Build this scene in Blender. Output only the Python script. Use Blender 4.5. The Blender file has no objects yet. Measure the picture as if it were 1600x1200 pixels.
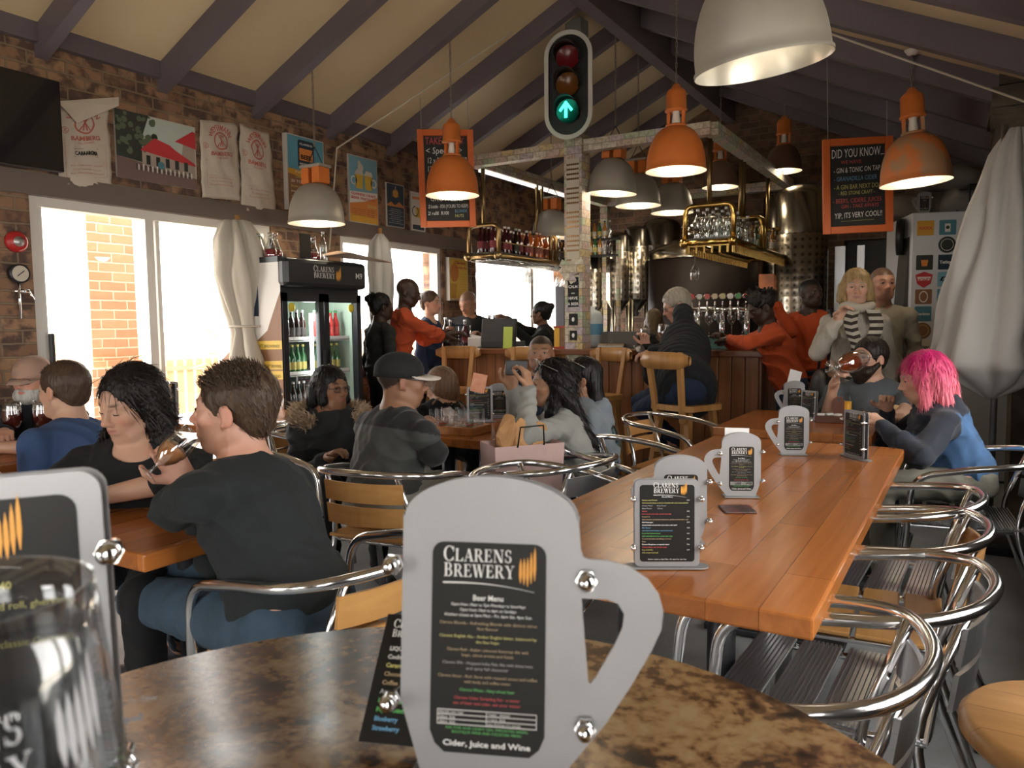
import bpy, bmesh, math, random
import numpy as np
from mathutils import Vector, Matrix, Euler, noise
PI = math.pi
rnd = random.Random(7)
SC = bpy.context.scene
COL = SC.collection

# ---------------------------------------------------------------- camera
CAM_POS = Vector((0.0, 0.0, 1.33))
F_PX = 1200.0
CAM_ROT = Matrix.Rotation(math.radians(31.0), 4, 'Z') @ Matrix.Rotation(math.radians(90 - 4.5), 4, 'X') @ Matrix.Rotation(math.radians(-0.6), 4, 'Z')
cd = bpy.data.cameras.new('camera')
cam = bpy.data.objects.new('camera', cd)
COL.objects.link(cam)
cam.matrix_world = Matrix.Translation(CAM_POS) @ CAM_ROT
cd.sensor_width = 36.0
cd.lens = 36.0 * F_PX / 1600.0
cd.clip_start = 0.02
cd.dof.use_dof = True
cd.dof.focus_distance = 3.2
cd.dof.aperture_fstop = 13.0
SC.camera = cam

# ---------------------------------------------------------------- exposure, world, daylight
SC.view_settings.view_transform = 'Standard'
SC.view_settings.look = 'None'
SC.view_settings.gamma = 1.0
SC.view_settings.use_curve_mapping = False
SC.view_settings.exposure = 1.08
SC.cycles.max_bounces = 8
SC.cycles.diffuse_bounces = 4
SC.cycles.glossy_bounces = 3
SC.cycles.transmission_bounces = 6
SC.cycles.transparent_max_bounces = 24
SC.cycles.caustics_reflective = False
SC.cycles.caustics_refractive = False
SC.cycles.sample_clamp_indirect = 4.0
wd = bpy.data.worlds.new('daylight'); SC.world = wd; wd.use_nodes = True
wn = wd.node_tree.nodes; wl = wd.node_tree.links
bg = wn['Background']; bg.inputs[0].default_value = (1.0, 0.975, 0.93, 1); bg.inputs[1].default_value = 5.2
sd = bpy.data.lights.new('sun', 'SUN'); sd.energy = 6.0; sd.angle = math.radians(0.6); sd.color = (1, .93, .82)
sun = bpy.data.objects.new('sun', sd); COL.objects.link(sun)
sun.rotation_euler = Vector((-0.25, -0.55, 0.8)).to_track_quat('Z', 'Y').to_euler()

# ---------------------------------------------------------------- pixel helpers (photo frame 1600x1200 -> world)
_R3 = CAM_ROT.to_3x3()
def ray(px, py):
    return _R3 @ Vector(((px - 800) / F_PX, -(py - 600) / F_PX, -1.0))
def onz(px, py, z):
    r = ray(px, py); return CAM_POS + r * ((z - CAM_POS.z) / r.z)
def onx(px, py, x):
    r = ray(px, py); return CAM_POS + r * ((x - CAM_POS.x) / r.x)
def ony(px, py, y):
    r = ray(px, py); return CAM_POS + r * ((y - CAM_POS.y) / r.y)
def at(px, py, d):
    return CAM_POS + ray(px, py) * d
def pix(p):
    q = _R3.transposed() @ (Vector(p) - CAM_POS)
    return (800 + F_PX * q.x / -q.z, 600 - F_PX * q.y / -q.z, -q.z)

# ---------------------------------------------------------------- materials
MATS = {}
def mat(name, col=(.8, .8, .8), rough=.5, metal=0.0, emit=0, ecol=None, spec=.5, bump=None, var=None, coat=0, sheen=0, trans=0):
    """bump=(scale,strength[,stretch]); var=(scale,colour2,contrast)"""
    if name in MATS: return MATS[name]
    m = bpy.data.materials.new(name); m.use_nodes = True
    nt = m.node_tree; b = nt.nodes['Principled BSDF']
    c = tuple(col) + (1,) if len(col) == 3 else col
    b.inputs['Base Color'].default_value = c
    b.inputs['Roughness'].default_value = rough
    b.inputs['Metallic'].default_value = metal
    b.inputs['Specular IOR Level'].default_value = spec
    b.inputs['Coat Weight'].default_value = coat
    b.inputs['Sheen Weight'].default_value = sheen
    b.inputs['Transmission Weight'].default_value = trans
    if emit:
        b.inputs['Emission Color'].default_value = tuple(ecol or col) + (1,)
        b.inputs['Emission Strength'].default_value = emit
    tc = None
    def coords(stretch=(1, 1, 1)):
        t = nt.nodes.new('ShaderNodeTexCoord'); mp = nt.nodes.new('ShaderNodeMapping')
        mp.inputs['Scale'].default_value = stretch
        nt.links.new(t.outputs['Object'], mp.inputs['Vector']); return mp.outputs['Vector']
    if var:
        n = nt.nodes.new('ShaderNodeTexNoise'); n.inputs['Scale'].default_value = var[0]; n.inputs['Detail'].default_value = 5
        nt.links.new(coords(var[3] if len(var) > 3 else (1, 1, 1)), n.inputs['Vector'])
        r = nt.nodes.new('ShaderNodeValToRGB'); w = var[2]
        r.color_ramp.elements[0].position = .5 - w; r.color_ramp.elements[1].position = .5 + w
        r.color_ramp.elements[0].color = c; r.color_ramp.elements[1].color = tuple(var[1]) + (1,)
        nt.links.new(n.outputs['Fac'], r.inputs['Fac']); nt.links.new(r.outputs['Color'], b.inputs['Base Color'])
    if bump:
        n = nt.nodes.new('ShaderNodeTexNoise'); n.inputs['Scale'].default_value = bump[0]; n.inputs['Detail'].default_value = 4
        nt.links.new(coords(bump[2] if len(bump) > 2 else (1, 1, 1)), n.inputs['Vector'])
        bp = nt.nodes.new('ShaderNodeBump'); bp.inputs['Strength'].default_value = bump[1]; bp.inputs['Distance'].default_value = .01
        nt.links.new(n.outputs['Fac'], bp.inputs['Height']); nt.links.new(bp.outputs['Normal'], b.inputs['Normal'])
    MATS[name] = m
    return m

def attr_mat(name, rough=.5, spec=.4, bump=None, sheen=0, sss=0):
    if name in MATS: return MATS[name]
    m = mat(name, (1, 1, 1), rough, spec=spec, bump=bump, sheen=sheen)
    nt = m.node_tree; a = nt.nodes.new('ShaderNodeAttribute'); a.attribute_name = 'Col'
    b = nt.nodes['Principled BSDF']
    nt.links.new(a.outputs['Color'], b.inputs['Base Color'])
    if sss:
        b.inputs['Subsurface Weight'].default_value = sss; b.inputs['Subsurface Radius'].default_value = (.01, .004, .002)
    return m

def thin_glass(name, tint=(1, 1, 1), refl=.08, rough=.02, edge=True):
    if name in MATS: return MATS[name]
    m = bpy.data.materials.new(name); m.use_nodes = True; nt = m.node_tree; nt.nodes.clear()
    o = nt.nodes.new('ShaderNodeOutputMaterial'); mx = nt.nodes.new('ShaderNodeMixShader')
    t = nt.nodes.new('ShaderNodeBsdfTransparent'); g = nt.nodes.new('ShaderNodeBsdfGlossy')
    t.inputs[0].default_value = tuple(tint) + (1,); g.inputs['Roughness'].default_value = rough
    if edge:
        lw = nt.nodes.new('ShaderNodeLayerWeight'); lw.inputs[0].default_value = .35
        mt = nt.nodes.new('ShaderNodeMath'); mt.operation = 'MULTIPLY_ADD'; mt.inputs[1].default_value = .5; mt.inputs[2].default_value = refl
        nt.links.new(lw.outputs['Facing'], mt.inputs[0]); nt.links.new(mt.outputs[0], mx.inputs[0])
    else:
        mx.inputs[0].default_value = refl
    nt.links.new(t.outputs[0], mx.inputs[1]); nt.links.new(g.outputs[0], mx.inputs[2]); nt.links.new(mx.outputs[0], o.inputs[0])
    MATS[name] = m
    return m

def brick_mat(name, axis, c1, c2, mort, dark, bw=.23, bh=.078, scale=1.0, dk=.5):
    """axis 'x': wall plane x=const (runs along y); 'y': plane y=const"""
    if name in MATS: return MATS[name]
    m = bpy.data.materials.new(name); m.use_nodes = True; nt = m.node_tree; N = nt.nodes.new; L = nt.links.new
    b = nt.nodes['Principled BSDF']; b.inputs['Roughness'].default_value = .85
    tc = N('ShaderNodeTexCoord'); sp = N('ShaderNodeSeparateXYZ'); cb = N('ShaderNodeCombineXYZ')
    L(tc.outputs['Object'], sp.inputs[0]); L(sp.outputs['Y' if axis == 'x' else 'X'], cb.inputs[0]); L(sp.outputs['Z'], cb.inputs[1])
    nz = N('ShaderNodeTexNoise'); nz.inputs['Scale'].default_value = 9; L(cb.outputs[0], nz.inputs['Vector'])
    ms = N('ShaderNodeVectorMath'); ms.operation = 'SCALE'; ms.inputs[3].default_value = .012; L(nz.outputs['Color'], ms.inputs[0])
    ad = N('ShaderNodeVectorMath'); L(cb.outputs[0], ad.inputs[0]); L(ms.outputs[0], ad.inputs[1])
    br = N('ShaderNodeTexBrick'); br.inputs['Scale'].default_value = 1.0 / scale
    br.inputs['Brick Width'].default_value = bw; br.inputs['Row Height'].default_value = bh; br.inputs['Mortar Size'].default_value = .008
    br.inputs['Mortar Smooth'].default_value = .35; br.inputs['Bias'].default_value = 0
    br.inputs['Color1'].default_value = tuple(c1) + (1,); br.inputs['Color2'].default_value = tuple(c2) + (1,); br.inputs['Mortar'].default_value = tuple(mort) + (1,)
    L(ad.outputs[0], br.inputs['Vector'])
    n2 = N('ShaderNodeTexNoise'); n2.inputs['Scale'].default_value = 8.5; n2.inputs['Detail'].default_value = 6; L(cb.outputs[0], n2.inputs['Vector'])
    rp = N('ShaderNodeValToRGB'); rp.color_ramp.elements[0].position = .46; rp.color_ramp.elements[1].position = .58; L(n2.outputs['Fac'], rp.inputs[0])
    f = N('ShaderNodeMath'); f.operation = 'MULTIPLY'; f.inputs[1].default_value = dk; L(rp.outputs[0], f.inputs[0])
    f2 = N('ShaderNodeMath'); f2.operation = 'MULTIPLY'; L(f.outputs[0], f2.inputs[0])
    inv = N('ShaderNodeMath'); inv.operation = 'SUBTRACT'; inv.inputs[0].default_value = 1.25; L(br.outputs['Fac'], inv.inputs[1]); L(inv.outputs[0], f2.inputs[1])
    mx = N('ShaderNodeMix'); mx.data_type = 'RGBA'; L(f2.outputs[0], mx.inputs[0]); L(br.outputs['Color'], mx.inputs[6]); mx.inputs[7].default_value = tuple(dark) + (1,)
    L(mx.outputs[2], b.inputs['Base Color'])
    h = N('ShaderNodeMath'); h.operation = 'MULTIPLY_ADD'; h.inputs[1].default_value = -1; L(br.outputs['Fac'], h.inputs[0]); L(nz.outputs['Fac'], h.inputs[2])
    bp = N('ShaderNodeBump'); bp.inputs['Strength'].default_value = .8; bp.inputs['Distance'].default_value = .012
    L(h.outputs[0], bp.inputs['Height']); L(bp.outputs[0], b.inputs['Normal'])
    MATS[name] = m
    return m

def wood_mat(name, c1, c2, axis='y', rough=.3, plank=0, scale=1.0, coat=.0, seam=(.05, .02, .01)):
    """grain along axis; plank: width of boards across the other horizontal axis (colour shifts board to board)"""
    if name in MATS: return MATS[name]
    m = bpy.data.materials.new(name); m.use_nodes = True; nt = m.node_tree; N = nt.nodes.new; L = nt.links.new
    b = nt.nodes['Principled BSDF']; b.inputs['Roughness'].default_value = rough; b.inputs['Coat Weight'].default_value = coat; b.inputs['Coat Roughness'].default_value = .12
    tc = N('ShaderNodeTexCoord'); mp = N('ShaderNodeMapping'); L(tc.outputs['Object'], mp.inputs[0])
    s = {'x': (1.2, 22, 22), 'y': (22, 1.2, 22), 'z': (22, 22, 1.2)}[axis]
    mp.inputs['Scale'].default_value = tuple(v * scale for v in s)
    n = N('ShaderNodeTexNoise'); n.inputs['Scale'].default_value = 1; n.inputs['Detail'].default_value = 7; n.inputs['Roughness'].default_value = .6
    n.inputs['Distortion'].default_value = .6
    L(mp.outputs[0], n.inputs['Vector'])
    rp = N('ShaderNodeValToRGB'); rp.color_ramp.elements[0].position = .32; rp.color_ramp.elements[1].position = .68
    rp.color_ramp.elements[0].color = tuple(c1) + (1,); rp.color_ramp.elements[1].color = tuple(c2) + (1,)
    L(n.outputs['Fac'], rp.inputs[0]); out = rp.outputs[0]
    if plank:
        sp = N('ShaderNodeSeparateXYZ'); L(tc.outputs['Object'], sp.inputs[0]); cb = N('ShaderNodeCombineXYZ')
        a, c = {'x': ('X', 'Y'), 'y': ('Y', 'X'), 'z': ('Z', 'Y')}[axis]
        L(sp.outputs[a], cb.inputs[0]); L(sp.outputs[c], cb.inputs[1])
        br = N('ShaderNodeTexBrick'); br.inputs['Scale'].default_value = 1; br.inputs['Brick Width'].default_value = .9; br.inputs['Row Height'].default_value = plank
        br.inputs['Mortar Size'].default_value = .0012; br.inputs['Color1'].default_value = (1, 1, 1, 1); br.inputs['Color2'].default_value = (.55, .5, .45, 1)
        br.inputs['Mortar'].default_value = (.35, .25, .2, 1); L(cb.outputs[0], br.inputs['Vector'])
        mx = N('ShaderNodeMix'); mx.data_type = 'RGBA'; mx.blend_type = 'MULTIPLY'; mx.inputs[0].default_value = .8
        L(out, mx.inputs[6]); L(br.outputs['Color'], mx.inputs[7]); out = mx.outputs[2]
    L(out, b.inputs['Base Color'])
    r2 = N('ShaderNodeMapRange'); r2.inputs['To Min'].default_value = rough * .7; r2.inputs['To Max'].default_value = rough * 1.4
    L(n.outputs['Fac'], r2.inputs[0]); L(r2.outputs[0], b.inputs['Roughness'])
    bp = N('ShaderNodeBump'); bp.inputs['Strength'].default_value = .12; bp.inputs['Distance'].default_value = .004
    L(n.outputs['Fac'], bp.inputs['Height']); L(bp.outputs[0], b.inputs['Normal'])
    MATS[name] = m
    return m

# ---------------------------------------------------------------- object helpers
def tag(o, label=None, cat=None, group=None, kind=None):
    if label: o['label'] = label
    if cat: o['category'] = cat
    if group: o['group'] = group
    if kind: o['kind'] = kind
    return o
def empty(name, loc=(0, 0, 0), rz=0, label=None, cat=None, group=None):
    o = bpy.data.objects.new(name, None); COL.objects.link(o)
    o.location = loc; o.rotation_euler = (0, 0, rz); o.empty_display_size = .1
    return tag(o, label, cat, group)
def link(name, me, mats=None, parent=None, loc=None, rot=None):
    o = bpy.data.objects.new(name, me); COL.objects.link(o)
    if mats is not None:
        for m in (mats if isinstance(mats, (list, tuple)) else [mats]): me.materials.append(m)
    if parent: o.parent = parent
    if loc is not None: o.location = loc
    if rot is not None: o.rotation_euler = rot
    return o
def kids(o): return KIDS.get(o.name, [])
def copy_tree(o, parent=None, children=None):
    ch = list(o.children)
    c = o.copy(); COL.objects.link(c)
    if parent: c.parent = parent
    for k in ch: copy_tree(k, c)
    return c

class MB:
    """collects shapes into one mesh"""
    def __init__(s): s.v = []; s.f = []; s.m = []; s.sm = []
    def add(s, vs, fs, mi=0, smooth=False):
        b = len(s.v); s.v += [tuple(v) for v in vs]
        for f in fs:
            s.f.append([b + i for i in f]); s.m.append(mi); s.sm.append(smooth)
        return s
    def box(s, c, d, rot=None, mi=0, bev=0):
        x, y, z = d[0] / 2, d[1] / 2, d[2] / 2
        if bev > 0:
            bm = bmesh.new(); bmesh.ops.create_cube(bm, size=1)
            for v in bm.verts: v.co = Vector((v.co.x * d[0], v.co.y * d[1], v.co.z * d[2]))
            bmesh.ops.bevel(bm, geom=list(bm.edges), offset=bev, segments=2, profile=.5, affect='EDGES')
            bm.verts.ensure_lookup_table(); vs = [v.co.copy() for v in bm.verts]; fs = [[v.index for v in f.verts] for f in bm.faces]; bm.free()
        else:
            vs = [Vector((i, j, k)) for i in (-x, x) for j in (-y, y) for k in (-z, z)]
            fs = [(0, 1, 3, 2), (4, 6, 7, 5), (0, 4, 5, 1), (2, 3, 7, 6), (0, 2, 6, 4), (1, 5, 7, 3)]
        R = Euler(rot).to_matrix() if rot is not None and not isinstance(rot, Matrix) else (rot if rot is not None else None)
        c = Vector(c)
        return s.add([(R @ v if R else v) + c for v in vs], fs, mi)
    def span(s, a, b, mi=0, bev=0):
        a = Vector(a); b = Vector(b)
        return s.box((a + b) / 2, [abs(b[i] - a[i]) for i in range(3)], None, mi, bev)
    def beam(s, a, b, w, h, mi=0, up=(0, 0, 1)):
        a = Vector(a); b = Vector(b); d = (b - a); L = d.length; d.normalize()
        r = d.cross(Vector(up)); r.normalize(); u = r.cross(d)
        R = Matrix((r, d, u)).transposed()
        return s.box((a + b) / 2, (w, L, h), R, mi)
    def tube(s, pts, r, n=10, mi=0, closed=False, caps=True, smooth=True):
        P = [Vector(p) for p in pts]; k = len(P); rr = r if isinstance(r, (list, tuple)) else [r] * k
        T = []
        for i in range(k):
            a = P[i - 1] if (i > 0 or closed) else P[i]; b = P[(i + 1) % k] if (i < k - 1 or closed) else P[i]
            t = (b - a); T.append(t.normalized() if t.length > 1e-9 else Vector((0, 0, 1)))
        ref = Vector((0, 0, 1)) if abs(T[0].z) < .9 else Vector((1, 0, 0))
        nrm = (ref - T[0] * ref.dot(T[0])).normalized(); vs = []
        for i in range(k):
            nrm = nrm - T[i] * nrm.dot(T[i])
            if nrm.length < 1e-6: nrm = T[i].orthogonal()
            nrm.normalize(); bi = T[i].cross(nrm)
            for j in range(n):
                a = 2 * PI * j / n; vs.append(P[i] + (nrm * math.cos(a) + bi * math.sin(a)) * rr[i])
        fs = []
        for i in range(k if closed else k - 1):
            i2 = (i + 1) % k
            for j in range(n): fs.append((i * n + j, i * n + (j + 1) % n, i2 * n + (j + 1) % n, i2 * n + j))
        if caps and not closed:
            fs.append(list(range(n))[::-1]); fs.append(list(range((k - 1) * n, k * n)))
        return s.add(vs, fs, mi, smooth)
    def lathe(s, prof, c=(0, 0, 0), n=32, mi=0, R=None, smooth=True, sx=1, sy=1):
        vs = []; fs = []; c = Vector(c); k = len(prof)
        for (r, z) in prof:
            for j in range(n):
                a = 2 * PI * j / n; v = Vector((r * math.cos(a) * sx, r * math.sin(a) * sy, z)); vs.append((R @ v if R else v) + c)
        for i in range(k - 1):
            for j in range(n): fs.append((i * n + j, i * n + (j + 1) % n, (i + 1) * n + (j + 1) % n, (i + 1) * n + j))
        if prof[0][0] > 1e-6: pass
        return s.add(vs, fs, mi, smooth)
    def prism(s, pts, h, o=(0, 0, 0), R=None, mi=0, smooth=False):
        """2D outline in xy extruded 0..h along z, then R and o"""
        n = len(pts); o = Vector(o)
        vs = [Vector((x, y, 0)) for x, y in pts] + [Vector((x, y, h)) for x, y in pts]
        fs = [list(range(n))[::-1], list(range(n, 2 * n))] + [(i, (i + 1) % n, n + (i + 1) % n, n + i) for i in range(n)]
        return s.add([(R @ v if R else v) + o for v in vs], fs, mi, smooth)
    def sphere(s, c, r, n=12, mi=0, sc=(1, 1, 1)):
        vs = []; fs = []; m = max(4, n // 2); c = Vector(c)
        for i in range(m + 1):
            t = PI * i / m
            for j in range(n):
                a = 2 * PI * j / n; vs.append(c + Vector((r * sc[0] * math.sin(t) * math.cos(a), r * sc[1] * math.sin(t) * math.sin(a), r * sc[2] * math.cos(t))))
        for i in range(m):
            for j in range(n): fs.append((i * n + j, (i + 1) * n + j, (i + 1) * n + (j + 1) % n, i * n + (j + 1) % n))
        return s.add(vs, fs, mi, True)
    def mesh(s, name='mesh'):
        me = bpy.data.meshes.new(name); me.from_pydata(s.v, [], s.f)
        if s.f:
            me.polygons.foreach_set('material_index', s.m); me.polygons.foreach_set('use_smooth', s.sm)
        me.update(); return me
    def build(s, name, mats, parent=None, loc=None, rot=None, smooth_angle=None):
        return link(name, s.mesh(name), mats, parent, loc, rot)

def arc(c, r, a0, a1, n=8):
    return [(c[0] + r * math.cos(a0 + (a1 - a0) * i / n), c[1] + r * math.sin(a0 + (a1 - a0) * i / n)) for i in range(n + 1)]
def rrect(w, h, r, n=5, c=(0, 0)):
    x, y = w / 2 - r, h / 2 - r; p = []
    for cx, cy, a in ((x, y, 0), (-x, y, PI / 2), (-x, -y, PI), (x, -y, 1.5 * PI)):
        p += arc((c[0] + cx, c[1] + cy), r, a, a + PI / 2, n)
    return p
def spline(pts, n=6):
    """Catmull-Rom through points"""
    P = [Vector(p) for p in pts]; P = [P[0] * 2 - P[1]] + P + [P[-1] * 2 - P[-2]]; out = []
    for i in range(1, len(P) - 2):
        for k in range(n):
            t = k / n; a, b, c, d = P[i - 1:i + 3]
            out.append(.5 * ((2 * b) + (c - a) * t + (2 * a - 5 * b + 4 * c - d) * t * t + (3 * b - a - 3 * c + d) * t ** 3))
    out.append(P[-2]); return out
def poly_hole_mesh(outer, holes, h):
    """flat plate with holes via curve fill -> mesh in XY, thickness h (0..h)"""
    cu = bpy.data.curves.new('plate', 'CURVE'); cu.dimensions = '2D'; cu.fill_mode = 'BOTH'; cu.extrude = h / 2
    for pl in [outer] + holes:
        sp = cu.splines.new('POLY'); sp.points.add(len(pl) - 1); sp.use_cyclic_u = True
        for i, (x, y) in enumerate(pl): sp.points[i].co = (x, y, 0, 1)
    o = bpy.data.objects.new('plate', cu); me = bpy.data.meshes.new_from_object(o)
    bpy.data.objects.remove(o); bpy.data.curves.remove(cu)
    for v in me.vertices: v.co.z += h / 2
    me.materials.clear()
    return me
def merge_mesh(mb, me, M=None, mi=0, smooth=False):
    vs = [(M @ v.co if M else v.co.copy()) for v in me.vertices]
    mb.add(vs, [list(p.vertices) for p in me.polygons], mi, smooth)
_TC = {}
def text_geo(t, size=1.0, align='LEFT', res=2, bold=0, shear=0):
    k = (t, align, res, bold, shear)
    if k not in _TC:
        cu = bpy.data.curves.new('t', 'FONT'); cu.body = t; cu.size = 1; cu.align_x = align; cu.resolution_u = res; cu.offset = bold; cu.shear = shear
        o = bpy.data.objects.new('t', cu); me = bpy.data.meshes.new_from_object(o)
        vs = [v.co.copy() for v in me.vertices]; fs = [list(p.vertices) for p in me.polygons]
        bpy.data.objects.remove(o); bpy.data.curves.remove(cu); bpy.data.meshes.remove(me)
        _TC[k] = (vs, fs)
    return _TC[k]
def put_text(mb, t, x, y, size, mi=0, align='LEFT', M=None, width=None, bold=0, shear=0, res=2, rot=0):
    """M maps local (x,y,0)->world; width squeezes the line to a width"""
    vs, fs = text_geo(t, 1, align, res, bold, shear)
    if not vs: return mb
    sx = size
    if width:
        w = max(v.x for v in vs) - min(v.x for v in vs); sx = width / max(w, 1e-6)
    c, s_ = math.cos(rot), math.sin(rot); out = []
    for v in vs:
        a, b = v.x * sx, v.y * size
        p = Vector((x + a * c - b * s_, y + a * s_ + b * c, 0)); out.append(M @ p if M else p)
    return mb.add(out, fs, mi)
def frame_m(o, xa, ya):
    """matrix from origin, x-axis, y-axis"""
    xa = Vector(xa).normalized(); ya = Vector(ya); ya = (ya - xa * ya.dot(xa)).normalized(); za = xa.cross(ya)
    M = Matrix((xa, ya, za)).transposed().to_4x4(); M.translation = Vector(o); return M
# ================================================================= the room
# x runs from the window wall (-4.8) to the right wall (+0.5), y runs away from the camera to the gable
XL, XR, YB, YF = -4.816, 0.52, 9.7, -3.2
XRIDGE, ZRIDGE, ZPL = -2.65, 4.11, 3.10
SL = (ZRIDGE - ZPL) / (XRIDGE - XL)
def roof_z(x): return ZRIDGE - SL * abs(x - XRIDGE)
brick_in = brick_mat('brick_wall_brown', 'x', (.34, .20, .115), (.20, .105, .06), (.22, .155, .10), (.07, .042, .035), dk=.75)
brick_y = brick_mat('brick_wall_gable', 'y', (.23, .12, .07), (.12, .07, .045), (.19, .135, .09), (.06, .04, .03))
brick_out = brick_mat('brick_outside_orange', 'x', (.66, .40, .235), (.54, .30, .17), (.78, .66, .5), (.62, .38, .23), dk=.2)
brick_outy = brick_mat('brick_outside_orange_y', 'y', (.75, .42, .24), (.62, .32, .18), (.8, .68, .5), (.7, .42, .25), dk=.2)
floor_m = mat('floor_concrete', (.42, .44, .46), .5, var=(2.2, (.27, .285, .30), .25), bump=(60, .25))
ceil_m = mat('ceiling_cream', (.66, .54, .35), .6, var=(1.1, (.58, .46, .28), .3))
beam_m = mat('beam_aubergine', (.13, .105, .125), .55, var=(3, (.10, .08, .095), .3, (1, 1, 1)))
wood_trim = mat('trim_brown', (.13, .10, .085), .5)
alu_frame = mat('window_frame_white', (.62, .60, .56), .35, spec=.5)
stone_m = mat('stone_rough', (.16, .13, .10), .9, var=(5, (.07, .055, .045), .15), bump=(14, 1.0))
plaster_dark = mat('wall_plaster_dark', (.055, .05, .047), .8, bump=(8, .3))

def struct(name, mb, m, parent=None):
    o = mb.build(name, m, parent)
    if not parent: o['kind'] = 'structure'
    return o
m = MB(); m.span((XL - 1.2, YF, -.1), (2.2, YB + 3.0, 0)); struct('floor', m, floor_m)

# left wall with openings (y0,y1,z0,z1)
def wy(px, py=400): return onx(px, py, XL).y
D1 = (wy(50), wy(425), 0.0, 2.12)
W2 = (wy(532), wy(690), 0.95, 2.12)
W3 = (wy(742), wy(905), 0.95, 2.10)
T = .25
def wall_x(mb, x0, x1, y0, y1, z0, z1, holes):
    ys = sorted({y0, y1} | {h[0] for h in holes} | {h[1] for h in holes})
    for a, b in zip(ys[:-1], ys[1:]):
        hs = [h for h in holes if h[0] <= a + 1e-6 and h[1] >= b - 1e-6]
        if not hs: mb.span((x0, a, z0), (x1, b, z1))
        else:
            h = hs[0]
            if h[2] > z0: mb.span((x0, a, z0), (x1, b, h[2]))
            if h[3] < z1: mb.span((x0, a, h[3]), (x1, b, z1))
mb = MB(); wall_x(mb, XL - T, XL, YF, YB, 0, ZPL, [D1, W2, W3]); struct('wall_left', mb, brick_in)
# gable wall with a dark doorway at its right, end of the bar
mb = MB(); DG = (-1.32, -0.12)
zt = roof_z
def gable(mb, xs, z0=0):
    for a, b in zip(xs[:-1], xs[1:]):
        zz = 2.25 if (a >= DG[0] - 1e-6 and b <= DG[1] + 1e-6) else z0
        mb.add([(a, YB, zz), (b, YB, zz), (b, YB, zt(b)), (a, YB, zt(a)), (a, YB + .25, zz), (b, YB + .25, zz), (b, YB + .25, zt(b)), (a, YB + .25, zt(a))],
               [(0, 1, 2, 3), (5, 4, 7, 6), (0, 4, 5, 1), (3, 2, 6, 7), (0, 3, 7, 4), (1, 5, 6, 2)])
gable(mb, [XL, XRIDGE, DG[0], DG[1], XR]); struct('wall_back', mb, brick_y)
mb = MB(); mb.span((-2.3, YB + 1.9, 0), (XR + .6, YB + 2.1, 2.6)); mb.span((-2.3, YB + .25, 2.5), (XR + .6, YB + 2.1, 2.6)); mb.span((-2.3, YB + .25, 0), (-2.2, YB + 2, 2.6)); mb.span((XR + .5, YB + .25, 0), (XR + .6, YB + 2, 2.6))
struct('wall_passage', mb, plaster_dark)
ZR = roof_z(XR)
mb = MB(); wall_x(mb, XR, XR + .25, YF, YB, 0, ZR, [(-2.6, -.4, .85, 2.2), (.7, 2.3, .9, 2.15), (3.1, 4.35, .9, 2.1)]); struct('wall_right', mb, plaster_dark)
mb = MB()   # wall behind the camera with wide glazed openings
for a, b, z0, z1 in ((XL, -4.3, 0, 9), (-2.9, -1.9, 0, 9), (-1.0, XR, 0, 9), (-4.3, -2.9, 2.2, 9), (-1.9, -1.0, 2.2, 9), (-1.9, -1.0, 0, .9)):
    za, zb = min(z1, zt(a)), min(z1, zt(b))
    if a < XRIDGE < b: pass
    mb.add([(a, YF - .2, z0), (b, YF - .2, z0), (b, YF - .2, zb), (a, YF - .2, za), (a, YF, z0), (b, YF, z0), (b, YF, zb), (a, YF, za)],
           [(0, 1, 2, 3), (5, 4, 7, 6), (0, 4, 5, 1), (3, 2, 6, 7), (0, 3, 7, 4), (1, 5, 6, 2)])
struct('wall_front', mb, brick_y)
# ceiling: two sloping boards
mb = MB()
for xa, xb in ((XL - .5, XRIDGE), (XRIDGE, XR + .5)):
    za, zb = zt(xa), zt(xb)
    mb.add([(xa, YF - .3, za), (xb, YF - .3, zb), (xb, YB + .3, zb), (xa, YB + .3, za), (xa, YF - .3, za + .12), (xb, YF - .3, zb + .12), (xb, YB + .3, zb + .12), (xa, YB + .3, za + .12)],
           [(3, 2, 1, 0), (4, 5, 6, 7), (0, 1, 5, 4), (1, 2, 6, 5), (2, 3, 7, 6), (3, 0, 4, 7)])
struct('ceiling', mb, ceil_m)
# rafters at the photo's feet positions
feet = [onx(65, 97, XL).y, onx(257, 147, XL).y, onx(401, 182, XL).y, onx(517, 217, XL).y, onx(609, 246, XL).y]
step = (feet[4] - feet[0]) / 4
ys = [feet[0] + step * k for k in range(-6, 12)]
RAF_D = .17; n_t = 0
for y in ys:
    if y < YF or y > YB - .1: continue
    mb = MB(); w = .075
    for xa, xb in ((XL, XRIDGE), (XRIDGE, XR)):
        za, zb = zt(xa), zt(xb)
        mb.add([(xa, y - w / 2, za - RAF_D), (xb, y - w / 2, zb - RAF_D), (xb, y - w / 2, zb), (xa, y - w / 2, za), (xa, y + w / 2, za - RAF_D), (xb, y + w / 2, zb - RAF_D), (xb, y + w / 2, zb), (xa, y + w / 2, za)],
               [(0, 1, 2, 3), (5, 4, 7, 6), (0, 4, 5, 1), (3, 2, 6, 7), (0, 3, 7, 4), (1, 5, 6, 2)])
    n_t += 1; struct('ceiling_beam_%d' % n_t, mb, beam_m)
mb = MB(); mb.span((XRIDGE - .06, YF, ZRIDGE - .34), (XRIDGE + .06, YB, ZRIDGE - .02)); struct('ceiling_ridge_beam', mb, beam_m)
mb = MB(); mb.span((XL, YF, ZPL - .09), (XL + .05, YB, ZPL + .03)); struct('trim_1', mb, beam_m)
mb = MB(); mb.span((XL, YF, 2.12), (XL + .03, YB, 2.25)); struct('trim_2', mb, wood_trim)
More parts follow.
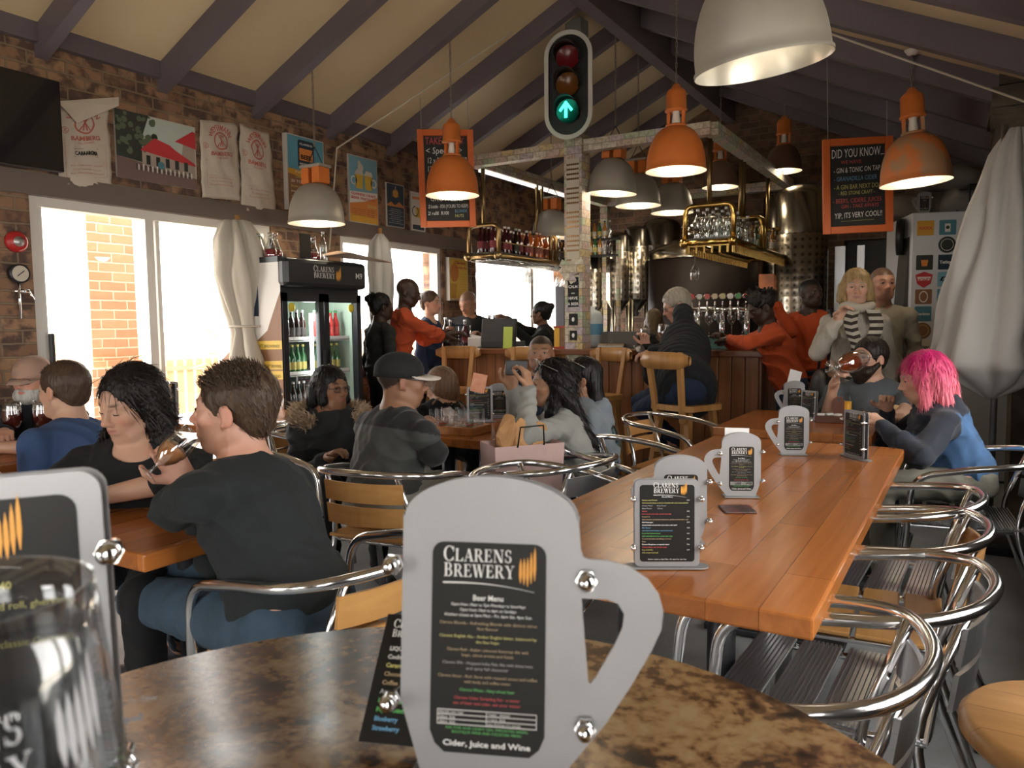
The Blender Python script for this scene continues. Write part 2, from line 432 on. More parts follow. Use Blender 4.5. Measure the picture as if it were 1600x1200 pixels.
# windows in the left wall: aluminium frames + panes
pane_m = thin_glass('window_pane', (1, 1, 1), .05, 0.0, edge=False)
def win(name, h, divs, fw=.055, xw=XL):
    y0, y1, z0, z1 = h; mb = MB(); x0, x1 = xw - .12, xw - .02
    mb.span((x0, y0, z1 - fw), (x1, y1, z1)); mb.span((x0, y0, z0), (x1, y1, z0 + fw))
    for y in [y0 + fw / 2] + [y0 + (y1 - y0) * d for d in divs] + [y1 - fw / 2]: mb.span((x0, y - fw / 2, z0 + fw), (x1, y + fw / 2, z1 - fw))
    for d in ([0] + divs):   # sliding sash stiles
        yy = y0 + (y1 - y0) * d + fw * 1.1; mb.span((x0 + .03, yy, z0 + fw), (x1 - .03, yy + .03, z1 - fw))
    f = struct(name, mb, alu_frame)
    mb = MB(); mb.span((xw - .075, y0 + fw, z0 + fw), (xw - .069, y1 - fw, z1 - fw)); mb.build('pane', pane_m, f)
    return f
d = win('door_1', D1, [(wy(238) - D1[0]) / (D1[1] - D1[0]), .82], .06)
mb = MB(); yy = D1[0] + .085; mb.box((XL + .0, yy, 1.16), (.03, .03, .28), bev=.008); mb.build('door_handle', mat('black_plastic', (.02, .02, .02), .4), d)
win('window_1', W2, [(wy(600) - W2[0]) / (W2[1] - W2[0])])
win('window_2', W3, [.5]); win('window_3', (-2.6, -.4, .85, 2.2), [.5], xw=XR + .25); win('window_4', (.7, 2.3, .9, 2.15), [.5], xw=XR + .25); win('window_5_added', (3.1, 4.35, .9, 2.1), [.5], xw=XR + .25)  # last one: unseen window added to brighten the far right of the room
mb = MB()
for (y0, y1, z0, z1) in (W2, W3): mb.span((XL - .25, y0, z0 - .05), (XL + .06, y1, z0))
struct('window_sill_1', mb, wood_trim)
# portals guide the daylight through the openings
def portal(c, sx, sy, rot):
    l = bpy.data.lights.new('window_daylight', 'AREA'); l.shape = 'RECTANGLE'; l.size = sx; l.size_y = sy; l.energy = 1; l.cycles.is_portal = True
    o = bpy.data.objects.new('window_daylight', l); COL.objects.link(o); o.location = c; o.rotation_euler = rot
for (y0, y1, z0, z1) in (D1, W2, W3): portal((XL - .3, (y0 + y1) / 2, (z0 + z1) / 2), z1 - z0, y1 - y0, (0, -PI / 2, 0))
portal((-3.6, YF - .25, 1.1), 1.4, 2.2, (PI / 2, 0, 0)); portal((-1.45, YF - .25, 1.55), .9, 1.3, (PI / 2, 0, 0))
portal((XR + .3, -1.5, 1.52), 1.35, 2.2, (0, PI / 2, 0)); portal((XR + .3, 1.5, 1.52), 1.25, 1.6, (0, PI / 2, 0)); portal((XR + .3, 3.72, 1.5), 1.2, 1.25, (0, PI / 2, 0))
# rough stone pier on the right wall
def rough_block(mb, c, d, seed, amp=.02, nsub=3):
    bm = bmesh.new(); bmesh.ops.create_cube(bm, size=1); bmesh.ops.subdivide_edges(bm, edges=list(bm.edges), cuts=nsub, use_grid_fill=True)
    for v in bm.verts:
        p = Vector((v.co.x * d[0], v.co.y * d[1], v.co.z * d[2])); q = p + Vector(c)
        v.co = q + noise.noise_vector(q * 6 + Vector((seed, 0, 0))) * amp
    bm.verts.ensure_lookup_table(); mb.add([v.co.copy() for v in bm.verts], [[v.index for v in f.verts] for f in bm.faces]); bm.free()
mb = MB(); z = 1.9; k = 0
while z < 3.35:
    h = .13 + .05 * rnd.random(); xo = .02 - .07 * (z - 2.6) + .06 * rnd.random() + (.02 if z > 2.6 else 0)
    rough_block(mb, ((xo + XR) / 2, 6.1, z + h / 2), (XR - xo, .75, h * .96), k); z += h; k += 1
rough_block(mb, (XR - .15, 6.1, .95), (.30, .6, 1.95), 99)
struct('wall_stone_pier', mb, stone_m)
# ---- outside, seen through the windows
pave = mat('outside_paving', (.62, .58, .5), .9)
mb = MB(); mb.span((-30, -14, -.14), (XL - T, 30, -.04)); mb.span((XL - T, -14, -.14), (14, YF - .2, -.04)); mb.span((XR + .25, YF - .2, -.14), (14, 30, -.04)); struct('ground_outside', mb, pave)
# brick pier of the terrace with a wider base
pc = onx(180, 560, XL - 1.3); y0 = onx(142, 500, XL - 1.3).y; y1 = onx(214, 500, XL - 1.3).y
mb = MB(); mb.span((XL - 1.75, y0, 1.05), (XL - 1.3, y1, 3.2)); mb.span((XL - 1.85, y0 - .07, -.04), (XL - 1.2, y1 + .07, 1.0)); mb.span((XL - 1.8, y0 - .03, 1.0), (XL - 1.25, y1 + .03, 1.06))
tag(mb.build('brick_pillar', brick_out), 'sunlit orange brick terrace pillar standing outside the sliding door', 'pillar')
# ================================================================= shared materials
alu = mat('aluminium_tube', (.72, .72, .73), .16, 1.0, bump=(40, .03))
alu_br = mat('aluminium_brushed', (.52, .52, .53), .38, 1.0, bump=(30, .15, (1, 1, 8)))
steel = mat('brushed_steel_plate', (.31, .305, .31), .5, .6, bump=(25, .08, (1, 12, 1)))
chrome = mat('chrome', (.8, .8, .8), .08, 1.0)
black = mat('black_paint', (.015, .015, .016), .45)
darkmet = mat('dark_steel', (.04, .04, .045), .4, .6)
white = mat('white_paint', (.78, .77, .74), .5)
paper = mat('white_paper', (.8, .79, .78), .7)
orange = mat('orange_enamel', (.68, .20, .045), .38, var=(9, (.60, .155, .03), .3))
brass = mat('brass', (.55, .36, .11), .22, 1.0)
brass_dk = mat('brass_aged', (.30, .21, .10), .35, 1.0)
wood_table = wood_mat('table_wood_red', (.50, .175, .04), (.35, .11, .023), 'y', .22, plank=.11, coat=.0)
wood_edge = wood_mat('table_wood_edge', (.48, .21, .07), (.30, .11, .03), 'y', .35)
wood_slat = wood_mat('slat_wood_honey', (.62, .33, .11), (.50, .24, .07), 'x', .4)
wood_stool = wood_mat('stool_wood_pine', (.50, .26, .085), (.36, .165, .05), 'z', .4)
wood_bar = wood_mat('bar_wood_red', (.36, .15, .06), (.24, .09, .035), 'z', .35)
wood_bartop = wood_mat('bar_top_wood', (.24, .09, .035), (.15, .05, .02), 'x', .3)
card_blk = mat('menu_card_black', (.016, .014, .013), .35)
TXC = {'w': mat('ink_white', (.78, .77, .75), .5), 'o': mat('ink_orange', (.8, .36, .05), .5), 'y': mat('ink_yellow', (.55, .5, .16), .5), 'g': mat('ink_green', (.12, .45, .12), .5),
       'r': mat('ink_red', (.55, .07, .07), .5), 'b': mat('ink_blue', (.13, .32, .5), .5), 't': mat('ink_tan', (.42, .30, .17), .5), 'k': mat('ink_black', (.010, .009, .008), .5, spec=.3), 'e': mat('ink_grey', (.32, .32, .32), .5)}
INK = list(TXC); INKM = [TXC[k] for k in INK]
def ink(c): return INK.index(c)

# ================================================================= serif logo lettering
def serif_glyph(ch):
    """polygons of a simple roman capital, height 1; returns (polys, advance)"""
    S = .055; P = []
    def q(x0, y0, x1, y1): P.append([(x0, y0), (x1, y0), (x1, y1), (x0, y1)])
    def st(x, y0=0, y1=1, w=.17, top=True, bot=True):
        q(x, y0, x + w, y1)
        if bot: q(x - .07, y0, x + w + .07, y0 + S)
        if top: q(x - .07, y1 - S, x + w + .07, y1)
    def dg(x0, y0, x1, y1, w): P.append([(x0, y0), (x0 + w, y0), (x1 + w, y1), (x1, y1)])
    def ar(cx, cy, rx, ry, a0, a1, w0, w1=None, n=14):
        w1 = w0 if w1 is None else w1; o = []; i_ = []
        for k in range(n + 1):
            a = math.radians(a0 + (a1 - a0) * k / n); w = w0 + (w1 - w0) * abs(math.cos(a))
            o.append((cx + rx * math.cos(a), cy + ry * math.sin(a))); i_.append((cx + (rx - w) * math.cos(a), cy + (ry - w * .75) * math.sin(a)))
        for k in range(n): P.append([o[k], o[k + 1], i_[k + 1], i_[k]])
    if ch == 'C': ar(.46, .5, .44, .52, 42, 318, .05, .17); q(.74, .64, .80, .98); q(.74, .05, .79, .3); return P, .86
    if ch == 'L': st(.08); q(.1, 0, .62, S); P.append([(.5, 0), (.68, 0), (.72, .28), (.66, .28)]); return P, .74
    if ch == 'A': dg(.08, 0, .40, 1, .06); dg(.62, 0, .34, 1, .18); q(.22, .3, .66, .36); q(-.02, 0, .24, S); q(.52, 0, .9, S); return P, .88
    if ch == 'R': st(.08); ar(.34, .74, .32, .27, -90, 90, .05, .15); q(.2, .94, .36, 1); q(.2, .46, .36, .52); dg(.62, 0, .32, .5, .18); q(.56, 0, .88, S); return P, .86
    if ch == 'E': st(.08); q(.1, 0, .62, S); q(.1, 1 - S, .6, 1); q(.2, .48, .5, .54); P.append([(.5, 0), (.66, 0), (.7, .26), (.64, .26)]); q(.56, .74, .61, 1); q(.46, .38, .50, .64); return P, .74
    if ch == 'N': q(.12, 0, .18, 1); q(.76, 0, .82, 1); dg(.64, 0, .1, 1, .2); q(.02, 0, .3, S); q(.0, 1 - S, .24, 1); q(.64, 1 - S, .94, 1); return P, .97
    if ch == 'S': ar(.32, .74, .26, .27, 30, 265, .07, .13); ar(.32, .27, .28, .28, -150, 85, .07, .14); q(.5, .7, .55, .97); q(.04, .04, .09, .32); return P, .66
    if ch == 'B': st(.08); ar(.34, .75, .28, .26, -90, 90, .05, .14); ar(.36, .27, .32, .28, -90, 90, .05, .15); q(.2, .94, .36, 1); q(.2, .48, .36, .54); q(.2, 0, .36, .06); return P, .76
    if ch == 'W': dg(.26, 0, .04, 1, .17); dg(.3, 0, .52, 1, .05); dg(.7, 0, .46, 1, .17); dg(.76, 0, 1.0, 1, .05); q(-.04, 1 - S, .28, 1); q(.4, 1 - S, .7, 1); q(.9, 1 - S, 1.14, 1); return P, 1.16
    if ch == 'Y': dg(.36, .45, .04, 1, .18); dg(.42, .45, .68, 1, .05); q(.34, 0, .51, .5); q(.24, 0, .62, S); q(-.04, 1 - S, .3, 1); q(.56, 1 - S, .82, 1); return P, .84
    return P, .4
def serif_text(mb, t, x, y, h, mi, M=None, first=1.25, gap=.05):
    cx = x
    for i, ch in enumerate(t):
        P, adv = serif_glyph(ch); s = h * (first if i == 0 and first else 1)
        for pl in P:
            vs = [Vector((cx + a * s * .9, y + b * s, 0)) for a, b in pl]
            mb.add([M @ v if M else v for v in vs], [list(range(len(vs)))], mi)
        cx += (adv + gap) * s * .9
    return cx
def barley(mb, x, y, w, h, mi, M=None, n=5):
    for i in range(n):
        cx = x + w * (i + .5) / n; hh = h * (.72 + .07 * i); y0 = y - h * .06 * (n - 1 - i) * .3 + h * (.06 * abs(i - 2)); ww = w / n * .42
        pl = [(cx - ww * .15, y0), (cx + ww * .2, y0), (cx + ww, y0 + hh * .35), (cx + ww * .8, y0 + hh * .75), (cx + ww * .1, y0 + hh), (cx - ww * .8, y0 + hh * .72), (cx - ww, y0 + hh * .3)]
        vs = [Vector((a, b, 0)) for a, b in pl]; mb.add([M @ v if M else v for v in vs], [list(range(7))], mi)
def logo(mb, x, y, w, M=None, mi=None, mo=None, swoosh=True):
    """CLARENS BREWERY with orange ears; x,y = lower left of the BREWERY line; w = full width"""
    mi = ink('w') if mi is None else mi; mo = ink('o') if mo is None else mo
    h = w * .136
    e1 = serif_text(mb, 'CLARENS', x, y + h * 1.22, h, mi, M, 1.18); e2 = serif_text(mb, 'BREWERY', x + w * .01, y, h, mi, M, 1.08)
    barley(mb, x + w * .83, y - h * .45, w * .19, h * 2.7, mo, M)
    if swoosh:
        n = 12; vs = []
        for k in range(n + 1):
            t = k / n; px_ = x + w * t; py_ = y - h * .55 + h * .28 * math.sin(t * PI * .9) - h * .55 * t; vs += [Vector((px_, py_, 0)), Vector((px_, py_ + h * .10 * (1.2 - t), 0))]
        mb.add([M @ v if M else v for v in vs], [(2 * k, 2 * k + 2, 2 * k + 3, 2 * k + 1) for k in range(n)], mi)

# ================================================================= chairs
def fillet(pts, r, n=5):
    P = [Vector(p) for p in pts]; out = [P[0]]
    for i in range(1, len(P) - 1):
        a, b, c = P[i - 1], P[i], P[i + 1]; d1 = (a - b); d2 = (c - b); rr = min(r, d1.length * .48, d2.length * .48)
        p1 = b + d1.normalized() * rr; p2 = b + d2.normalized() * rr
        for k in range(n + 1):
            t = k / n; out.append(p1 * (1 - t) ** 2 + b * 2 * t * (1 - t) + p2 * t * t)
    out.append(P[-1]); return out
def make_chair(kind):
    root = empty('bistro_chair', (0, 0, 0)); r = .0145
    pts = [(-.255, .27, 0), (-.275, .215, .655), (-.285, .0, .70), (-.265, -.17, .72), (-.18, -.275, .735), (0, -.315, .74), (.18, -.275, .735), (.265, -.17, .72), (.285, .0, .70), (.275, .215, .655), (.255, .27, 0)]
    a = fillet(pts[:3], .085, 7); b = spline(pts[2:9], 5); c = fillet(pts[8:], .085, 7)
    MB().tube(a[:-1] + b + c[1:], r, 12).build('arm_frame', alu, root)
    for s in (-1, 1):
        m = MB(); m.tube(fillet([(s * .165, -.272, .735), (s * .2, -.17, .44), (s * .235, -.33, 0)], .10, 5), .0115, 10)
        m.tube([(s * .235, -.33, 0), (s * .236, -.332, .02)], .014, 10, 1); m.build('leg', [alu, black], root)
    m = MB(); m.tube(fillet([(-.262, .245, .43), (-.2, .24, .425), (-.2, -.2, .43), (.2, -.2, .43), (.2, .24, .425), (.262, .245, .43)], .06), .010, 8)
    m.tube([(-.265, .235, .30), (0, .20, .33), (.265, .235, .30)], .008, 8); m.build('seat_frame', alu, root)
    m = MB(); mt = wood_slat if kind == 'wood' else alu_br
    for k in range(4):
        y = -.155 + .118 * k
        if kind == 'wood': m.box((0, y, .445), (.43, .104, .014), bev=.004)
        else:
            for j in range(9): m.box((0, y - .045 + j * .0112, .445), (.43, .0065, .010))
            m.box((0, y, .441), (.43, .10, .004))
    m.build('seat', mt, root)
    m = MB()
    for z0 in (.515, .615):
        n = 8; vs = []
        for k in range(n + 1):
            t = -1 + 2 * k / n; x = t * .185
            for (dy, z) in ((0, z0), (0, z0 + .082), (-.010, z0 + .082), (-.010, z0)):
                y = -.235 - .035 * (1 - t * t) - (z - .5) * .13 + dy; vs.append((x, y, z))
        fs = []
        for k in range(n):
            for j in range(4): fs.append((k * 4 + j, k * 4 + (j + 1) % 4, k * 4 + 4 + (j + 1) % 4, k * 4 + 4 + j))
        fs += [(0, 1, 2, 3), (n * 4 + 3, n * 4 + 2, n * 4 + 1, n * 4)]
        m.add(vs, fs, 0, False)
    m.build('backrest', mt, root)
    return root
ch_wood = make_chair('wood'); ch_alu = make_chair('alu'); used = {'wood': False, 'alu': False}
def chair(kind, x, y, face, label, group='bistro armchairs around the tables', z=0):
    """face = direction the sitter looks, degrees from +y counter-clockwise"""
    src = ch_wood if kind == 'wood' else ch_alu
    o = src if not used[kind] else copy_tree(src); used[kind] = True
    o.location = (x, y, z); o.rotation_euler = (0, 0, math.radians(face)); tag(o, label, 'chair', group); return o
LT = 'tubular aluminium armchair '
# the loops' right-most points in the photo fix the row along the long table
CHX = []
for (qx, qy, zz) in ((1452, 1010, .735), (1548, 905, .735), (1541, 822, .735), (1532, 776, .735)):
    q = onz(qx, qy, zz); CHX.append((q.x - .305, q.y - .06))
chair('alu', CHX[0][0], CHX[0][1], 92, LT + 'with metal back slats nearest the granite table, beside the long table')
chair('alu', CHX[1][0], CHX[1][1], 88, LT + 'with ribbed metal seat, second from the granite table')
chair('wood', CHX[2][0], CHX[2][1], 93, LT + 'with bare wooden seat slats along the long table')
chair('alu', CHX[3][0], CHX[3][1], 88, LT + 'with ribbed seat, at the far right corner of the long table')
chair('alu', -.02, 3.98, 96, LT + 'under the woman with pink hair')
chair('wood', -1.50, 1.50, 84, LT + 'with wooden back slats under the man drinking beer')
chair('wood', -2.14, 2.58, 8, LT + 'with wooden back slats under the man in the cap')
chair('alu', -1.64, 2.98, 82, LT + 'holding a pink bag, with two metal back slats')
chair('alu', -1.38, 2.62, -92, LT + 'tucked to the long table window side, nearer one')
chair('alu', -1.40, 3.45, -96, LT + 'tucked to the long table window side, farther one')
chair('wood', -2.82, 2.30, -85, LT + 'with wooden slats, empty between the woman and the drinker')
chair('alu', -3.28, 3.30, -70, LT + 'under the woman in the fur trimmed parka')
chair('wood', -3.78, 3.15, 100, LT + 'beside the dark table by the sliding door')
chair('alu', -.75, 5.75, 180, LT + 'under the bearded man')
chair('wood', -1.55, 4.55, -95, LT + 'at the window side of the table with the burger')

# ================================================================= tables
def wood_table_thing(x0, x1, y0, y1, label, z=.75, posts=None, group=None, top=None):
    root = empty('wooden_table', ((x0 + x1) / 2, (y0 + y1) / 2, 0), 0, label, 'table', group)
    w, l = x1 - x0, y1 - y0
    MB().box((0, 0, z - .024), (w, l, .048), bev=.006).build('tabletop', top or wood_table, root)
    m = MB()
    for p in (posts or [(-l / 2 + .45), (l / 2 - .45)]):
        leg = MB()
        for s in (-.13, .13): leg.tube([(s, p, .03), (s, p, z - .05)], .038, 14)
        leg.box((0, p, .015), (.56, .42, .03), bev=.006); leg.box((0, p, z - .056), (.5, .3, .015)); leg.build('leg', darkmet, root)
    return root
wood_table_thing(-1.12, -.25, 1.55, 3.86, 'long varnished reddish wooden table with four metal menu holders on it')
wood_table_thing(-1.22, -.42, 4.17, 5.12, 'varnished wooden table with the burger board and the orange juice', posts=[0])
wood_table_thing(-2.92, -2.05, 3.17, 4.65, 'dark red wooden table carrying the tray of empty tasting glasses')
wood_table_thing(-2.52, -1.80, 1.16, 1.76, 'reddish wooden table between the woman in black and the drinker', posts=[0])
wood_table_thing(-4.12, -3.52, 1.30, 2.55, 'wooden table with dark beers before the old man in the cap', posts=[0])
wood_table_thing(-4.55, -3.62, 2.9, 4.05, 'brown wooden table standing before the bottle fridge', posts=[0])
# granite bar table in the foreground
gm = bpy.data.materials.new('granite_brown'); gm.use_nodes = True; nt = gm.node_tree; N = nt.nodes.new; L = nt.links.new
b = nt.nodes['Principled BSDF']; b.inputs['Roughness'].default_value = .24; b.inputs['Specular IOR Level'].default_value = .12; b.inputs['Coat Weight'].default_value = .0
tc = N('ShaderNodeTexCoord'); n1 = N('ShaderNodeTexNoise'); n1.inputs['Scale'].default_value = 13; n1.inputs['Detail'].default_value = 8; n1.inputs['Roughness'].default_value = .65; n1.inputs['Distortion'].default_value = .7
n2 = N('ShaderNodeTexNoise'); n2.inputs['Scale'].default_value = 95; n2.inputs['Detail'].default_value = 4; L(tc.outputs['Object'], n1.inputs['Vector']); L(tc.outputs['Object'], n2.inputs['Vector'])
ad = N('ShaderNodeMath'); ad.operation = 'MULTIPLY_ADD'; ad.inputs[1].default_value = .45; L(n2.outputs['Fac'], ad.inputs[0]); L(n1.outputs['Fac'], ad.inputs[2])
r = N('ShaderNodeValToRGB'); cr = r.color_ramp; cr.elements[0].position = .56; cr.elements[0].color = (.012, .008, .006, 1); cr.elements[1].position = .92; cr.elements[1].color = (.26, .175, .09, 1)
for p_, c_ in ((.64, (.04, .02, .01, 1)), (.71, (.12, .06, .025, 1)), (.79, (.22, .13, .055, 1))):
    e = cr.elements.new(p_); e.color = c_
L(ad.outputs[0], r.inputs[0]); L(r.outputs[0], b.inputs['Base Color'])
ZG = 1.02
def circ3(a, b_, c_):
    A = 2 * (b_.x - a.x); B = 2 * (b_.y - a.y); C_ = b_.x ** 2 - a.x ** 2 + b_.y ** 2 - a.y ** 2; D = 2 * (c_.x - b_.x); E = 2 * (c_.y - b_.y); F_ = c_.x ** 2 - b_.x ** 2 + c_.y ** 2 - b_.y ** 2
    x = (C_ * E - F_ * B) / (E * A - B * D); y = (C_ * D - A * F_) / (B * D - A * E); return Vector((x, y, 0)), math.hypot(a.x - x, a.y - y)
gc, R_G = circ3(onz(176, 1053, 1.02), onz(640, 975, 1.02), onz(1300, 1130, 1.02))
root = empty('granite_bar_table', gc, 0, 'round polished brown granite bar table in the foreground under the big mug menu', 'table')
R = R_G; MB().lathe([(0, ZG - .03), (R - .004, ZG - .03), (R, ZG - .026), (R, ZG - .005), (R - .005, ZG), (0, ZG)], n=96).build('tabletop', gm, root)
MB().lathe([(0, 0), (.22, 0), (.22, .015), (.05, .03), (.038, .06), (.038, ZG - .06), (.1, ZG - .03), (0, ZG - .03)], n=32).build('pedestal', darkmet, root)

# round wooden bar stool seat at the lower right
c = onz(1705, 1140, .74); root = empty('round_bar_stool', (c.x, c.y, 0), 0, 'bar stool with a round plank seat at the lower right corner beside the granite table', 'stool')
mr = .165; MB().lathe([(0, .70), (mr - .01, .70), (mr, .712), (mr, .728), (mr - .012, .74), (0, .74)], n=48).build('seat', wood_mat('round_seat_wood', (.50, .27, .10), (.36, .18, .06), 'x', .4, plank=.07), root)
for k in range(4):
    a = PI / 4 + k * PI / 2; MB().beam((math.cos(a) * .1, math.sin(a) * .1, .70), (math.cos(a) * .16, math.sin(a) * .16, 0), .035, .035).build('leg', wood_stool, root)

# ================================================================= bar stools
def make_stool():
    root = empty('bar_stool', (0, 0, 0)); T_ = .75
    m = MB(); m.prism(rrect(.40, .38, .07), .04, (0, 0, T_ - .04)); m.build('seat', wood_stool, root)
    for sx in (-1, 1):
        for sy in (-1, 1): MB().beam((sx * .13, sy * .12, T_ - .04), (sx * .2, sy * .2, 0), .042, .042, up=(0, 1, 0)).build('leg', wood_stool, root)
        MB().beam((sx * .12, -.165, T_ - .12), (sx * .15, -.235, 1.12), .04, .03, up=(0, 1, 0)).build('back_post', wood_stool, root)
    n = 10; vs = []
    for k in range(n + 1):
        t = -1 + 2 * k / n; x = t * .225; y = -.20 - .045 * (1 - t * t); e = .055 * (1 - .55 * abs(t) ** 6)
        for (dy, z) in ((0, 1.065 - e), (0, 1.065 + e), (-.032, 1.07 + e), (-.032, 1.06 - e)): vs.append((x, y + dy, z))
    fs = [(k * 4 + j, k * 4 + (j + 1) % 4, k * 4 + 4 + (j + 1) % 4, k * 4 + 4 + j) for k in range(n) for j in range(4)] + [(0, 1, 2, 3), (n * 4 + 3, n * 4 + 2, n * 4 + 1, n * 4)]
    MB().add(vs, fs, 0, True).build('backrest', wood_stool, root)
    m = MB(); m.beam((-.165, .165, .32), (.165, .165, .32), .035, .035); m.beam((-.17, -.165, .42), (.17, -.165, .42), .035, .03)
    for s in (-1, 1): m.beam((s * .165, -.165, .36), (s * .165, .165, .36), .035, .03)
    m.build('footrest', wood_stool, root); return root
stool0 = make_stool(); su = [0]
def stool(x, y, face, label, tilt=0):
    o = stool0 if not su[0] else copy_tree(stool0); su[0] = 1
    o.location = (x, y, 0); o.rotation_euler = (0, 0, math.radians(face)); tag(o, label, 'bar stool', 'pine bar stools along the bar'); return o
# ================================================================= bar counter
cth, sth = math.cos(math.radians(31)), math.sin(math.radians(31))
def cam2w(X, Y): return Vector((X * cth - Y * sth, X * sth + Y * cth, 0))
B1 = cam2w(-.93, 7.55); B2 = cam2w(1.98, 5.92)     # front edge ends of the bar top
BY = (B1.y + B2.y) / 2; BX0, BX1 = B1.x, B2.x       # world: front edge runs along x at y=BY
root = empty('bar_counter', ((BX0 + BX1) / 2, BY, 0), 0, 'reddish plank bar counter with a dark top in front of the brewing tanks', 'bar counter')
W = BX1 - BX0; CX_B = ony(840, 540, BY).x
XS = CX_B - (BX0 + BX1) / 2; m = MB(); m.span((-W / 2, -.01, 1.05), (XS, .42, 1.10), bev=.008); m.span((XS, -.01, 1.05), (W / 2, .61, 1.10), bev=.008); m.box((W / 2 - .30, 1.0, 1.075), (.60, .85, .05), bev=.01); m.build('counter_top', wood_bartop, root)
m = MB(); n = int((W - .16) / .105)
for k in range(n):
    x = -W / 2 + .08 + (k + .5) * (W - .16) / n; m.box((x, .10, .53), ((W - .16) / n - .006, .03, 1.04), bev=.004)
for k in range(11):
    y = .12 + (k + .5) * .115; m.box((W / 2 - .08, y, .53), (.03, .108, 1.04), bev=.004)
m.build('front_panel', wood_bar, root)
m = MB(); m.span((-W / 2 + .1, .12, 0), (W / 2 - .1, .36, 1.05)); m.span((W / 2 - .52, .3, 0), (W / 2 - .1, 1.38, 1.05)); m.build('carcass', mat('bar_dark_wood', (.03, .018, .012), .6), root)
def onbar(px, d=.2):   # point on the bar top under a photo column
    p = ony(px, 540, BY + d); return Vector((p.x, BY + d, 1.10))
# stools at the bar
p = onz(1072, 632, .74); SX, SY = p.x, p.y
stool(SX, SY, -24, 'pine bar stool under the grey haired man in the puffer jacket')
p = ony(925, 560, BY - .38); stool(p.x, p.y, 160, 'empty pine bar stool behind the woman in the blue grey hoodie')
p = ony(800, 560, BY - .36); stool(p.x, p.y, 175, 'empty pine bar stool behind the woman taking a photo')
p = ony(700, 560, BY - .34); stool(p.x, p.y, 190, 'empty pine bar stool nearest the orange shirted bald man')
p = ony(1185, 560, BY - .10); stool(BX1 + .33, BY + .30, 80, 'pine bar stool at the bar end behind the leaning orange shirt')

# ================================================================= column and banknote frame
note_m = bpy.data.materials.new('banknote_collage'); note_m.use_nodes = True; nt = note_m.node_tree; N = nt.nodes.new; L = nt.links.new
b = nt.nodes['Principled BSDF']; b.inputs['Roughness'].default_value = .6
tc = N('ShaderNodeTexCoord'); sp = N('ShaderNodeSeparateXYZ'); L(tc.outputs['Object'], sp.inputs[0])
s1 = N('ShaderNodeMath'); L(sp.outputs['X'], s1.inputs[0]); L(sp.outputs['Y'], s1.inputs[1]); cb = N('ShaderNodeCombineXYZ'); L(s1.outputs[0], cb.inputs[0]); L(sp.outputs['Z'], cb.inputs[1])
br = N('ShaderNodeTexBrick'); br.inputs['Scale'].default_value = 1; br.inputs['Brick Width'].default_value = .135; br.inputs['Row Height'].default_value = .068; br.inputs['Mortar Size'].default_value = .003
br.inputs['Color1'].default_value = (1, 1, 1, 1); br.inputs['Color2'].default_value = (0, 0, 0, 1); br.inputs['Mortar'].default_value = (.5, .5, .5, 1); L(cb.outputs[0], br.inputs['Vector'])
r = N('ShaderNodeValToRGB'); r.color_ramp.interpolation = 'CONSTANT'; cr = r.color_ramp; cr.elements[0].color = (.60, .53, .40, 1); cr.elements[1].position = .85; cr.elements[1].color = (.45, .50, .36, 1)
for p_, c_ in ((.2, (.58, .44, .37, 1)), (.4, (.66, .61, .50, 1)), (.55, (.52, .45, .48, 1)), (.7, (.60, .47, .25, 1))): e = cr.elements.new(p_); e.color = c_
L(br.outputs['Color'], r.inputs[0])
nz = N('ShaderNodeTexNoise'); nz.inputs['Scale'].default_value = 38; nz.inputs['Detail'].default_value = 3; L(tc.outputs['Object'], nz.inputs['Vector'])
r2 = N('ShaderNodeValToRGB'); r2.color_ramp.elements[0].position = .4; r2.color_ramp.elements[1].position = .56; r2.color_ramp.elements[0].color = (.70, .68, .66, 1); L(nz.outputs['Fac'], r2.inputs[0])
mx = N('ShaderNodeMix'); mx.data_type = 'RGBA'; mx.blend_type = 'MULTIPLY'; mx.inputs[0].default_value = 1; L(r.outputs[0], mx.inputs[6]); L(r2.outputs[0], mx.inputs[7])
mx2 = N('ShaderNodeMix'); mx2.data_type = 'RGBA'; L(br.outputs['Fac'], mx2.inputs[0]); L(mx.outputs[2], mx2.inputs[6]); mx2.inputs[7].default_value = (.26, .22, .17, 1); L(mx2.outputs[2], b.inputs['Base Color'])
A = cam2w(-.356, 7.37); C = cam2w(1.64, 6.3)
FY = (A.y + C.y) / 2; FX0, FX1 = A.x, C.x; FZ = 2.86; FYB = FY + 3.0
ccol = ony(902, 300, FY); CX = ccol.x
root = empty('service_column', (CX, FY, 0), 0, 'tall square steel column covered in banknotes and coins carrying the traffic light', 'column')
MB().box((0, 0, 1.48), (.17, .17, 2.96)).build('note_covered_shaft', note_m, root)
MB().box((0, 0, (2.96 + roof_z(CX)) / 2), (.15, .15, roof_z(CX) - 2.96)).build('upper_shaft', mat('column_grey', (.22, .22, .21), .5), root)
m = MB(); coinm = mat('coin_copper', (.25, .15, .08), .35, .8); cardm = mat('coin_card_cream', (.52, .47, .38), .6)
m.box((-.0, -.088, 2.22), (.125, .004, 1.06), mi=1)
for r_ in range(24):
    for c_ in range(6):
        if (r_ % 5) == 4: continue
        m.lathe([(0, -.0925), (.0085, -.0925), (.0085, -.09)], (0, 0, 0), 8, 0, R=None) if False else m.prism([(math.cos(a) * .0098, math.sin(a) * .0098) for a in [k * PI / 4 for k in range(8)]], .003, (-.05 + c_ * .02, -.0905, 2.70 - r_ * .041), Matrix.Rotation(PI / 2, 3, 'X'))
m.build('coin_card', [coinm, cardm], root)
m = MB(); M = frame_m((-.0, -.09, 1.58), (1, 0, 0), (0, 0, 1)); m.box((0, -.089, 1.60), (.105, .003, .26), mi=ink('k'))
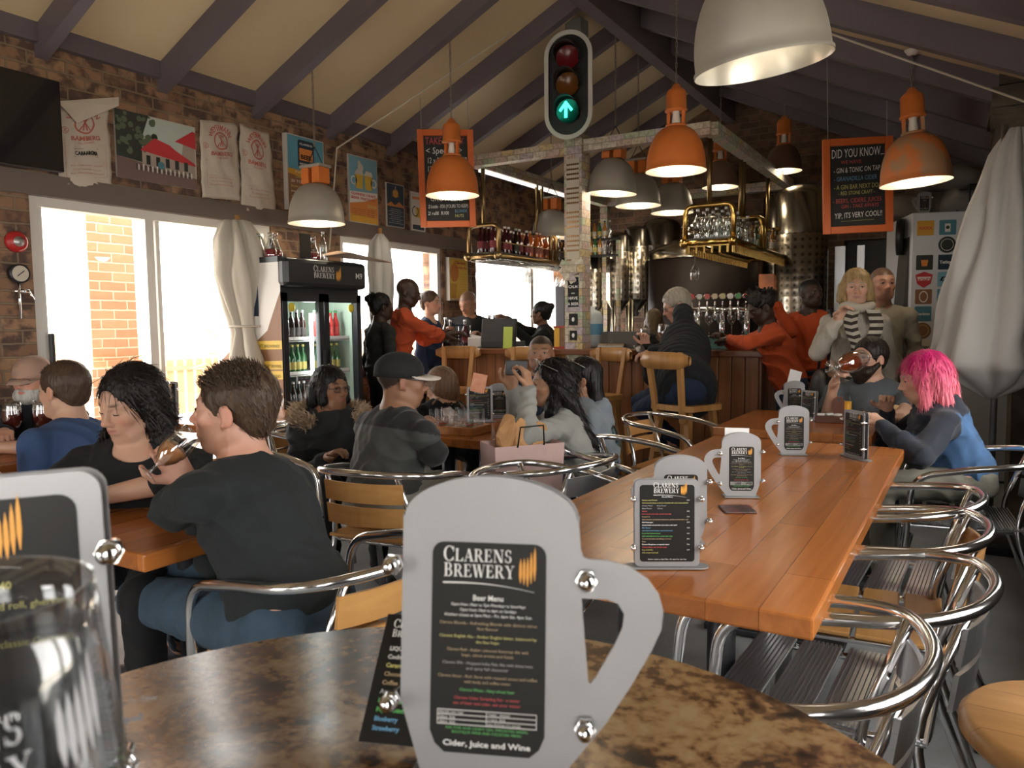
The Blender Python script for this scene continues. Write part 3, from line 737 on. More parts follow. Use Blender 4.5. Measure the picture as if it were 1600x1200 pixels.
for i, (t, sz) in enumerate((('KEEP', .03), ('CALM', .034), ('AND', .016), ('HAVE', .036), ('A BEER', .034))): put_text(m, t, 0, .10 - i * .05, sz, ink('w'), 'CENTER', frame_m((0, -.0925, 1.585), (1, 0, 0), (0, 0, 1)), bold=.02)
m.build('keep_calm_sign', INKM, root)
m = MB()
for z_, s_ in ((1.36, .085), (1.22, .07)): m.box((0, -.089, z_), (s_, .003, s_ * 1.2), mi=ink('k')); m.sphere((0, -.092, z_), .014, 8, ink('w'), (1, .2, 1.5))
m.build('small_sign', INKM, root)
m = MB()
for k, (dx, z_, ry) in enumerate(((-.06, 1.83, .5), (.03, 1.79, -.3), (-.02, 1.74, 1.0), (-.07, 1.76, .9), (.06, 1.85, .1))): m.box((dx, -.10 - .004 * k, z_), (.13, .002, .065), (0, ry, 0))
m.build('loose_banknote', note_m, root)
frame = empty('banknote_frame', ((FX0 + FX1) / 2, (FY + FYB) / 2, FZ), 0, 'overhead rectangular beam frame covered in banknotes, held by the column above the bar', 'overhead frame')
hx, hy = (FX1 - FX0) / 2, (FYB - FY) / 2
for n_, a_, b_ in (('near', (-hx, -hy, 0), (hx, -hy, 0)), ('far', (-hx, hy, 0), (hx, hy, 0)), ('left', (-hx, -hy, 0), (-hx, hy, 0)), ('right', (hx, -hy, 0), (hx, hy, 0))):
    MB().beam(a_, b_, .10, .10).build('beam', note_m, frame)
for sx in (-hx, hx): MB().box((sx, hy, -FZ / 2), (.1, .1, FZ - .1)).build('rear_post', note_m, frame)
for sx in (-hx,):
    tb = MB(); tb.span((sx - .03, -hy + .1, -.075), (sx + .03, hy - .5, -.052)); tb.build('light_strip', mat('tube_light_white', (.9, .9, .88), .4, emit=.5, ecol=(1, .95, .88)), frame)

# ================================================================= bottles and glasses
def prof_mesh(name, prof, n=16, mats=None, mi=None):
    m = MB(); m.lathe(prof, n=n); return m
BOT = {}
glass_thin = thin_glass('clear_drinking_glass', (.95, .96, .96), .05)
def make_bottle(kind, col, label_col=None, cap=(.7, .7, .7)):
    root = empty('bottle', (0, 0, 0)); gm_ = mat('bottle_glass_' + kind, col, .08, coat=.5)
    if kind == 'none': pr = [(0, 0), (.045, 0), (.048, .01), (.048, .14), (.04, .18), (.016, .21), (.014, .27), (0, .27)]
    elif kind == 'bulb': pr = [(0, 0), (.050, 0), (.054, .012), (.050, .05), (.022, .12), (.018, .17), (.021, .185), (.018, .185)]
    else: pr = [(0, 0), (.032, 0), (.034, .008), (.034, .15), (.026, .18), (.013, .215), (.0125, .27), (0, .27)]
    MB().lathe(pr, n=14).build('glass_body', thin_glass('clear_bottle_glass', (.80, .84, .83), .16) if kind in ('clear', 'bulb') else gm_, root)
    if kind == 'bulb': MB().lathe([(0, .003), (.050, .003), (.052, .015), (.046, .05), (.040, .062), (0, .062)], n=14).build('red_liquid', gm_, root); BOT[kind] = [root, False]; return
    r_ = .0352 if kind not in ('flask', 'bulb') else .0492
    if label_col: MB().lathe([(r_, .045), (r_, .115)], n=14).build('label_sleeve', mat('bottle_label_' + kind, label_col, .6), root)
    z = pr[-1][1]; MB().lathe([(0, z + .004), (.0155, z + .002), (.0155, z - .018), (.012, z - .02)], n=12).build('cap', mat('bottle_cap_' + kind, cap, .4, .3), root)
    BOT[kind] = [root, False]
def bottle(kind, loc, label, group, s=1.0):
    src = BOT[kind]; o = src[0] if not src[1] else copy_tree(src[0]); src[1] = True
    o.location = loc; o.scale = (s, s, s); return tag(o, label, 'bottle', group)
make_bottle('dark', (.02, .008, .006), (.06, .05, .045), (.6, .6, .6)); make_bottle('amber', (.45, .10, .015), (.25, .07, .04), (.75, .6, .5)); make_bottle('cherry', (.05, .008, .012), (.22, .03, .04), (.75, .72, .7))
make_bottle('green', (.03, .12, .04), (.5, .42, .12), (.6, .5, .15)); make_bottle('clear', (.42, .46, .44), None, (.7, .7, .7)); make_bottle('bulb', (.38, .02, .04), None, (.5, .45, .4))
make_bottle('whisky', (.38, .16, .03), (.6, .55, .45), (.05, .05, .05)); make_bottle('red', (.5, .03, .03), (.5, .05, .04), (.08, .3, .1))
# hanging brass racks: left one (x from left beam, runs back), right one
def rack(name, x0, x1, y0, y1, z, label, hang, mt, teeth):
    root = empty(name, ((x0 + x1) / 2, (y0 + y1) / 2, z), 0, label, 'hanging rack', 'brass pipe racks hanging over the bar')
    w, l = (x1 - x0) / 2, (y1 - y0) / 2
    m = MB()
    for s in (-1, 1): m.tube([(s * w, -l, 0), (s * w, l, 0)], .024, 12)
    for s in (-1, 1): m.tube([(-w, s * l, 0), (w, s * l, 0)], .024, 12)
    for sx in (-1, 1):
        for sy in (-1, 1): m.sphere((sx * w, sy * l, 0), .042, 12)
    m.build('pipe_frame', mt, root)
    MB().box((0, 0, .03), (w * 2 - .02, l * 2, .012)).build('shelf_board', mat('rack_shelf_dark', (.06, .06, .05), .35, .3), root)
    for sy in (-.98, -.05, .05, .98):
        m = MB(); m.tube(fillet([(-w, sy * l, 0), (-w, sy * l, .30), (w, sy * l, .30), (w, sy * l, 0)], .07), .022, 10); m.build('hoop', mt, root)
        MB().tube([(0, sy * l, .30), (0, sy * l, hang)], .020, 10).build('hanger_pipe', brass_dk, root)
    for s in (-1, 1): MB().tube([(s * w, -l, .13), (s * w, l, .13)], .005, 6).build('guard_rail', mt, root)
    if teeth:
        m = MB(); k = int(l * 2 / .05)
        for i in range(k):
            y = -l + .03 + i * .05
            for s in (-1, 1): m.box((s * w * .97, y, -.05), (.012, .016, .08))
        for i in range(6): m.box((-w * .8 + i * w * .32, -l, -.05), (.016, .012, .08))
        [m.box((s * w * .97, 0, -.03), (.008, l * 2, .01)) for s in (-1, 1)]; m.box((0, -l, -.03), (w * 2, .008, .01)); m.build('glass_rail_teeth', mt, root)
    else:
        m = MB()
        for i in range(7): m.tube([(-w + .04 + i * (2 * w - .08) / 6, -l, -.045), (-w + .04 + i * (2 * w - .08) / 6, l, -.045)], .004, 6)
        m.build('glass_rail', chrome, root)
    return root
pL = onz(735, 392, 0)
ZL = FZ - 1.02
LX = FX0 + .02
rack('left_bottle_rack' if False else 'bottle_rack', LX - .17, LX + .17, FY + .08, FY + 2.35, 1.98, 'aged brass pipe rack over the window side of the bar holding cider bottles', FZ - 1.98 - .05, brass_dk, False)
RX = FX1 - .05
ry0, ry1 = FY + .1, FY + 2.2
rack('bottle_rack', RX - .2, RX + .2, ry0, ry1, 1.98, 'bright brass pipe rack at the tank side of the bar holding clear bottles', FZ - 1.98 - .05, brass, True)
kinds = ['cherry'] * 5 + ['dark'] * 2 + ['cherry'] * 3 + ['amber'] * 8 + ['dark'] * 6 + ['whisky', 'green', 'clear', 'whisky', 'dark', 'clear']
names = {'cherry': 'dark cherry cider', 'dark': 'dark beer', 'amber': 'glowing amber', 'whisky': 'whisky', 'green': 'green spirit', 'clear': 'clear spirit', 'red': 'red liqueur'}
for i, k in enumerate(kinds):
    for j, dx in enumerate((-.07, .07)):
        if j == 1 and i % 3 == 2: continue
        y = FY + .16 + i * .072
        bottle(k, (LX + dx, y, 1.98 + .0365), names[k] + ' bottle on the aged brass window side rack', 'bottles on the window side rack: ' + names[k])
for i in range(11):
    for j, dx in enumerate((-.12, -.04, .04, .12)):
        k = 'clear' if i < 7 else ('dark', 'whisky', 'green', 'clear')[(i + j) % 4]
        if i > 2 and j in (1, 3) and i % 2: continue
        bottle(k, (RX + dx, ry0 + .10 + i * .17, 1.98 + .0365), names[k] + ' bottle standing on the bright brass rack', 'bottles on the tank side rack: ' + names[k], .92)
# wine glasses hanging upside down
def make_stem(up=True):
    m = MB(); m.lathe([(0, 0), (.032, 0), (.03, .003), (.006, .008), (.004, .02), (.004, .085), (.012, .095), (.03, .12), (.036, .15), (.034, .18), (.029, .21)], n=16); return m.mesh('stem_glass')
stem_me = make_stem(); stem_me.materials.append(glass_thin)
def stemglass(loc, label, group, flip=False, s=1, rot=None, cat='glass', name='stem_glass'):
    o = bpy.data.objects.new(name, stem_me); COL.objects.link(o); o.location = loc; o.scale = (s, s, s)
    o.rotation_euler = rot if rot else ((PI, 0, 0) if flip else (0, 0, 0)); return tag(o, label, cat, group)
for i in range(20):
    for j in range(3):
        stemglass((LX - .13 + j * .12 + .02 * (i % 2), FY + .2 + i * .105, 1.955), 'stem glass hanging upside down under the window side rack', 'stem glasses hanging under the window side rack', True, .95)
stemglass((RX - .19, ry0 + .25, 1.92), 'single wine glass hanging alone under the bright brass rack', None, True, 1.1)

# ================================================================= traffic light
root = empty('traffic_light', (CX + .04, FY - .24, 0), math.radians(12), 'working traffic light with a green arrow lit, mounted high on the column', 'traffic light')
z0, z1 = pix((CX, FY - .24, 2.86))[1], 0
zt_, zb_ = ony(890, 47, FY - .24).z, ony(890, 218, FY - .24).z; zc = (zt_ + zb_) / 2; H = zt_ - zb_; Wd = .415
def capsule(w, h, n=16):
    r_ = w / 2; return arc((0, h / 2 - r_), r_, 0, PI, n) + arc((0, -h / 2 + r_), r_, PI, 2 * PI, n)
RX90 = Matrix.Rotation(PI / 2, 3, 'X')
me = poly_hole_mesh(capsule(Wd, H), [capsule(Wd * .83, H - Wd * .17)], .02)
m = MB(); merge_mesh(m, me, Matrix.Translation((0, 0, zc)) @ RX90.to_4x4()); m.build('white_border', mat('signal_border_white', (.62, .60, .55), .5), root)
MB().prism(capsule(Wd * .96, H * .985), .012, (0, .02, zc), RX90).build('backboard', black, root)
MB().box((0, .08, zc), (.26, .12, H * .82), bev=.03).build('housing', black, root)
for k, (nm, col, em) in enumerate((('red_lens', (.20, .01, .012), .03), ('amber_lens', (.22, .07, .01), .03), ('green_lens', (.0, .03, .02), .02))):
    z_ = zc + (1 - k) * H * .245; L_ = MB()
    L_.lathe([(0, -.03), (.06, -.025), (.098, 0)], (0, 0, 0), 28, R=RX90.inverted() if False else Matrix.Rotation(PI / 2, 3, 'X')); lo = L_.build(nm, mat(nm, tuple(q * .45 for q in col), .25, emit=em, ecol=col, coat=.0), root, loc=(0, -.03, z_)); 
    v = MB(); n = 20; vs = []
    for i in range(n + 1):
        a = math.radians(-20 + 220 * i / n); dl = .05 + .10 * max(0, math.sin(a)) ** .7
        vs += [(math.cos(a) * .105, -.02, math.sin(a) * .105), (math.cos(a) * .103, -.02 - dl, math.sin(a) * .103)]
    v.add(vs, [(2 * i, 2 * i + 1, 2 * i + 3, 2 * i + 2) for i in range(n)], 0, True); vo = v.build('visor', black, root, loc=(0, -.01, z_))
    sm_ = vo.modifiers.new('s', 'SOLIDIFY'); sm_.thickness = .004
    if k == 2:
        ar = MB(); ar.prism([(-.012, -.07), (.012, -.07), (.012, .02), (.045, -.02), (.06, -.005), (.005, .065), (-.005, .065), (-.06, -.005), (-.045, -.02), (-.012, .02)], .004, (0, -.062, 0), RX90)
        ar.build('arrow', mat('signal_green_lit', (.05, .9, .6), .4, emit=3.0, ecol=(.03, .85, .5)), lo)
MB().box((0, .19, zc), (.06, .12, .3)).build('bracket', darkmet, root)

# ================================================================= pendant lamps
grey_shade = mat('lamp_grey_aluminium', (.42, .39, .34), .5, .35, var=(5, (.33, .31, .27), .3))
inner = mat('lamp_inside_silver', (.62, .59, .52), .32, .7)
rust_shade = mat('lamp_brown_enamel', (.16, .09, .06), .5)
chipped = mat('lamp_orange_chipped', (.62, .19, .05), .5, var=(7, (.42, .24, .13), .06))
bulb_m = mat('lamp_bulb_lit', (1, .95, .85), .4, emit=1.6, ecol=(1, .93, .8))
def lamp(px, py, D, kind, label, dia=.42, tilt=(0, 0), rot=0, topz=None, power=3.0):
    """px,py: centre of the rim in the photo; D: camera depth"""
    p = at(px, py, D); root = empty('pendant_lamp', (0, 0, 0), 0, label, 'pendant lamp', 'factory pendant lamps')
    r = dia / 2; h = r * (1.42 if kind != 'grey' else 1.36)
    pr = [(r * 1.03, 0), (r * 1.03, .012), (r, .02)] + [(r * math.cos(t) ** .75, .02 + h * math.sin(t)) for t in [PI / 2 * i / 14 for i in range(1, 13)]] + [(r * .22, h + .02), (0, h + .022)]
    ins = [(r * 1.02, .0)] + [(r * .97 * math.cos(t) ** .75, .015 + h * .97 * math.sin(t)) for t in [PI / 2 * i / 14 for i in range(1, 14)]] + [(0, h * .97 + .01)]
    sm = {'orange': orange, 'grey': grey_shade, 'rust': rust_shade, 'chip': chipped}[kind]
    sh = MB().lathe(pr, n=48).build('shade', sm, root)
    MB().lathe(ins, n=48).build('reflector', inner, sh)
    MB().sphere((0, 0, h * .5), .045, 14, 0, (1, 1, 1.5)).build('bulb', bulb_m, root)
    if kind == 'grey':
        m = MB()
        for s in (-1, 1): m.box((s * .055, 0, h + .075), (.075, .12, .12), bev=.006)
        m.build('ballast_box', orange, root)
        MB().box((0, 0, h + .145), (.21, .13, .022), bev=.004).build('top_plate', grey_shade, root)
        topm = h + .155; m = MB()
        for s in (-1, 1): m.tube([(s * .08, 0, topm), (0, 0, topm + .14)], .004, 6)
        m.build('hanger_wire', darkmet, root); topm += .14
    else:
        m = MB()
        for s in (-1, 1): m.box((s * .055, 0, h + .07), (.022, .022, .12))
        m.lathe([(.05, h + .015), (.075, h + .01), (.075, h + .025), (0, h + .03)], n=20); m.build('yoke', sm if kind != 'rust' else orange, root)
        MB().lathe([(0, h + .02), (.022, h + .02), (.03, h + .05), (.024, h + .10), (.03, h + .13), (0, h + .13)], n=16).build('porcelain_socket', mat('porcelain', (.75, .72, .65), .4), root)
        MB().lathe([(0, h + .12), (.078, h + .12), (.08, h + .13), (.072, h + .14), (.07, h + .25), (.06, h + .265), (.035, h + .285), (.02, h + .31), (0, h + .31)], n=28).build('canister', orange, root)
        topm = h + .31
    R_ = Euler((tilt[0], tilt[1], rot)).to_matrix().to_4x4()
    top = p + R_.to_3x3() @ Vector((0, 0, topm))
    root.location = p; root.rotation_euler = (tilt[0], tilt[1], rot)
    inv = (Matrix.Translation(p) @ R_).inverted()
    zc_ = topz or roof_z(top.x); q = MB(); a = top; n = max(4, int((zc_ - top.z) / .035))
    for i in range(n):
        za = top.z + (zc_ - top.z) * i / n; zb = top.z + (zc_ - top.z) * (i + 1) / n + .004; dx = .006 if i % 2 else 0
        c = [(top.x - (.006 if i % 2 else 0), top.y - (0 if i % 2 else .006), za), (top.x + (.006 if i % 2 else 0), top.y + (0 if i % 2 else .006), za), (top.x + (.006 if i % 2 else 0), top.y + (0 if i % 2 else .006), zb), (top.x - (.006 if i % 2 else 0), top.y - (0 if i % 2 else .006), zb)]
        q.tube([inv @ Vector(v) for v in c], .0028, 5, closed=True, caps=False)
    q.build('chain', mat('chain_steel', (.3, .27, .23), .4, .8), root)
    if zc_ > 3: m = MB(); m.lathe([(0, -.03), (.03, -.028), (.05, 0)], (0, 0, 0), 16); ro = m.build('ceiling_rose', white, root); ro.matrix_local = inv @ Matrix.Translation((top.x, top.y, zc_))
    if power:
        l = bpy.data.lights.new('lamp_light', 'POINT'); l.energy = power * .9; l.color = (1, .84, .62); l.shadow_soft_size = .09
        o = bpy.data.objects.new('lamp_light', l); COL.objects.link(o); o.location = p + Vector((0, 0, h * .12)); 
    return root
lamp(1192, 104, 2.46, 'grey', 'large tilted grey aluminium lamp shade hanging close at the top', tilt=(.10, -.13), rot=.3, power=.25)
lamp(1056, 268, 5.5, 'orange', 'bright orange lamp hanging in front of the right brass rack', power=4)
lamp(707, 306, 6.2, 'orange', 'orange lamp hanging in front of the take away chalkboard', power=4)
lamp(1431, 286, 5.0, 'chip', 'chipped orange lamp hanging beside the did you know chalkboard', tilt=(0, -.07), rot=.2, power=5)
lamp(495, 350, 5.9, 'grey', 'grey lamp with orange block hanging over the fridge and posters', power=4)
lamp(956, 303, 6.75, 'grey', 'grey lamp hanging right beside the banknote column', tilt=(0, .06), power=4)
lamp(997, 322, 7.35, 'grey', 'grey lamp half behind the one beside the column', power=4)
lamp(1050, 333, 7.9, 'grey', 'lowest grey lamp of the cluster over the tanks', power=4)
lamp(1125, 293, 8.1, 'rust', 'dim brown lamp behind the brass hanger pipes', dia=.36, power=3)
lamp(1224, 268, 8.0, 'rust', 'small brown lamp hanging above the big steel tank', dia=.36, power=3)
lamp(862, 372, 8.4, 'grey', 'grey lamp with orange blocks behind the bottles of the window side rack', power=3)
# ================================================================= menu holders
bolt_m = chrome
def bolts(root, pts, th=.010):
    for (x, z) in pts:
        m = MB(); m.tube([(x, -th - .006, z), (x, th + .002, z)], .0032, 8); m.sphere((x, -th - .005, z), .0062, 10); m.lathe([(0, 0), (.0078, 0), (.0078, .004), (0, .004)], (x, 0, 0), 6, R=RX90) if False else None
        m.prism([(.0075 * math.cos(k * PI / 3), .0075 * math.sin(k * PI / 3)) for k in range(6)], .004, (x, -th + .004, z), RX90); m.build('bolt', bolt_m, root)
BEER = [('Beer Menu', 'w', 1.9, 1), ('Open from 10am to 7pm Mondays to Saturdays', 'w', 1, 1), ('Open from 10am to 6pm on Sundays', 'w', 1, 1), ('Kitchen closes at 5pm Mon - Fri, 6pm Sat, 4pm Sun', 'w', 1, 1), None,
        ('Clarens Blonde - Refreshing Blonde with distinct citrus', 't', 1, 1), ('fine flavour', 't', 1, 1), None, ('Clarens English Ale - Amber English bitter, balanced by', 'y', 1, 1), ('the fine hops', 'y', 1, 1), None,
        ('Clarens Red - Amber coloured American Ale with', 't', 1, 1), ('hops, citrus aroma and finish', 't', 1, 1), None, ('Clarens IPA - Hopped India Pale Ale with bitterness', 'e', 1, 1), ('and spicy full character', 'e', 1, 1), None,
        ('Clarens Stout - Rich Stout with roasted cocoa and coffee', 't', 1, 1), ('with body and coffee notes', 't', 1, 1), None, ('Clarens Weiss - Hazy wheat beer', 'g', 1, 1), None,
        ('Clarens Cider Sampling Set - a taster', 'r', 1, 1), ('set of beer and cider, ask your waiter', 'r', 1, 1)]
def mug_text(w, h):
    """black card w x h in local xy with the beer menu"""
    m = MB(); k = mug_card_outline(w, h); m.add([Vector((x, y, 0)) for x, y in k], [list(range(len(k)))], ink('k'))
    T = Matrix.Translation((0, 0, .0006)); L_ = -w * .38
    logo(m, -w * .40, h * .335, w * .80, T)
    y = h * .225; u = h * .0238
    for ln in BEER:
        if ln is None: y -= u * .55; continue
        t, c, s, _ = ln; wd = min(w * .88, len(t) * u * .36 * s); put_text(m, t, 0, y, u * .82 * s, ink(c), 'CENTER', T, wd, bold=.012 if s > 1 else 0); y -= u * (1.05 if s == 1 else 1.15)
    y0 = -h * .365; hw = w * .43
    for k_ in range(4): m.box((0, y0 + k_ * u * .95, .0006), (hw * 2, .0004, .0004), mi=ink('w'))
    for xx in (-hw, 0, hw): m.box((xx, y0 + u * 1.42, .0006), (.0004, u * 2.85, .0004), mi=ink('w'))
    for i, (a, b_) in enumerate((('PRICES ON TAP', 'TAKE - AWAY'), ('500ml  R30', '1 Litre  R50'), ('300ml  R20', 'plus R10 for 2 L bottle'))):
        put_text(m, a, -hw + .001, y0 + (2 - i) * u * .95 + u * .15, u * .72, ink('w'), 'LEFT', T); put_text(m, b_, .001, y0 + (2 - i) * u * .95 + u * .15, u * .72, ink('w'), 'LEFT', T)
    put_text(m, 'ASK FOR OUR CRAFT GIN, IMPORTED BEERS,', 0, y0 - u * .9, u * .7, ink('g'), 'CENTER', T, w * .72); put_text(m, 'BOUTIQUE WINE AND COCKTAIL MENU', 0, y0 - u * 1.7, u * .7, ink('g'), 'CENTER', T, w * .60)
    put_text(m, 'Cider, Juice and Wine', 0, -h * .465, u * 1.6, ink('w'), 'CENTER', T, w * .76, bold=.02)
    return m.mesh('beer_menu_card')
def mug_card_outline(w, h):
    a, b_ = w / 2, h / 2; c = w * .13
    return arc((a - c * .8, b_ - c * .8), c * .8, 0, PI / 2, 5) + arc((-a + c * .8, b_ - c * .8), c * .8, PI / 2, PI, 5) + [(-a, -b_ + c * 1.4), (-a + c * .35, -b_ + c * .55), (-a + c, -b_), (a - c, -b_), (a - c * .35, -b_ + c * .55), (a, -b_ + c * 1.4)]
def make_mug_menu(mirror=False):
    root = empty('mug_menu_holder', (0, 0, 0)); s = .125; sg = -1 if mirror else 1
    top = [(.5, 1.49)] + [(.5 * math.cos(t) * .985, 1.47 + .235 * math.sin(t)) for t in [PI * k / 20 for k in range(0, 21)]] + [(-.5, 1.49)]
    o = [(.36, 0)] + [(.66, .38), (.80, .60), (.90, .78), (.955, .90), (.965, 1.0), (.94, 1.09), (.88, 1.17), (.78, 1.235), (.66, 1.262), (.56, 1.265), (.53, 1.275), (.515, 1.31)] + top + [(-.5, .44), (-.36, 0)]
    hole = [(.52, 1.05), (.66, 1.05), (.72, 1.03), (.755, .975), (.745, .90), (.70, .80), (.60, .62), (.575, .59), (.56, .60)]
    o = [(x * s * sg, y * s) for x, y in o]; hole = [(x * s * sg, y * s) for x, y in hole]
    pl = poly_hole_mesh(o, [hole], .003); m = MB(); merge_mesh(m, pl, Matrix.Translation((0, 0, 0)) @ RX90.to_4x4()); m.build('mug_plate', steel, root)
    m2 = MB(); merge_mesh(m2, poly_hole_mesh([(x, y) for x, y in o if abs(x) <= s * .5001], [], .003), Matrix.Translation((0, .018, 0)) @ RX90.to_4x4()); m2.build('back_plate', steel, root)
    ce = link('menu_card', MUGTXT, None, root); ce.matrix_local = frame_m((0, -.0036, .75 * s), (1, 0, 0), (0, 0, 1))
    ce2 = link('menu_card', MUGTXT, None, root); ce2.matrix_local = frame_m((0, .0186, .75 * s), (-1, 0, 0), (0, 0, 1))
    bolts(root, [(-.545 * s * sg, 1.2 * s), (-.545 * s * sg, .44 * s), (.55 * s * sg, 1.155 * s), (.55 * s * sg, .36 * s)])
    MB().box((0, .009, .0015), (.11, .06, .003)).build('base_foot', steel, root)
    return root
MUGTXT = mug_text(.65 * .125, 1.17 * .125); [MUGTXT.materials.append(x) for x in INKM]
FOOD = [('Starters and Platters', 'y'), ('with bread and cheese, a selection of pickles with cured meats, gherkins', 'y'), ('Cheese Platter        Bread Board', 'e'), ('Meat Platter          Olives', 'e'), ('Eisbein', 'r'), ('with mustard and mash, served crisp with', 'r'), ('Smoked Pork', 't'), ('with mustard, sauerkraut and onions, grilled, served with a roll', 't'),
        ('Chef Hamburgers', 'w'), ('of pure beef, served with chips and a side salad', 'w'), ('Plain Burger', 'b'), ('with lettuce and tomato, served with salad', 'b'), ('Rump Steak Sandwich Board', 'g'), ('with caramelised onions, served with chips', 'g'), ('Toasted Sandwich with fillings of choice', 't'), ('Pizza', 't'), ('Brewers Ploughman, see specials board', 'w'), ('Children Menu, also Chicken strips', 'r'), ('Soup of the Day', 'y'), ('with crusty bread roll', 'y')]
def food_text(w, h):
    m = MB(); k = rrect(w, h, w * .06); m.add([Vector((x, y, 0)) for x, y in k], [list(range(len(k)))], ink('k')); T = Matrix.Translation((0, 0, .0006))
    logo(m, -w * .25, h * .395, w * .60, T); put_text(m, 'Food Menu', 0, h * .335, h * .03, ink('w'), 'CENTER', T, shear=.2)
    y = h * .295; u = h * .036
    for i, (t, c) in enumerate(FOOD):
        put_text(m, t, -w * .46, y, u * .62, ink(c), 'LEFT', T, min(w * .84, len(t) * u * .26), bold=.01)
        if i % 2 == 0 and i != 2: put_text(m, 'R%d' % (40 + 13 * (i % 5)), w * .36, y, u * .6, ink('w'), 'LEFT', T)
        y -= u
    put_text(m, 'Kitchen closes at 5pm Mon - Fri, 6pm Sat, 4pm Sun', 0, -h * .475, u * .6, ink('w'), 'CENTER', T, w * .7)
    return m.mesh('food_menu_card')
def make_rect_menu(txt=None, big=False):
    root = empty('menu_holder', (0, 0, 0)); w, h = .152, .205
    o = rrect(w, h, .012, 5, (0, h / 2)); MB().prism(o, .003, (0, 0, .004), RX90).build('front_plate', steel, root)
    MB().prism(o, .003, (0, .018, .004), RX90).build('rear_plate', steel, root)
    ce = link('menu_card', txt, None, root); ce.matrix_local = frame_m((0, -.0036, h / 2 + .004), (1, 0, 0), (0, 0, 1))
    ce = link('menu_card', txt, None, root); ce.matrix_local = frame_m((0, .0186, h / 2 + .004), (-1, 0, 0), (0, 0, 1))
    bolts(root, [(s * (w / 2 + .003), z) for s in (-1, 1) for z in (.05, .165)])
    m = MB(); m.prism([(x, y) for x, y in capsule(.05, .20)], .003, (0, .009, 0), Matrix.Rotation(PI / 2, 3, 'Z')); m.build('base_foot', steel, root); return root
FT = food_text(.128, .182); [FT.materials.append(x) for x in INKM]
def front_food(w, h):   # the blurred near holder: big type as on the photo
    m = MB(); k = rrect(w, h, w * .07); m.add([Vector((x, y, 0)) for x, y in k], [list(range(len(k)))], ink('k')); T = Matrix.Translation((0, 0, .0006))
    logo(m, -w * .33, h * .36, w * .62, T)
    y = h * .24; u = h * .047
    rows = [('Eisbein', 'R40', 'y'), ('with sauerkraut, mustard, served on a bread roll, gherkins,', '', 'y'), ('pickles and cheese', '', 'y'), ('Bratwurst (a classic German)', '', 'y'), ('Cheese board for two', '', 'e'), ('Smoked meat', '', 'r'), ('served with chips and salad', '', 'r'), ('Platter to share', 'R110', 'w'), ('with cheese, olives, bread, cold meats', '', 'e'), ('Soup of the day with crusty bread', '', 'b'), ('Chicken board with salad', '', 'b'), ('Toasted sandwich', 'R170', 'g'), ('with chips', '', 'g')]
    for t, p_, c in rows:
        put_text(m, t, w * .46 if len(t) > 40 or 'classic' in t else -w * .1, y, u * .62, ink(c), 'RIGHT' if len(t) > 40 or 'classic' in t else 'RIGHT', T, None)
        if p_: put_text(m, p_, w * .25, y + u * .1, u * .66, ink(c), 'RIGHT', T, bold=.03)
        y -= u * 1.15
    return m.mesh('front_food_card')
FF = front_food(.128, .182); [FF.materials.append(x) for x in INKM]
mug = make_mug_menu(); mugm = make_mug_menu(True); rect = make_rect_menu(FT); rectn = make_rect_menu(FF)
def place(o, p, face, tilt=0, label=None, cat='menu holder', group=None, roll=0, copy=True, s=1):
    """face: degrees the card looks toward, from -y"""
    o.location = p; o.rotation_euler = (math.radians(tilt), math.radians(roll), math.radians(face)); o.scale = (s, s, s); return tag(o, label, cat, group)
p = at(760, 1200, .517); p.z = ZG
place(mug, (p.x, p.y, ZG + .0015), 22.5, -7, 'large steel mug shaped beer menu holder in the foreground on the granite table', roll=.3, s=.965)
def lt(px, py): q = onz(px, py, .75); return (q.x, q.y, .7515)
place(mugm, lt(1158, 777), 26, -2, 'mug shaped steel menu holder before a blank white card, coaster at its foot')
o = copy_tree(mugm); place(o, lt(1240, 711), 24, -2, 'mug shaped steel menu holder farthest along the long table')
o = copy_tree(mugm); q = lt(1045, 868); place(o, (q[0] - .01, q[1] + .12, q[2]), 27, -2, 'mug shaped steel menu holder peeking out behind the rectangular food menu', s=1.08)
place(rect, lt(1042, 888), 29, -2, 'rectangular steel food menu holder on the long table with coloured lines')
o = copy_tree(rect); place(o, lt(1334, 716), -50, 0, 'rectangular steel menu holder seen nearly edge on at the far end of the long table', s=.95)
p = at(-62, 1320, .425); place(rectn, (p.x, p.y, ZG + .001), 50, -4, 'blurred rectangular food menu holder at the lower left behind the beer glass', s=1.08, roll=-1.5)
o = copy_tree(rect); p = onz(712, 668, .75); place(o, (p.x, p.y + .25, .7515), 30, -2, 'rectangular menu holder with an orange card clipped on, behind the water bottle')
o2 = copy_tree(mug); p = onz(738, 662, .75); place(o2, (p.x, p.y + .3, .7515), 35, -2, 'mug shaped menu holder behind the water bottle on the tasting table')
o = copy_tree(mugm); p = onz(1241, 650, .75); place(o, (p.x, p.y, .7515), 30, -2, 'mug shaped menu holder with a tilted white card on the burger table')
o = copy_tree(rect); p = onz(1262, 655, .75); place(o, (p.x, p.y, .7515), -40, -2, 'small rectangular holder beside the tilted white card on the burger table', s=.8)
o = copy_tree(rect); qf = onz(484, 628, .75); place(o, (qf.x, qf.y, .7515), 48, -2, 'rectangular menu holder with a black card stuck on top before the fridge', s=1.25)
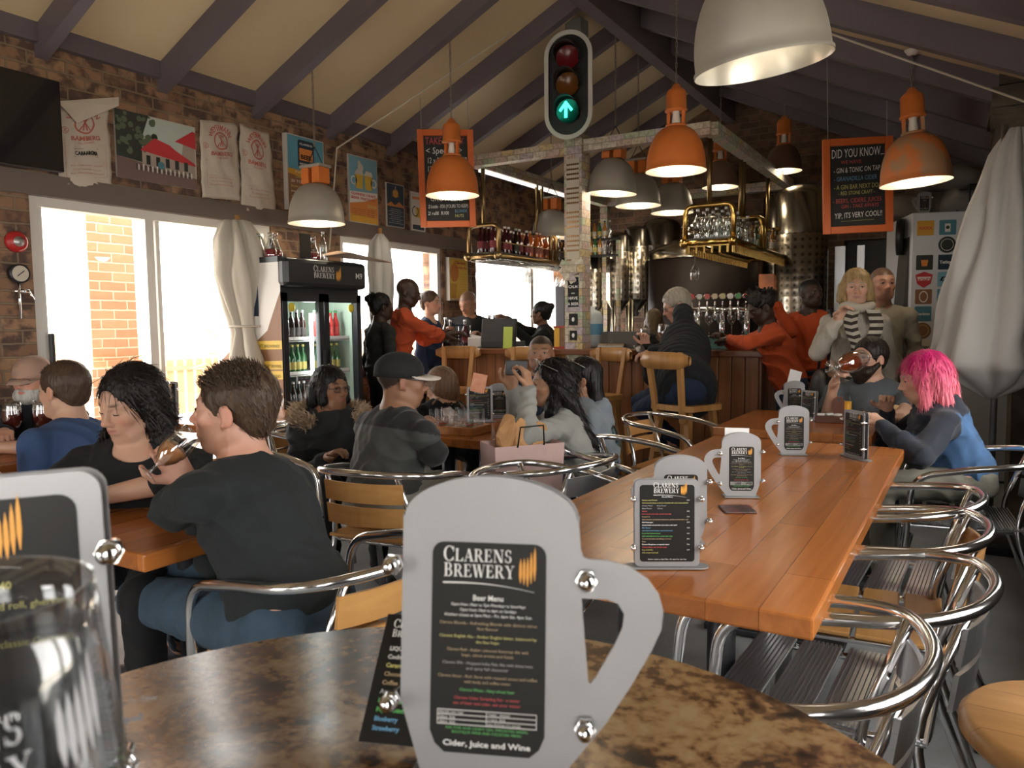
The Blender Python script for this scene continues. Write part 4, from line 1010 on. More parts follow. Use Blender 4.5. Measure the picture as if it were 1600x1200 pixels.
# loose cards
def card(name, p, w, h, face, tilt, m_, label, cat='card', roll=0, th=.0015):
    o = MB().box((0, 0, h / 2), (w, th, h)).build(name, m_); o.location = p; o.rotation_euler = (math.radians(tilt), math.radians(roll), math.radians(face)); return tag(o, label, cat)
q = lt(1157, 790); q = lt(1158, 777); card('blank_card', (q[0] - .035, q[1] + .065, .845), .082, .125, 30, -4, paper, 'blank white card standing behind the mug menu at mid long table', roll=2)
p = onz(1236, 650, .75); card('white_card', (p.x - .0, p.y + .02, .93), .075, .10, 32, -6, paper, 'tilted blank white card stuck in the menu on the burger table', roll=16)
orange_card = mat('card_pink_orange', (.62, .24, .13), .6, var=(30, (.7, .36, .22), .2))
p = onz(709, 668, .75); card('orange_card', (p.x, p.y + .24, .93), .085, .11, 30, -4, orange_card, 'pink orange card with white edge clipped in the tasting table menu', roll=12)
o = card('black_menu_card', (qf.x, qf.y, 1.0), .17, .075, 48, -30, card_blk, 'dark menu card lying tilted on the holder before the fridge', roll=14)
q = lt(1152, 797); m = MB(); m.box((0, 0, .003), (.095, .095, .006), bev=.002); o = m.build('coaster', mat('coaster_dark_red', (.16, .05, .04), .4, var=(60, (.03, .02, .02), .1)), None, (q[0], q[1] - .0, .75), (0, 0, .5)); tag(o, 'dark red square coaster at the foot of the mug menu on the long table', 'coaster')
# the liqueur flyer leaning behind the big mug
m = MB(); w, h = .10, .17; m.add([Vector(v) for v in ((-w / 2, -h / 2, 0), (w / 2, -h / 2, 0), (w / 2, h / 2, 0), (-w / 2, h / 2, 0))], [(0, 1, 2, 3)], ink('k')); T = Matrix.Translation((0, 0, .0006))
serif_text(m, 'CLARENS', -.038, .066, .0095, ink('w'), T); serif_text(m, 'BREWERY', -.037, .053, .0085, ink('w'), T)
for i, (t, c) in enumerate((('LIQUEURS', 'w'), ('Cocktails', 'w'), ('Caramel', 'y'), ('Chocolate', 't'), ('Coffee', 't'), ('Amarula', 'e'), ('Limoncello', 'g'), ('Peppermint', 'g'), ('Blueberry', 'b'), ('Strawberry', 'b'))): put_text(m, t, -.036, .034 - i * .0115, .008, ink(c), 'LEFT', T, bold=.02)
o = m.build('liqueur_flyer', INKM); sm_ = o.modifiers.new('s', 'SOLIDIFY'); sm_.thickness = .0008; tag(o, 'laminated black liqueur flyer leaning against the back of the big mug menu', 'flyer')
p = onz(640, 1062, ZG + .036); o.scale = (.58, .58, .58); o.location = (p.x, p.y, ZG + .038); o.rotation_euler = (math.radians(46), math.radians(0), math.radians(20))

# ================================================================= drinks
goblet_m = thin_glass('goblet_glass', (.96, .96, .96), .13)
tumbler_m = thin_glass('tumbler_glass', (.97, .98, .98), .015)
def make_goblet(loc, M, beer, fill, label, s=1.0, foam=True, gm=None):
    """stemmed beer glass; M rotation"""
    root = empty('beer_glass', loc, 0, label, 'beer glass'); root.rotation_euler = M.to_euler() if M else (0, 0, 0); root.scale = (s, s, s)
    pr = [(0, 0), (.036, 0), (.034, .003), (.010, .008), (.0055, .016), (.0055, .038), (.009, .045), (.022, .055), (.036, .078), (.0425, .105), (.0425, .13), (.038, .165), (.036, .185)]
    inn = [(.0345, .185), (.0365, .165), (.041, .13), (.041, .105), (.0345, .079), (.021, .058), (0, .050)]
    MB().lathe(pr + inn, n=40).build('glass_bowl', gm or goblet_m, root)
    if fill:
        zf = .055 + fill * .12; bp = [(0, .052)] + [(r_ - .003, z) for r_, z in pr[7:] if z < zf]; r_t = np.interp(zf, [z for _, z in pr[4:]], [r_ for r_, _ in pr[4:]]) - .003
        bp += [(r_t, zf), (0, zf)]; MB().lathe(bp, n=32).build('beer', beer, root)
        if foam: MB().lathe([(0, zf + .0005), (r_t, zf + .0005), (r_t, zf + .006), (0, zf + .006)], n=32).build('foam', mat('beer_foam', (.8, .74, .62), .8), root)
    return root
beer_red = mat('beer_red_ale', (.34, .06, .02), .1); beer_dark = mat('beer_dark', (.13, .022, .015), .1); beer_amber = mat('beer_amber', (.58, .25, .10), .12); juice = mat('orange_juice', (.85, .40, .03), .4); cider = mat('cider_pale', (.75, .65, .2), .1)
# near glass lower left, with the printed name
fg = make_goblet((0, 0, 0), None, beer_red, 0, 'blurred empty stemmed beer glass with white lettering at the lower left corner', 1.0, gm=thin_glass('near_glass', (.90, .91, .92), .045))
p = at(-60, 1180, .26); fg.location = (p.x, p.y, ZG); fg.scale = (1.18, 1.18, 1.2)
m = MB()
def wrap_text(src, r_of, ang0):
    me = src
    out = []
    for v in me: a = ang0 + v[0] / .042; r_ = r_of(v[1]); out.append((r_ * math.cos(a), r_ * math.sin(a), v[1]))
    return out
tm = MB(); serif_text(tm, 'CLARENS', -.030, .155, .0078, 0); serif_text(tm, 'BREWERY', -.030, .1445, .0078, 0); barley(tm, .022, .142, .016, .026, 0)
dirc = math.atan2(-p.y, -p.x)
a0 = dirc
tm.v = wrap_text(tm.v, lambda z: .0431 if z < .13 else .0431 - (z - .13) * .115, a0); tm.build('printed_logo', mat('glass_print_white', (.42, .42, .44), .5), fg)
def tumbler(loc, r_, h, liquid, fill, label, group, name='tumbler', cat='glass'):
    root = empty(name, loc, 0, label, cat, group)
    MB().lathe([(0, 0), (r_ * .9, 0), (r_, .004), (r_, h)], n=20).build('glass_wall', tumbler_m, root)
    if fill: MB().lathe([(0, .008), (r_ * .93, .008), (r_ * .93, h * fill), (0, h * fill)], n=20).build('drink', liquid, root)
    return root
# tasting tray with glasses
tp = onz(716, 676, .75); tray = empty('tasting_tray', (tp.x, tp.y + .0, .75), math.radians(4), 'wooden tasting board carrying rows of small empty glasses', 'tray')
MB().box((0, 0, .022), (.30, .20, .044), bev=.004).build('board', wood_edge, tray)
for i in range(5):
    for j in range(3):
        v = tray.rotation_euler.to_matrix() @ Vector((-.115 + i * .055, -.06 + j * .058, 0))
        tumbler((tp.x + v.x, tp.y + v.y, .794), .0235, .085, beer_red, .16 if (i + j) % 3 == 1 else 0, 'small tasting glass standing on the wooden tasting board', 'small tasting glasses on the board')
# water bottle
p = onz(742, 655, .75); root = empty('water_bottle', (p.x, p.y + .1, .75), 0, 'plastic water bottle with blue cap and label behind the tasting glasses', 'bottle')
MB().lathe([(0, 0), (.032, 0), (.033, .02), (.030, .06), (.033, .09), (.033, .14), (.022, .175), (.012, .19), (.012, .205), (0, .205)], n=20).build('bottle_body', glass_thin, root)
MB().lathe([(.0335, .09), (.0335, .135)], n=20).build('blue_label', mat('label_blue', (.12, .32, .5), .5), root); MB().lathe([(0, .222), (.014, .222), (.014, .2), (.012, .2)], n=16).build('blue_cap', mat('cap_blue', (.03, .08, .45), .4), root)
# two orange juices, burger board, salt holder on the far table
for k, (px_, py_) in enumerate(((1322, 654), (1336, 650))):
    p = onz(px_, py_, .75); tumbler((p.x, p.y, .75), .030, .15, juice, .68, 'tall glass of orange juice on the burger table' + (', nearer to the window' if k == 0 else ', nearer to the pink haired woman'), None)
p = onz(1390, 658, .75); root = empty('burger_board', (p.x - .02, p.y + .0, .75), math.radians(20), 'long white plate with a cut burger bun between the bearded man and pink haired woman', 'food board')
MB().box((0, 0, .01), (.42, .2, .014), bev=.004).build('plate', white, root)
bun = MB(); bun.sphere((.05, 0, .05), .055, 20, 0, (1.1, 1, .8)); bun.build('bread_bun', mat('bread_crust', (.55, .32, .13), .6, var=(14, (.7, .5, .28), .2)), root)
m = MB(); [m.box((-.1 + .02 * math.cos(k * 2.1), .04 * math.sin(k * 1.7), .022 + .006 * (k % 3)), (.055, .012, .009), (0, .2 * (k % 3), k * .9)) for k in range(14)]; m.build('chips', mat('potato_chips', (.62, .42, .14), .6), root); root['note'] = 0; del root['note']
p = onz(1303, 660, .75); root = empty('sauce_caddy', (p.x - .02, p.y, .75), math.radians(10), 'dark wooden caddy with white butter portions and an upright handle board', 'caddy')
MB().box((0, 0, .02), (.16, .10, .04), bev=.004).build('caddy_box', mat('dark_red_wood', (.10, .035, .02), .4), root)
m = MB(); me = poly_hole_mesh([(x, y + .07) for x, y in rrect(.058, .15, .028)], [[(.009 * math.cos(k * PI / 6), .125 + .009 * math.sin(k * PI / 6)) for k in range(12)]], .012); merge_mesh(m, me, Matrix.Translation((.045, .04, .0)) @ RX90.to_4x4()); m.build('handle_board', mat('dark_red_wood2', (.13, .04, .025), .4), root)
m = MB(); [m.box((-.05 + .045 * k, -.01 + .02 * (k % 2), .045), (.04, .03, .012), (0, 0, k * .5), bev=.003) for k in range(3)]; m.build('butter_portions', white, root)
# dark beers on the old man's table
for k, (px_, dx) in enumerate(((22, 0), (50, .05), (38, .16))):
    p = onz(px_, 690, .75); make_goblet((p.x + dx * .3, p.y + dx, .75), None, beer_dark, .75, 'stemmed glass of dark beer before the old man, ' + ('nearest the photo edge', 'nearest the blue shirt', 'behind the other two')[k], 1.12)

# ================================================================= posters and boards
def frame_on_left(pxs, z_pad=0):
    """pixel corners (tl, tr, br, bl) -> y0,y1,z0,z1 on the window wall"""
    q = [onx(x, y, XL + .03) for x, y in pxs]; return ((q[0].y + q[3].y) / 2, (q[1].y + q[2].y) / 2, (q[2].z + q[3].z) / 2, (q[0].z + q[1].z) / 2)
def poster(name, pxs, label, draw, mats_, bg_mi=0, th=.02, cat='poster', tilt=0):
    y0, y1, z0, z1 = frame_on_left(pxs); w, h = y1 - y0, z1 - z0; root = empty(name, (XL, (y0 + y1) / 2, (z0 + z1) / 2), 0, label, cat)
    MB().box((th / 2, 0, 0), (th, w, h)).build('backing_board', mat('poster_edge', (.5, .47, .42), .6), root)
    m = MB(); m.add([Vector(v) for v in ((-w / 2 + .008, -h / 2 + .008, 0), (w / 2 - .008, -h / 2 + .008, 0), (w / 2 - .008, h / 2 - .008, 0), (-w / 2 + .008, h / 2 - .008, 0))], [(0, 1, 2, 3)], bg_mi)
    draw(m, w, h, Matrix.Translation((0, 0, .001))); o = m.build('printed_face', mats_, root); o.matrix_local = frame_m((th + .001, 0, 0), (0, 1, 0), (0, 0, 1)); root.rotation_euler.x = tilt
    return root
def quad(m, pts, mi, M): m.add([M @ Vector((x, y, 0)) for x, y in pts], [list(range(len(pts)))], mi)
def disc(m, x, y, r_, mi, M, n=20, sx=1): quad(m, [(x + r_ * sx * math.cos(2 * PI * k / n), y + r_ * math.sin(2 * PI * k / n)) for k in range(n)], mi, M)
def ring(m, x, y, r0, r1, mi, M, n=24, sx=1):
    vs = []; 
    for k in range(n): a = 2 * PI * k / n; vs += [M @ Vector((x + r0 * sx * math.cos(a), y + r0 * math.sin(a), 0)), M @ Vector((x + r1 * sx * math.cos(a), y + r1 * math.sin(a), 0))]
    m.add(vs, [(2 * k, 2 * k + 1, (2 * k + 3) % (2 * n), (2 * k + 2) % (2 * n)) for k in range(n)], mi)
def up(M, d=.0006): return M @ Matrix.Translation((0, 0, d))
pc = {'sky': (.20, .42, .55), 'teal': (.08, .22, .28), 'navy': (.02, .04, .07), 'cream': (.62, .56, .44), 'redb': (.42, .10, .04), 'gold': (.62, .33, .04), 'yel': (.75, .52, .08), 'grn': (.10, .13, .08), 'roof': (.50, .04, .05), 'road': (.17, .11, .10), 'wall': (.35, .29, .25), 'dk': (.03, .035, .03), 'blue': (.10, .3, .42), 'wht': (.74, .72, .68), 'orn': (.62, .22, .05), 'brn': (.25, .12, .06)}
PCM = [mat('print_' + k, v, .45) for k, v in pc.items()]; PK = list(pc)
def pi_(k): return PK.index(k)
# TV
y0, y1, z0, z1 = frame_on_left(((-60, 95), (86, 134), (81, 272), (-62, 248))); root = empty('television', (XL + .06, (y0 + y1) / 2, (z0 + z1) / 2), 0, 'dark flat television high on the brick wall at the left edge', 'television')
MB().box((.04, 0, 0), (.05, y1 - y0, z1 - z0), bev=.006).build('screen_body', mat('tv_black', (.012, .012, .014), .12, coat=.5), root); MB().box((0, 0, 0), (.09, .2, .2)).build('wall_bracket', darkmet, root)
# framed photo of the red roofed building
def draw_photo(m, w, h, M):
    quad(m, [(-w * .5, -h * .5), (w * .5, -h * .5), (w * .5, -h * .33), (-w * .5, -h * .18)], pi_('road'), M)
    quad(m, [(-w * .5, -h * .18), (-w * .2, -h * .22), (-w * .18, h * .2), (-w * .1, h * .5), (-w * .5, h * .5)], pi_('dk'), M)
    r2 = random.Random(3)
    for k in range(60): disc(m, -w * .48 + r2.random() * w * .45, -h * .1 + r2.random() * h * .58, w * .012 + r2.random() * w * .03, pi_('grn' if k % 3 else 'dk'), up(M, .0003 + k * .00001), 7)
    quad(m, [(-w * .2, -h * .26), (w * .48, -h * .32), (w * .48, -h * .05), (-w * .2, h * .02)], pi_('wall'), up(M)); quad(m, [(w * .3, -h * .05), (w * .48, -h * .05), (w * .48, h * .24), (w * .33, h * .22)], pi_('wall'), up(M))
    quad(m, [(-w * .22, -h * .04), (-w * .04, h * .18), (w * .15, h * .12), (w * .22, h * .06), (w * .48, -h * .1), (w * .49, -h * .14)], pi_('roof'), up(M, .001)); quad(m, [(w * .22, h * .2), (w * .46, h * .42), (w * .495, h * .40), (w * .495, h * .14)], pi_('roof'), up(M, .001))
    for k in range(5): quad(m, [(-w * .15 + k * w * .12, -h * .24), (-w * .10 + k * w * .12, -h * .24), (-w * .10 + k * w * .12, -h * .1), (-w * .15 + k * w * .12, -h * .1)], pi_('dk'), up(M, .0013))
    for k in range(26): quad(m, [(-w * .28 + k * w * .028, -h * .34), (-w * .27 + k * w * .028, -h * .35), (-w * .265 + k * w * .028, -h * .25 - .01 * (k % 3)), (-w * .28 + k * w * .028, -h * .25)], pi_('wht' if k % 2 else 'dk'), up(M, .0018))
    disc(m, w * .03, -h * .22, w * .045, pi_('teal'), up(M, .002), 10)
poster('framed_photograph', ((180, 168), (306, 198), (311, 296), (186, 276)), 'framed photo of a red roofed building between two malt sacks', draw_photo, PCM + [mat('print_sky_pale', (.45, .52, .48), .5)], len(PCM), .015, 'picture')
def draw_fest(m, w, h, M):
    quad(m, [(-w * .49, -h * .49), (w * .49, -h * .49), (w * .49, -h * .1), (-w * .49, -h * .02)], pi_('brn'), M); quad(m, [(-w * .49, -h * .02), (w * .49, -h * .1), (w * .49, h * .02), (-w * .49, h * .05)], pi_('gold'), M)
    quad(m, [(x, y + h * .26) for x, y in rrect(w * .44, h * .38, w * .05)], pi_('navy'), up(M)); quad(m, [(x, y + h * .26) for x, y in rrect(w * .36, h * .16, w * .02)], pi_('orn'), up(M, .001))
    put_text(m, 'CLARENS', 0, h * .385, h * .035, ink_off('w'), 'CENTER', up(M, .0016), w * .34, .02); put_text(m, 'BEER', 0, h * .20, h * .08, ink_off('k'), 'CENTER', up(M, .0016), w * .3, .04); put_text(m, 'FESTIVAL', 0, h * .12, h * .035, ink_off('w'), 'CENTER', up(M, .0016), w * .36, .02)
    for i, (t, s) in enumerate((('February 26', .04), ('GIANT BEER TENT', .034), ('20 TOP SA CRAFT', .05), ('BREWERIES', .034), ('BEER AND FOOD STALLS', .028), ('LIVE MUSIC', .028))): put_text(m, t, 0, -h * .0 - i * h * .065, h * s, ink_off('y' if i % 2 else 'w'), 'CENTER', up(M, .001), w * .85 if i > 1 else w * .6, .01)
OFF = len(PCM); ALLM = PCM + INKM
def ink_off(c): return OFF + ink(c)
poster('beer_poster', ((444, 208), (503, 222), (505, 335), (449, 328)), 'blue and brown beer festival poster on the brick wall beside the malt sacks', draw_fest, ALLM, pi_('blue'), .05)
def mugshape(m, x, y, s, M, fl=1):
    quad(m, [(x - s * .3, y - s * .5), (x + s * .3, y - s * .5), (x + s * .36, y + s * .4), (x - s * .36, y + s * .4)], pi_('yel'), M); ring(m, x + fl * s * .48, y - s * .05, s * .18, s * .28, pi_('wht'), M); quad(m, [(x - s * .42, y + s * .35), (x + s * .42, y + s * .35), (x + s * .3, y + s * .62), (x - s * .2, y + s * .66)], pi_('wht'), up(M))
def draw_craft(m, w, h, M):
    quad(m, [(-w * .48, -h * .05), (w * .48, -h * .02), (w * .48, h * .485), (-w * .48, h * .485)], pi_('sky'), M); quad(m, [(-w * .48, -h * .21), (0, -h * .16), (w * .48, -h * .06), (w * .48, -h * .01), (-w * .48, -h * .04)], pi_('wht'), up(M)); quad(m, [(-w * .48, -h * .485), (w * .48, -h * .485), (w * .48, -h * .08), (0, -h * .17), (-w * .48, -h * .22)], pi_('orn'), up(M, .0008)); quad(m, [(-w * .48, -h * .485), (w * .48, -h * .485), (w * .48, -h * .4), (-w * .48, -h * .37)], pi_('gold'), up(M, .0016))
    mugshape(m, -w * .15, h * .14, w * .38, up(M, .001), -1); mugshape(m, w * .17, h * .14, w * .38, up(M, .001), 1); disc(m, -w * .1, h * .33, w * .10, pi_('wht'), up(M, .001)); disc(m, -w * .14, h * .40, w * .05, pi_('wht'), up(M, .001))
    put_text(m, 'CLARENS CRAFT', -w * .44, -h * .085, h * .05, ink_off('r'), 'LEFT', up(M, .0022), w * .86, .03); put_text(m, 'BEER FESTIVAL', -w * .44, -h * .145, h * .05, ink_off('r'), 'LEFT', up(M, .0024), w * .84, .03); put_text(m, '2013', w * .1, -h * .25, h * .06, ink_off('y'), 'LEFT', up(M, .0024), w * .33, .03)
    for i in range(4): put_text(m, 'CLARENS, FREE STATE - CRAFT BEERS', -w * .44, -h * (.30 + i * .03), h * .02, ink_off('k'), 'LEFT', up(M, .0024), w * .8)
poster('beer_poster', ((545, 239), (591, 251), (593, 353), (549, 346)), 'poster of two clinking beer mugs on blue reading clarens craft beer festival 2013', draw_craft, ALLM, pi_('cream'), .015)
def draw_small(m, w, h, M):
    disc(m, 0, h * .28, w * .16, pi_('gold'), up(M)); quad(m, [(-w * .05, h * .34), (w * .05, h * .34), (0, h * .46)], pi_('wht'), up(M)); quad(m, [(-w * .48, 0), (-w * .25, h * .08), (-w * .05, 0), (w * .2, h * .1), (w * .48, 0), (w * .48, -h * .03), (-w * .48, -h * .03)], pi_('orn'), up(M)); put_text(m, 'Clarens', 0, h * .2, h * .05, ink_off('o'), 'CENTER', up(M, .0012), w * .4)
    for i in range(8): put_text(m, 'CLARENS CRAFT BEER FESTIVAL', 0, -h * (.1 + i * .045), h * .025, ink_off('w'), 'CENTER', up(M, .001), w * (.8 if i % 2 else .55))
poster('beer_poster', ((605, 284), (633, 290), (634, 357), (607, 353)), 'small dark beer festival poster right of the clinking mugs poster', draw_small, ALLM, pi_('navy'), .015)
def draw_small2(m, w, h, M):
    put_text(m, 'Clarens Brewery', -w * .4, h * .42, h * .03, ink_off('k'), 'LEFT', up(M)); quad(m, [(-w * .4, h * .3), (w * .4, h * .33), (w * .4, h * .38), (-w * .4, h * .37)], pi_('orn'), up(M)); mugshape(m, 0, 0, w * .5, up(M), -1); quad(m, [(-w * .4, -h * .46), (w * .4, -h * .46), (w * .4, -h * .34), (-w * .4, -h * .34)], pi_('navy'), up(M)); ring(m, -w * .2, -h * .0, w * .18, w * .22, ink_off('k'), up(M, .001))
poster('beer_poster', ((643, 298), (665, 302), (668, 363), (645, 360)), 'small white beer poster partly behind the take away chalkboard', draw_small2, ALLM, pi_('wht'), .012)
def draw_ale(m, w, h, M):
    disc(m, -w * .25, h * .15, w * .28, pi_('orn'), up(M), 20, .8); quad(m, [(-w * .48, -h * .1), (-w * .1, -h * .1), (-w * .2, -h * .45), (-w * .48, -h * .45)], pi_('gold'), up(M)); quad(m, [(w * .0, -h * .42), (w * .42, -h * .42), (w * .42, h * .2), (-w * .0, h * .2)], pi_('yel'), up(M))
    put_text(m, 'Clarens', w * .05, h * .36, h * .09, ink_off('r'), 'CENTER', up(M, .0012), w * .6, .03); put_text(m, 'English Ale', w * .12, h * .25, h * .08, ink_off('r'), 'CENTER', up(M, .0012), w * .6, .03)
    for i in range(7): put_text(m, 'a fine and amber ale', w * .22, h * (.12 - i * .06), h * .03, ink_off('r'), 'CENTER', up(M, .0012), w * .34)
    put_text(m, 'POURED HERE', -w * .1, -h * .47, h * .04, ink_off('w'), 'CENTER', up(M, .0014), w * .6, .03)
poster('beer_poster', ((700, 402), (729, 405), (729, 470), (700, 470)), 'yellow english ale poster on the brick between the two far windows', draw_ale, ALLM, pi_('yel'), .05)
def chalkboard(pxc, D, w, h, face, label, rows, name='chalkboard', roll=0, strings=()):
    p = at(pxc[0], pxc[1], D); root = empty(name, p, math.radians(face), label, 'chalkboard')
    MB().box((0, .012, 0), (w - .03, .012, h - .03)).build('slate', mat('chalkboard_black', (.018, .02, .02), .7), root)
    m = MB(); fw = .055
    for s in (-1, 1): m.box((s * (w / 2 - fw / 2), 0, 0), (fw, .03, h), bev=.004); m.box((0, 0, s * (h / 2 - fw / 2)), (w - 2 * fw, .03, fw), bev=.004)
    m.build('orange_frame', mat('chalkboard_frame_orange', (.62, .13, .025), .5), root)
    T = frame_m((0, .004, 0), (1, 0, 0), (0, 0, 1)); iw, ih = w - 2 * fw, h - 2 * fw
    for (t, x, y, sz, c, wd, rot) in rows:
        m = MB(); put_text(m, t, (x - .5) * iw, (.5 - y) * ih, sz * 1.2 * ih, ink(c), 'LEFT', T, wd * iw if wd else None, bold=0, shear=.1, rot=rot); m.build('chalk_writing', INKM, root)
    for s in (-1, 1):
        tp_ = root.matrix_basis @ Vector((s * w * .42, 0, h / 2)); q = MB(); q.tube([(s * w * .42, 0, h / 2 - .01), (s * w * .42, 0, roof_z(tp_.x) - p.z - .02)], .003, 6); q.build('hanging_wire', mat('wire_grey', (.35, .33, .3), .5), root)
    root.rotation_euler.y = roll
    return root
TA = [('TAKE-AWAY', .03, .10, .10, 'r', .90, .02), ('< Specials >', .04, .21, .09, 'w', .82, .02), ('12 x BEERS R157,50', .06, .32, .08, 'w', .90, .02), ('12 x CIDER R157,50', .06, .42, .08, 'w', .90, 0), ('12 x MIX', .06, .52, .08, 'w', .5, 0), ('GROWLERS', .1, .765, .085, 'w', .75, 0), ('2l bottle - R50 (YOURS TO KEEP)', .05, .85, .05, 'w', .92, .02), ('BLONDE', .66, .90, .04, 'b', .28, .02), ('2l refill  R100', .04, .93, .05, 'w', .48, .02), ('NUTS', .66, .955, .04, 'y', .2, 0)]
chalkboard((698, 279), 6.9, .50, .86, 40, 'orange framed take away specials chalkboard hanging behind the orange lamp', TA, roll=-.02)
DY = [('DID YOU KNOW...', .03, .15, .13, 'w', .95, .03), ('WE HAVE:', .2, .225, .055, 'r', .38, .02), ('- GIN & TONIC ON TAP', .07, .335, .075, 'w', .84, .03), ('- GRANADILLA CIDER', .07, .435, .065, 'b', .78, .02), ('- A GIN BAR NEXT DOOR', .07, .54, .07, 'y', .92, .02), ('- RED STONE CRAFT -', .15, .61, .055, 'y', .66, .02), ('- BEERS, CIDERS, JUICES', .05, .71, .065, 'r', .88, .02), ('GIN - TAKE AWAYS', .2, .775, .055, 'r', .68, .02), ("YIP, ITS VERY COOL!!", .08, .90, .08, 'w', .86, .03), ('________', .2, .93, .05, 'y', .6, .02)]
chalkboard((1340, 290), 5.9, .52, .72, 26, 'orange framed chalkboard reading did you know hanging beside the steel tank', DY, roll=-.03)

# ================================================================= malt sacks
sack_m = mat('sack_paper', (.56, .49, .42), .75, var=(5, (.46, .40, .33), .3), bump=(18, .5)); ink_red = mat('sack_print_red', (.42, .12, .09), .7)
def sack(pxs, label, seed, word=None, fold=False):
    q = [onx(x, y, XL + .05) for x, y in pxs]; n, k = 14, 20; vs = []; rr = random.Random(seed)
    def P(u, v, off=0):
        a = q[0].lerp(q[1], u); b_ = q[3].lerp(q[2], u); p = a.lerp(b_, v)
        nz = noise.noise(Vector((u * 4 + seed, v * 6, 0))) * .018 + noise.noise(Vector((u * 11 + seed, v * 14, 3))) * .007
        puff = .02 * math.sin(PI * min(1, max(0, u))) * math.sin(PI * min(1, max(0, v))) ** .5
        return Vector((XL + .022 + puff + nz * .8 + off, p.y + nz * .35, p.z + noise.noise(Vector((u * 5, seed, v * 3))) * .006))
    root = empty('malt_sack', (0, 0, 0), 0, label, 'sack', None)
    m = MB()
    for j in range(k + 1):
        for i in range(n + 1): m.v.append(tuple(P(i / n, j / k)))
    for j in range(k):
        for i in range(n): a = j * (n + 1) + i; m.f.append([a, a + n + 1, a + n + 2, a + 1]); m.m.append(0); m.sm.append(True)
    o = m.build('sack_paper', sack_m, root); s_ = o.modifiers.new('s', 'SOLIDIFY'); s_.thickness = .006; s_.offset = -1
    if fold:
        f = MB(); a_, b_, c_, d_ = P(.0, .0, .03), P(1.15, -.04, .05), P(1.1, .06, .05), P(.32, .26, .035); f.add([a_, b_, c_, d_], [(0, 3, 2, 1)], 0); of = f.build('folded_flap', sack_m, root); of.modifiers.new('s', 'SOLIDIFY').thickness = .006
    t = MB(); W_, H_ = 1.0, 1.55
    t0 = MB(); put_text(t0, 'WEYERMANN', 0, 0, .15, 0, 'CENTER', None, None, .03)
    R0 = .24; arcv = [(R0 * math.cos(PI / 2 - v[0] / R0 * .62) * (1 + v[1] / R0) , R0 * math.sin(PI / 2 - v[0] / R0 * .62) * (1 + v[1] / R0), 0) for v in t0.v]; t.add([(a + .5, 1.14 + b_, 0) for a, b_, _ in arcv], t0.f)
    ring(t, .5, 1.16, .155, .185, 0, Matrix.Identity(4)); 
    for dx in (-.09, -.03, .03, .09): quad(t, [(.5 + dx - .012, 1.04), (.5 + dx + .012, 1.04), (.5 - dx + .012, 1.28), (.5 - dx - .012, 1.28)], 0, Matrix.Identity(4))
    put_text(t, 'BAMBERG', .5, .86, .11, 0, 'CENTER', None, .56, .03); put_text(t, 'MALZFABRIK', .5, .80, .05, 0, 'CENTER', None, .3)
    for (x0_, y0_, x1_, y1_) in ((.12, .2, .125, 1.1), (.88, .2, .885, 1.1), (.12, .76, .88, .764), (.12, .46, .88, .463), (.12, .2, .88, .203)): quad(t, [(x0_, y0_), (x1_, y0_), (x1_, y1_), (x0_, y1_)], 0, Matrix.Identity(4))
    for i in range(3): put_text(t, 'Brau- und Roestmalze, Germany', .5, .40 - i * .07, .04, 0, 'CENTER', None, .6 - .1 * (i % 2))
    put_text(t, 'c', .13, 1.02, .12, 0, 'CENTER', None, None, .02); ring(t, .13, 1.05, .05, .06, 0, Matrix.Identity(4))
    if word: put_text(t, word, .5, .60, .10, 1, 'CENTER', None, .42, .04); [quad(t, c4, 1, Matrix.Identity(4)) for c4 in ([(.27, .57), (.73, .57), (.73, .575), (.27, .575)], [(.27, .705), (.73, .705), (.73, .71), (.27, .71)])]
    t.v = [tuple(P(v[0], 1 - v[1] / 1.55, .004)) for v in t.v]
    t.build('sack_print', [ink_red, TXC['k']], root); return root
sack(((89, 158), (172, 158), (180, 296), (98, 293)), 'pale paper malt sack with folded top between television and framed photo', 1, 'CARAAROMA', True)
sack(((316, 186), (373, 192), (381, 313), (320, 308)), 'pale paper malt sack with red print right of the framed photo', 2)
sack(((378, 192), (425, 208), (436, 335), (382, 328)), 'pale paper malt sack beside the blue beer poster, hanging lower', 5)

# wall bits at the far left
p = onx(24, 378, XL); root = empty('fire_alarm_bell', (XL, p.y, p.z), 0, 'round red wall button above the pressure gauge', 'alarm'); MB().lathe([(0, 0), (.062, 0), (.062, .02), (.045, .04), (0, .04)], n=28, R=Matrix.Rotation(PI / 2, 3, 'Y')).build('red_housing', mat('alarm_red', (.42, .02, .02), .35), root); MB().lathe([(0, .041), (.03, .041), (.03, .044), (0, .044)], n=20, R=Matrix.Rotation(PI / 2, 3, 'Y')).build('centre_disc', alu_br, root)
p = onx(24, 428, XL); root = empty('pressure_gauge', (XL, p.y, p.z), 0, 'round pressure gauge with a tap on the brick beside the sliding door', 'gauge'); MB().lathe([(0, .02), (.055, .02), (.055, .06), (.048, .06)], n=24, R=Matrix.Rotation(PI / 2, 3, 'Y')).build('gauge_case', darkmet, root); MB().lathe([(0, .058), (.046, .058)], n=24, R=Matrix.Rotation(PI / 2, 3, 'Y')).build('dial', mat('dial_cream', (.55, .5, .4), .5), root)
m = MB(); m.tube([(.03, 0, -.04), (.03, 0, -.26)], .007, 8); m.tube([(.0, -.03, -.1), (.05, .05, -.1)], .012, 8); m.tube([(.04, .05, -.1), (.05, .07, -.15)], .006, 8); m.build('brass_tap', chrome, root); MB().box((.062, 0, 0), (.002, .05, .004), (.7, 0, 0)).build('needle', black, root)
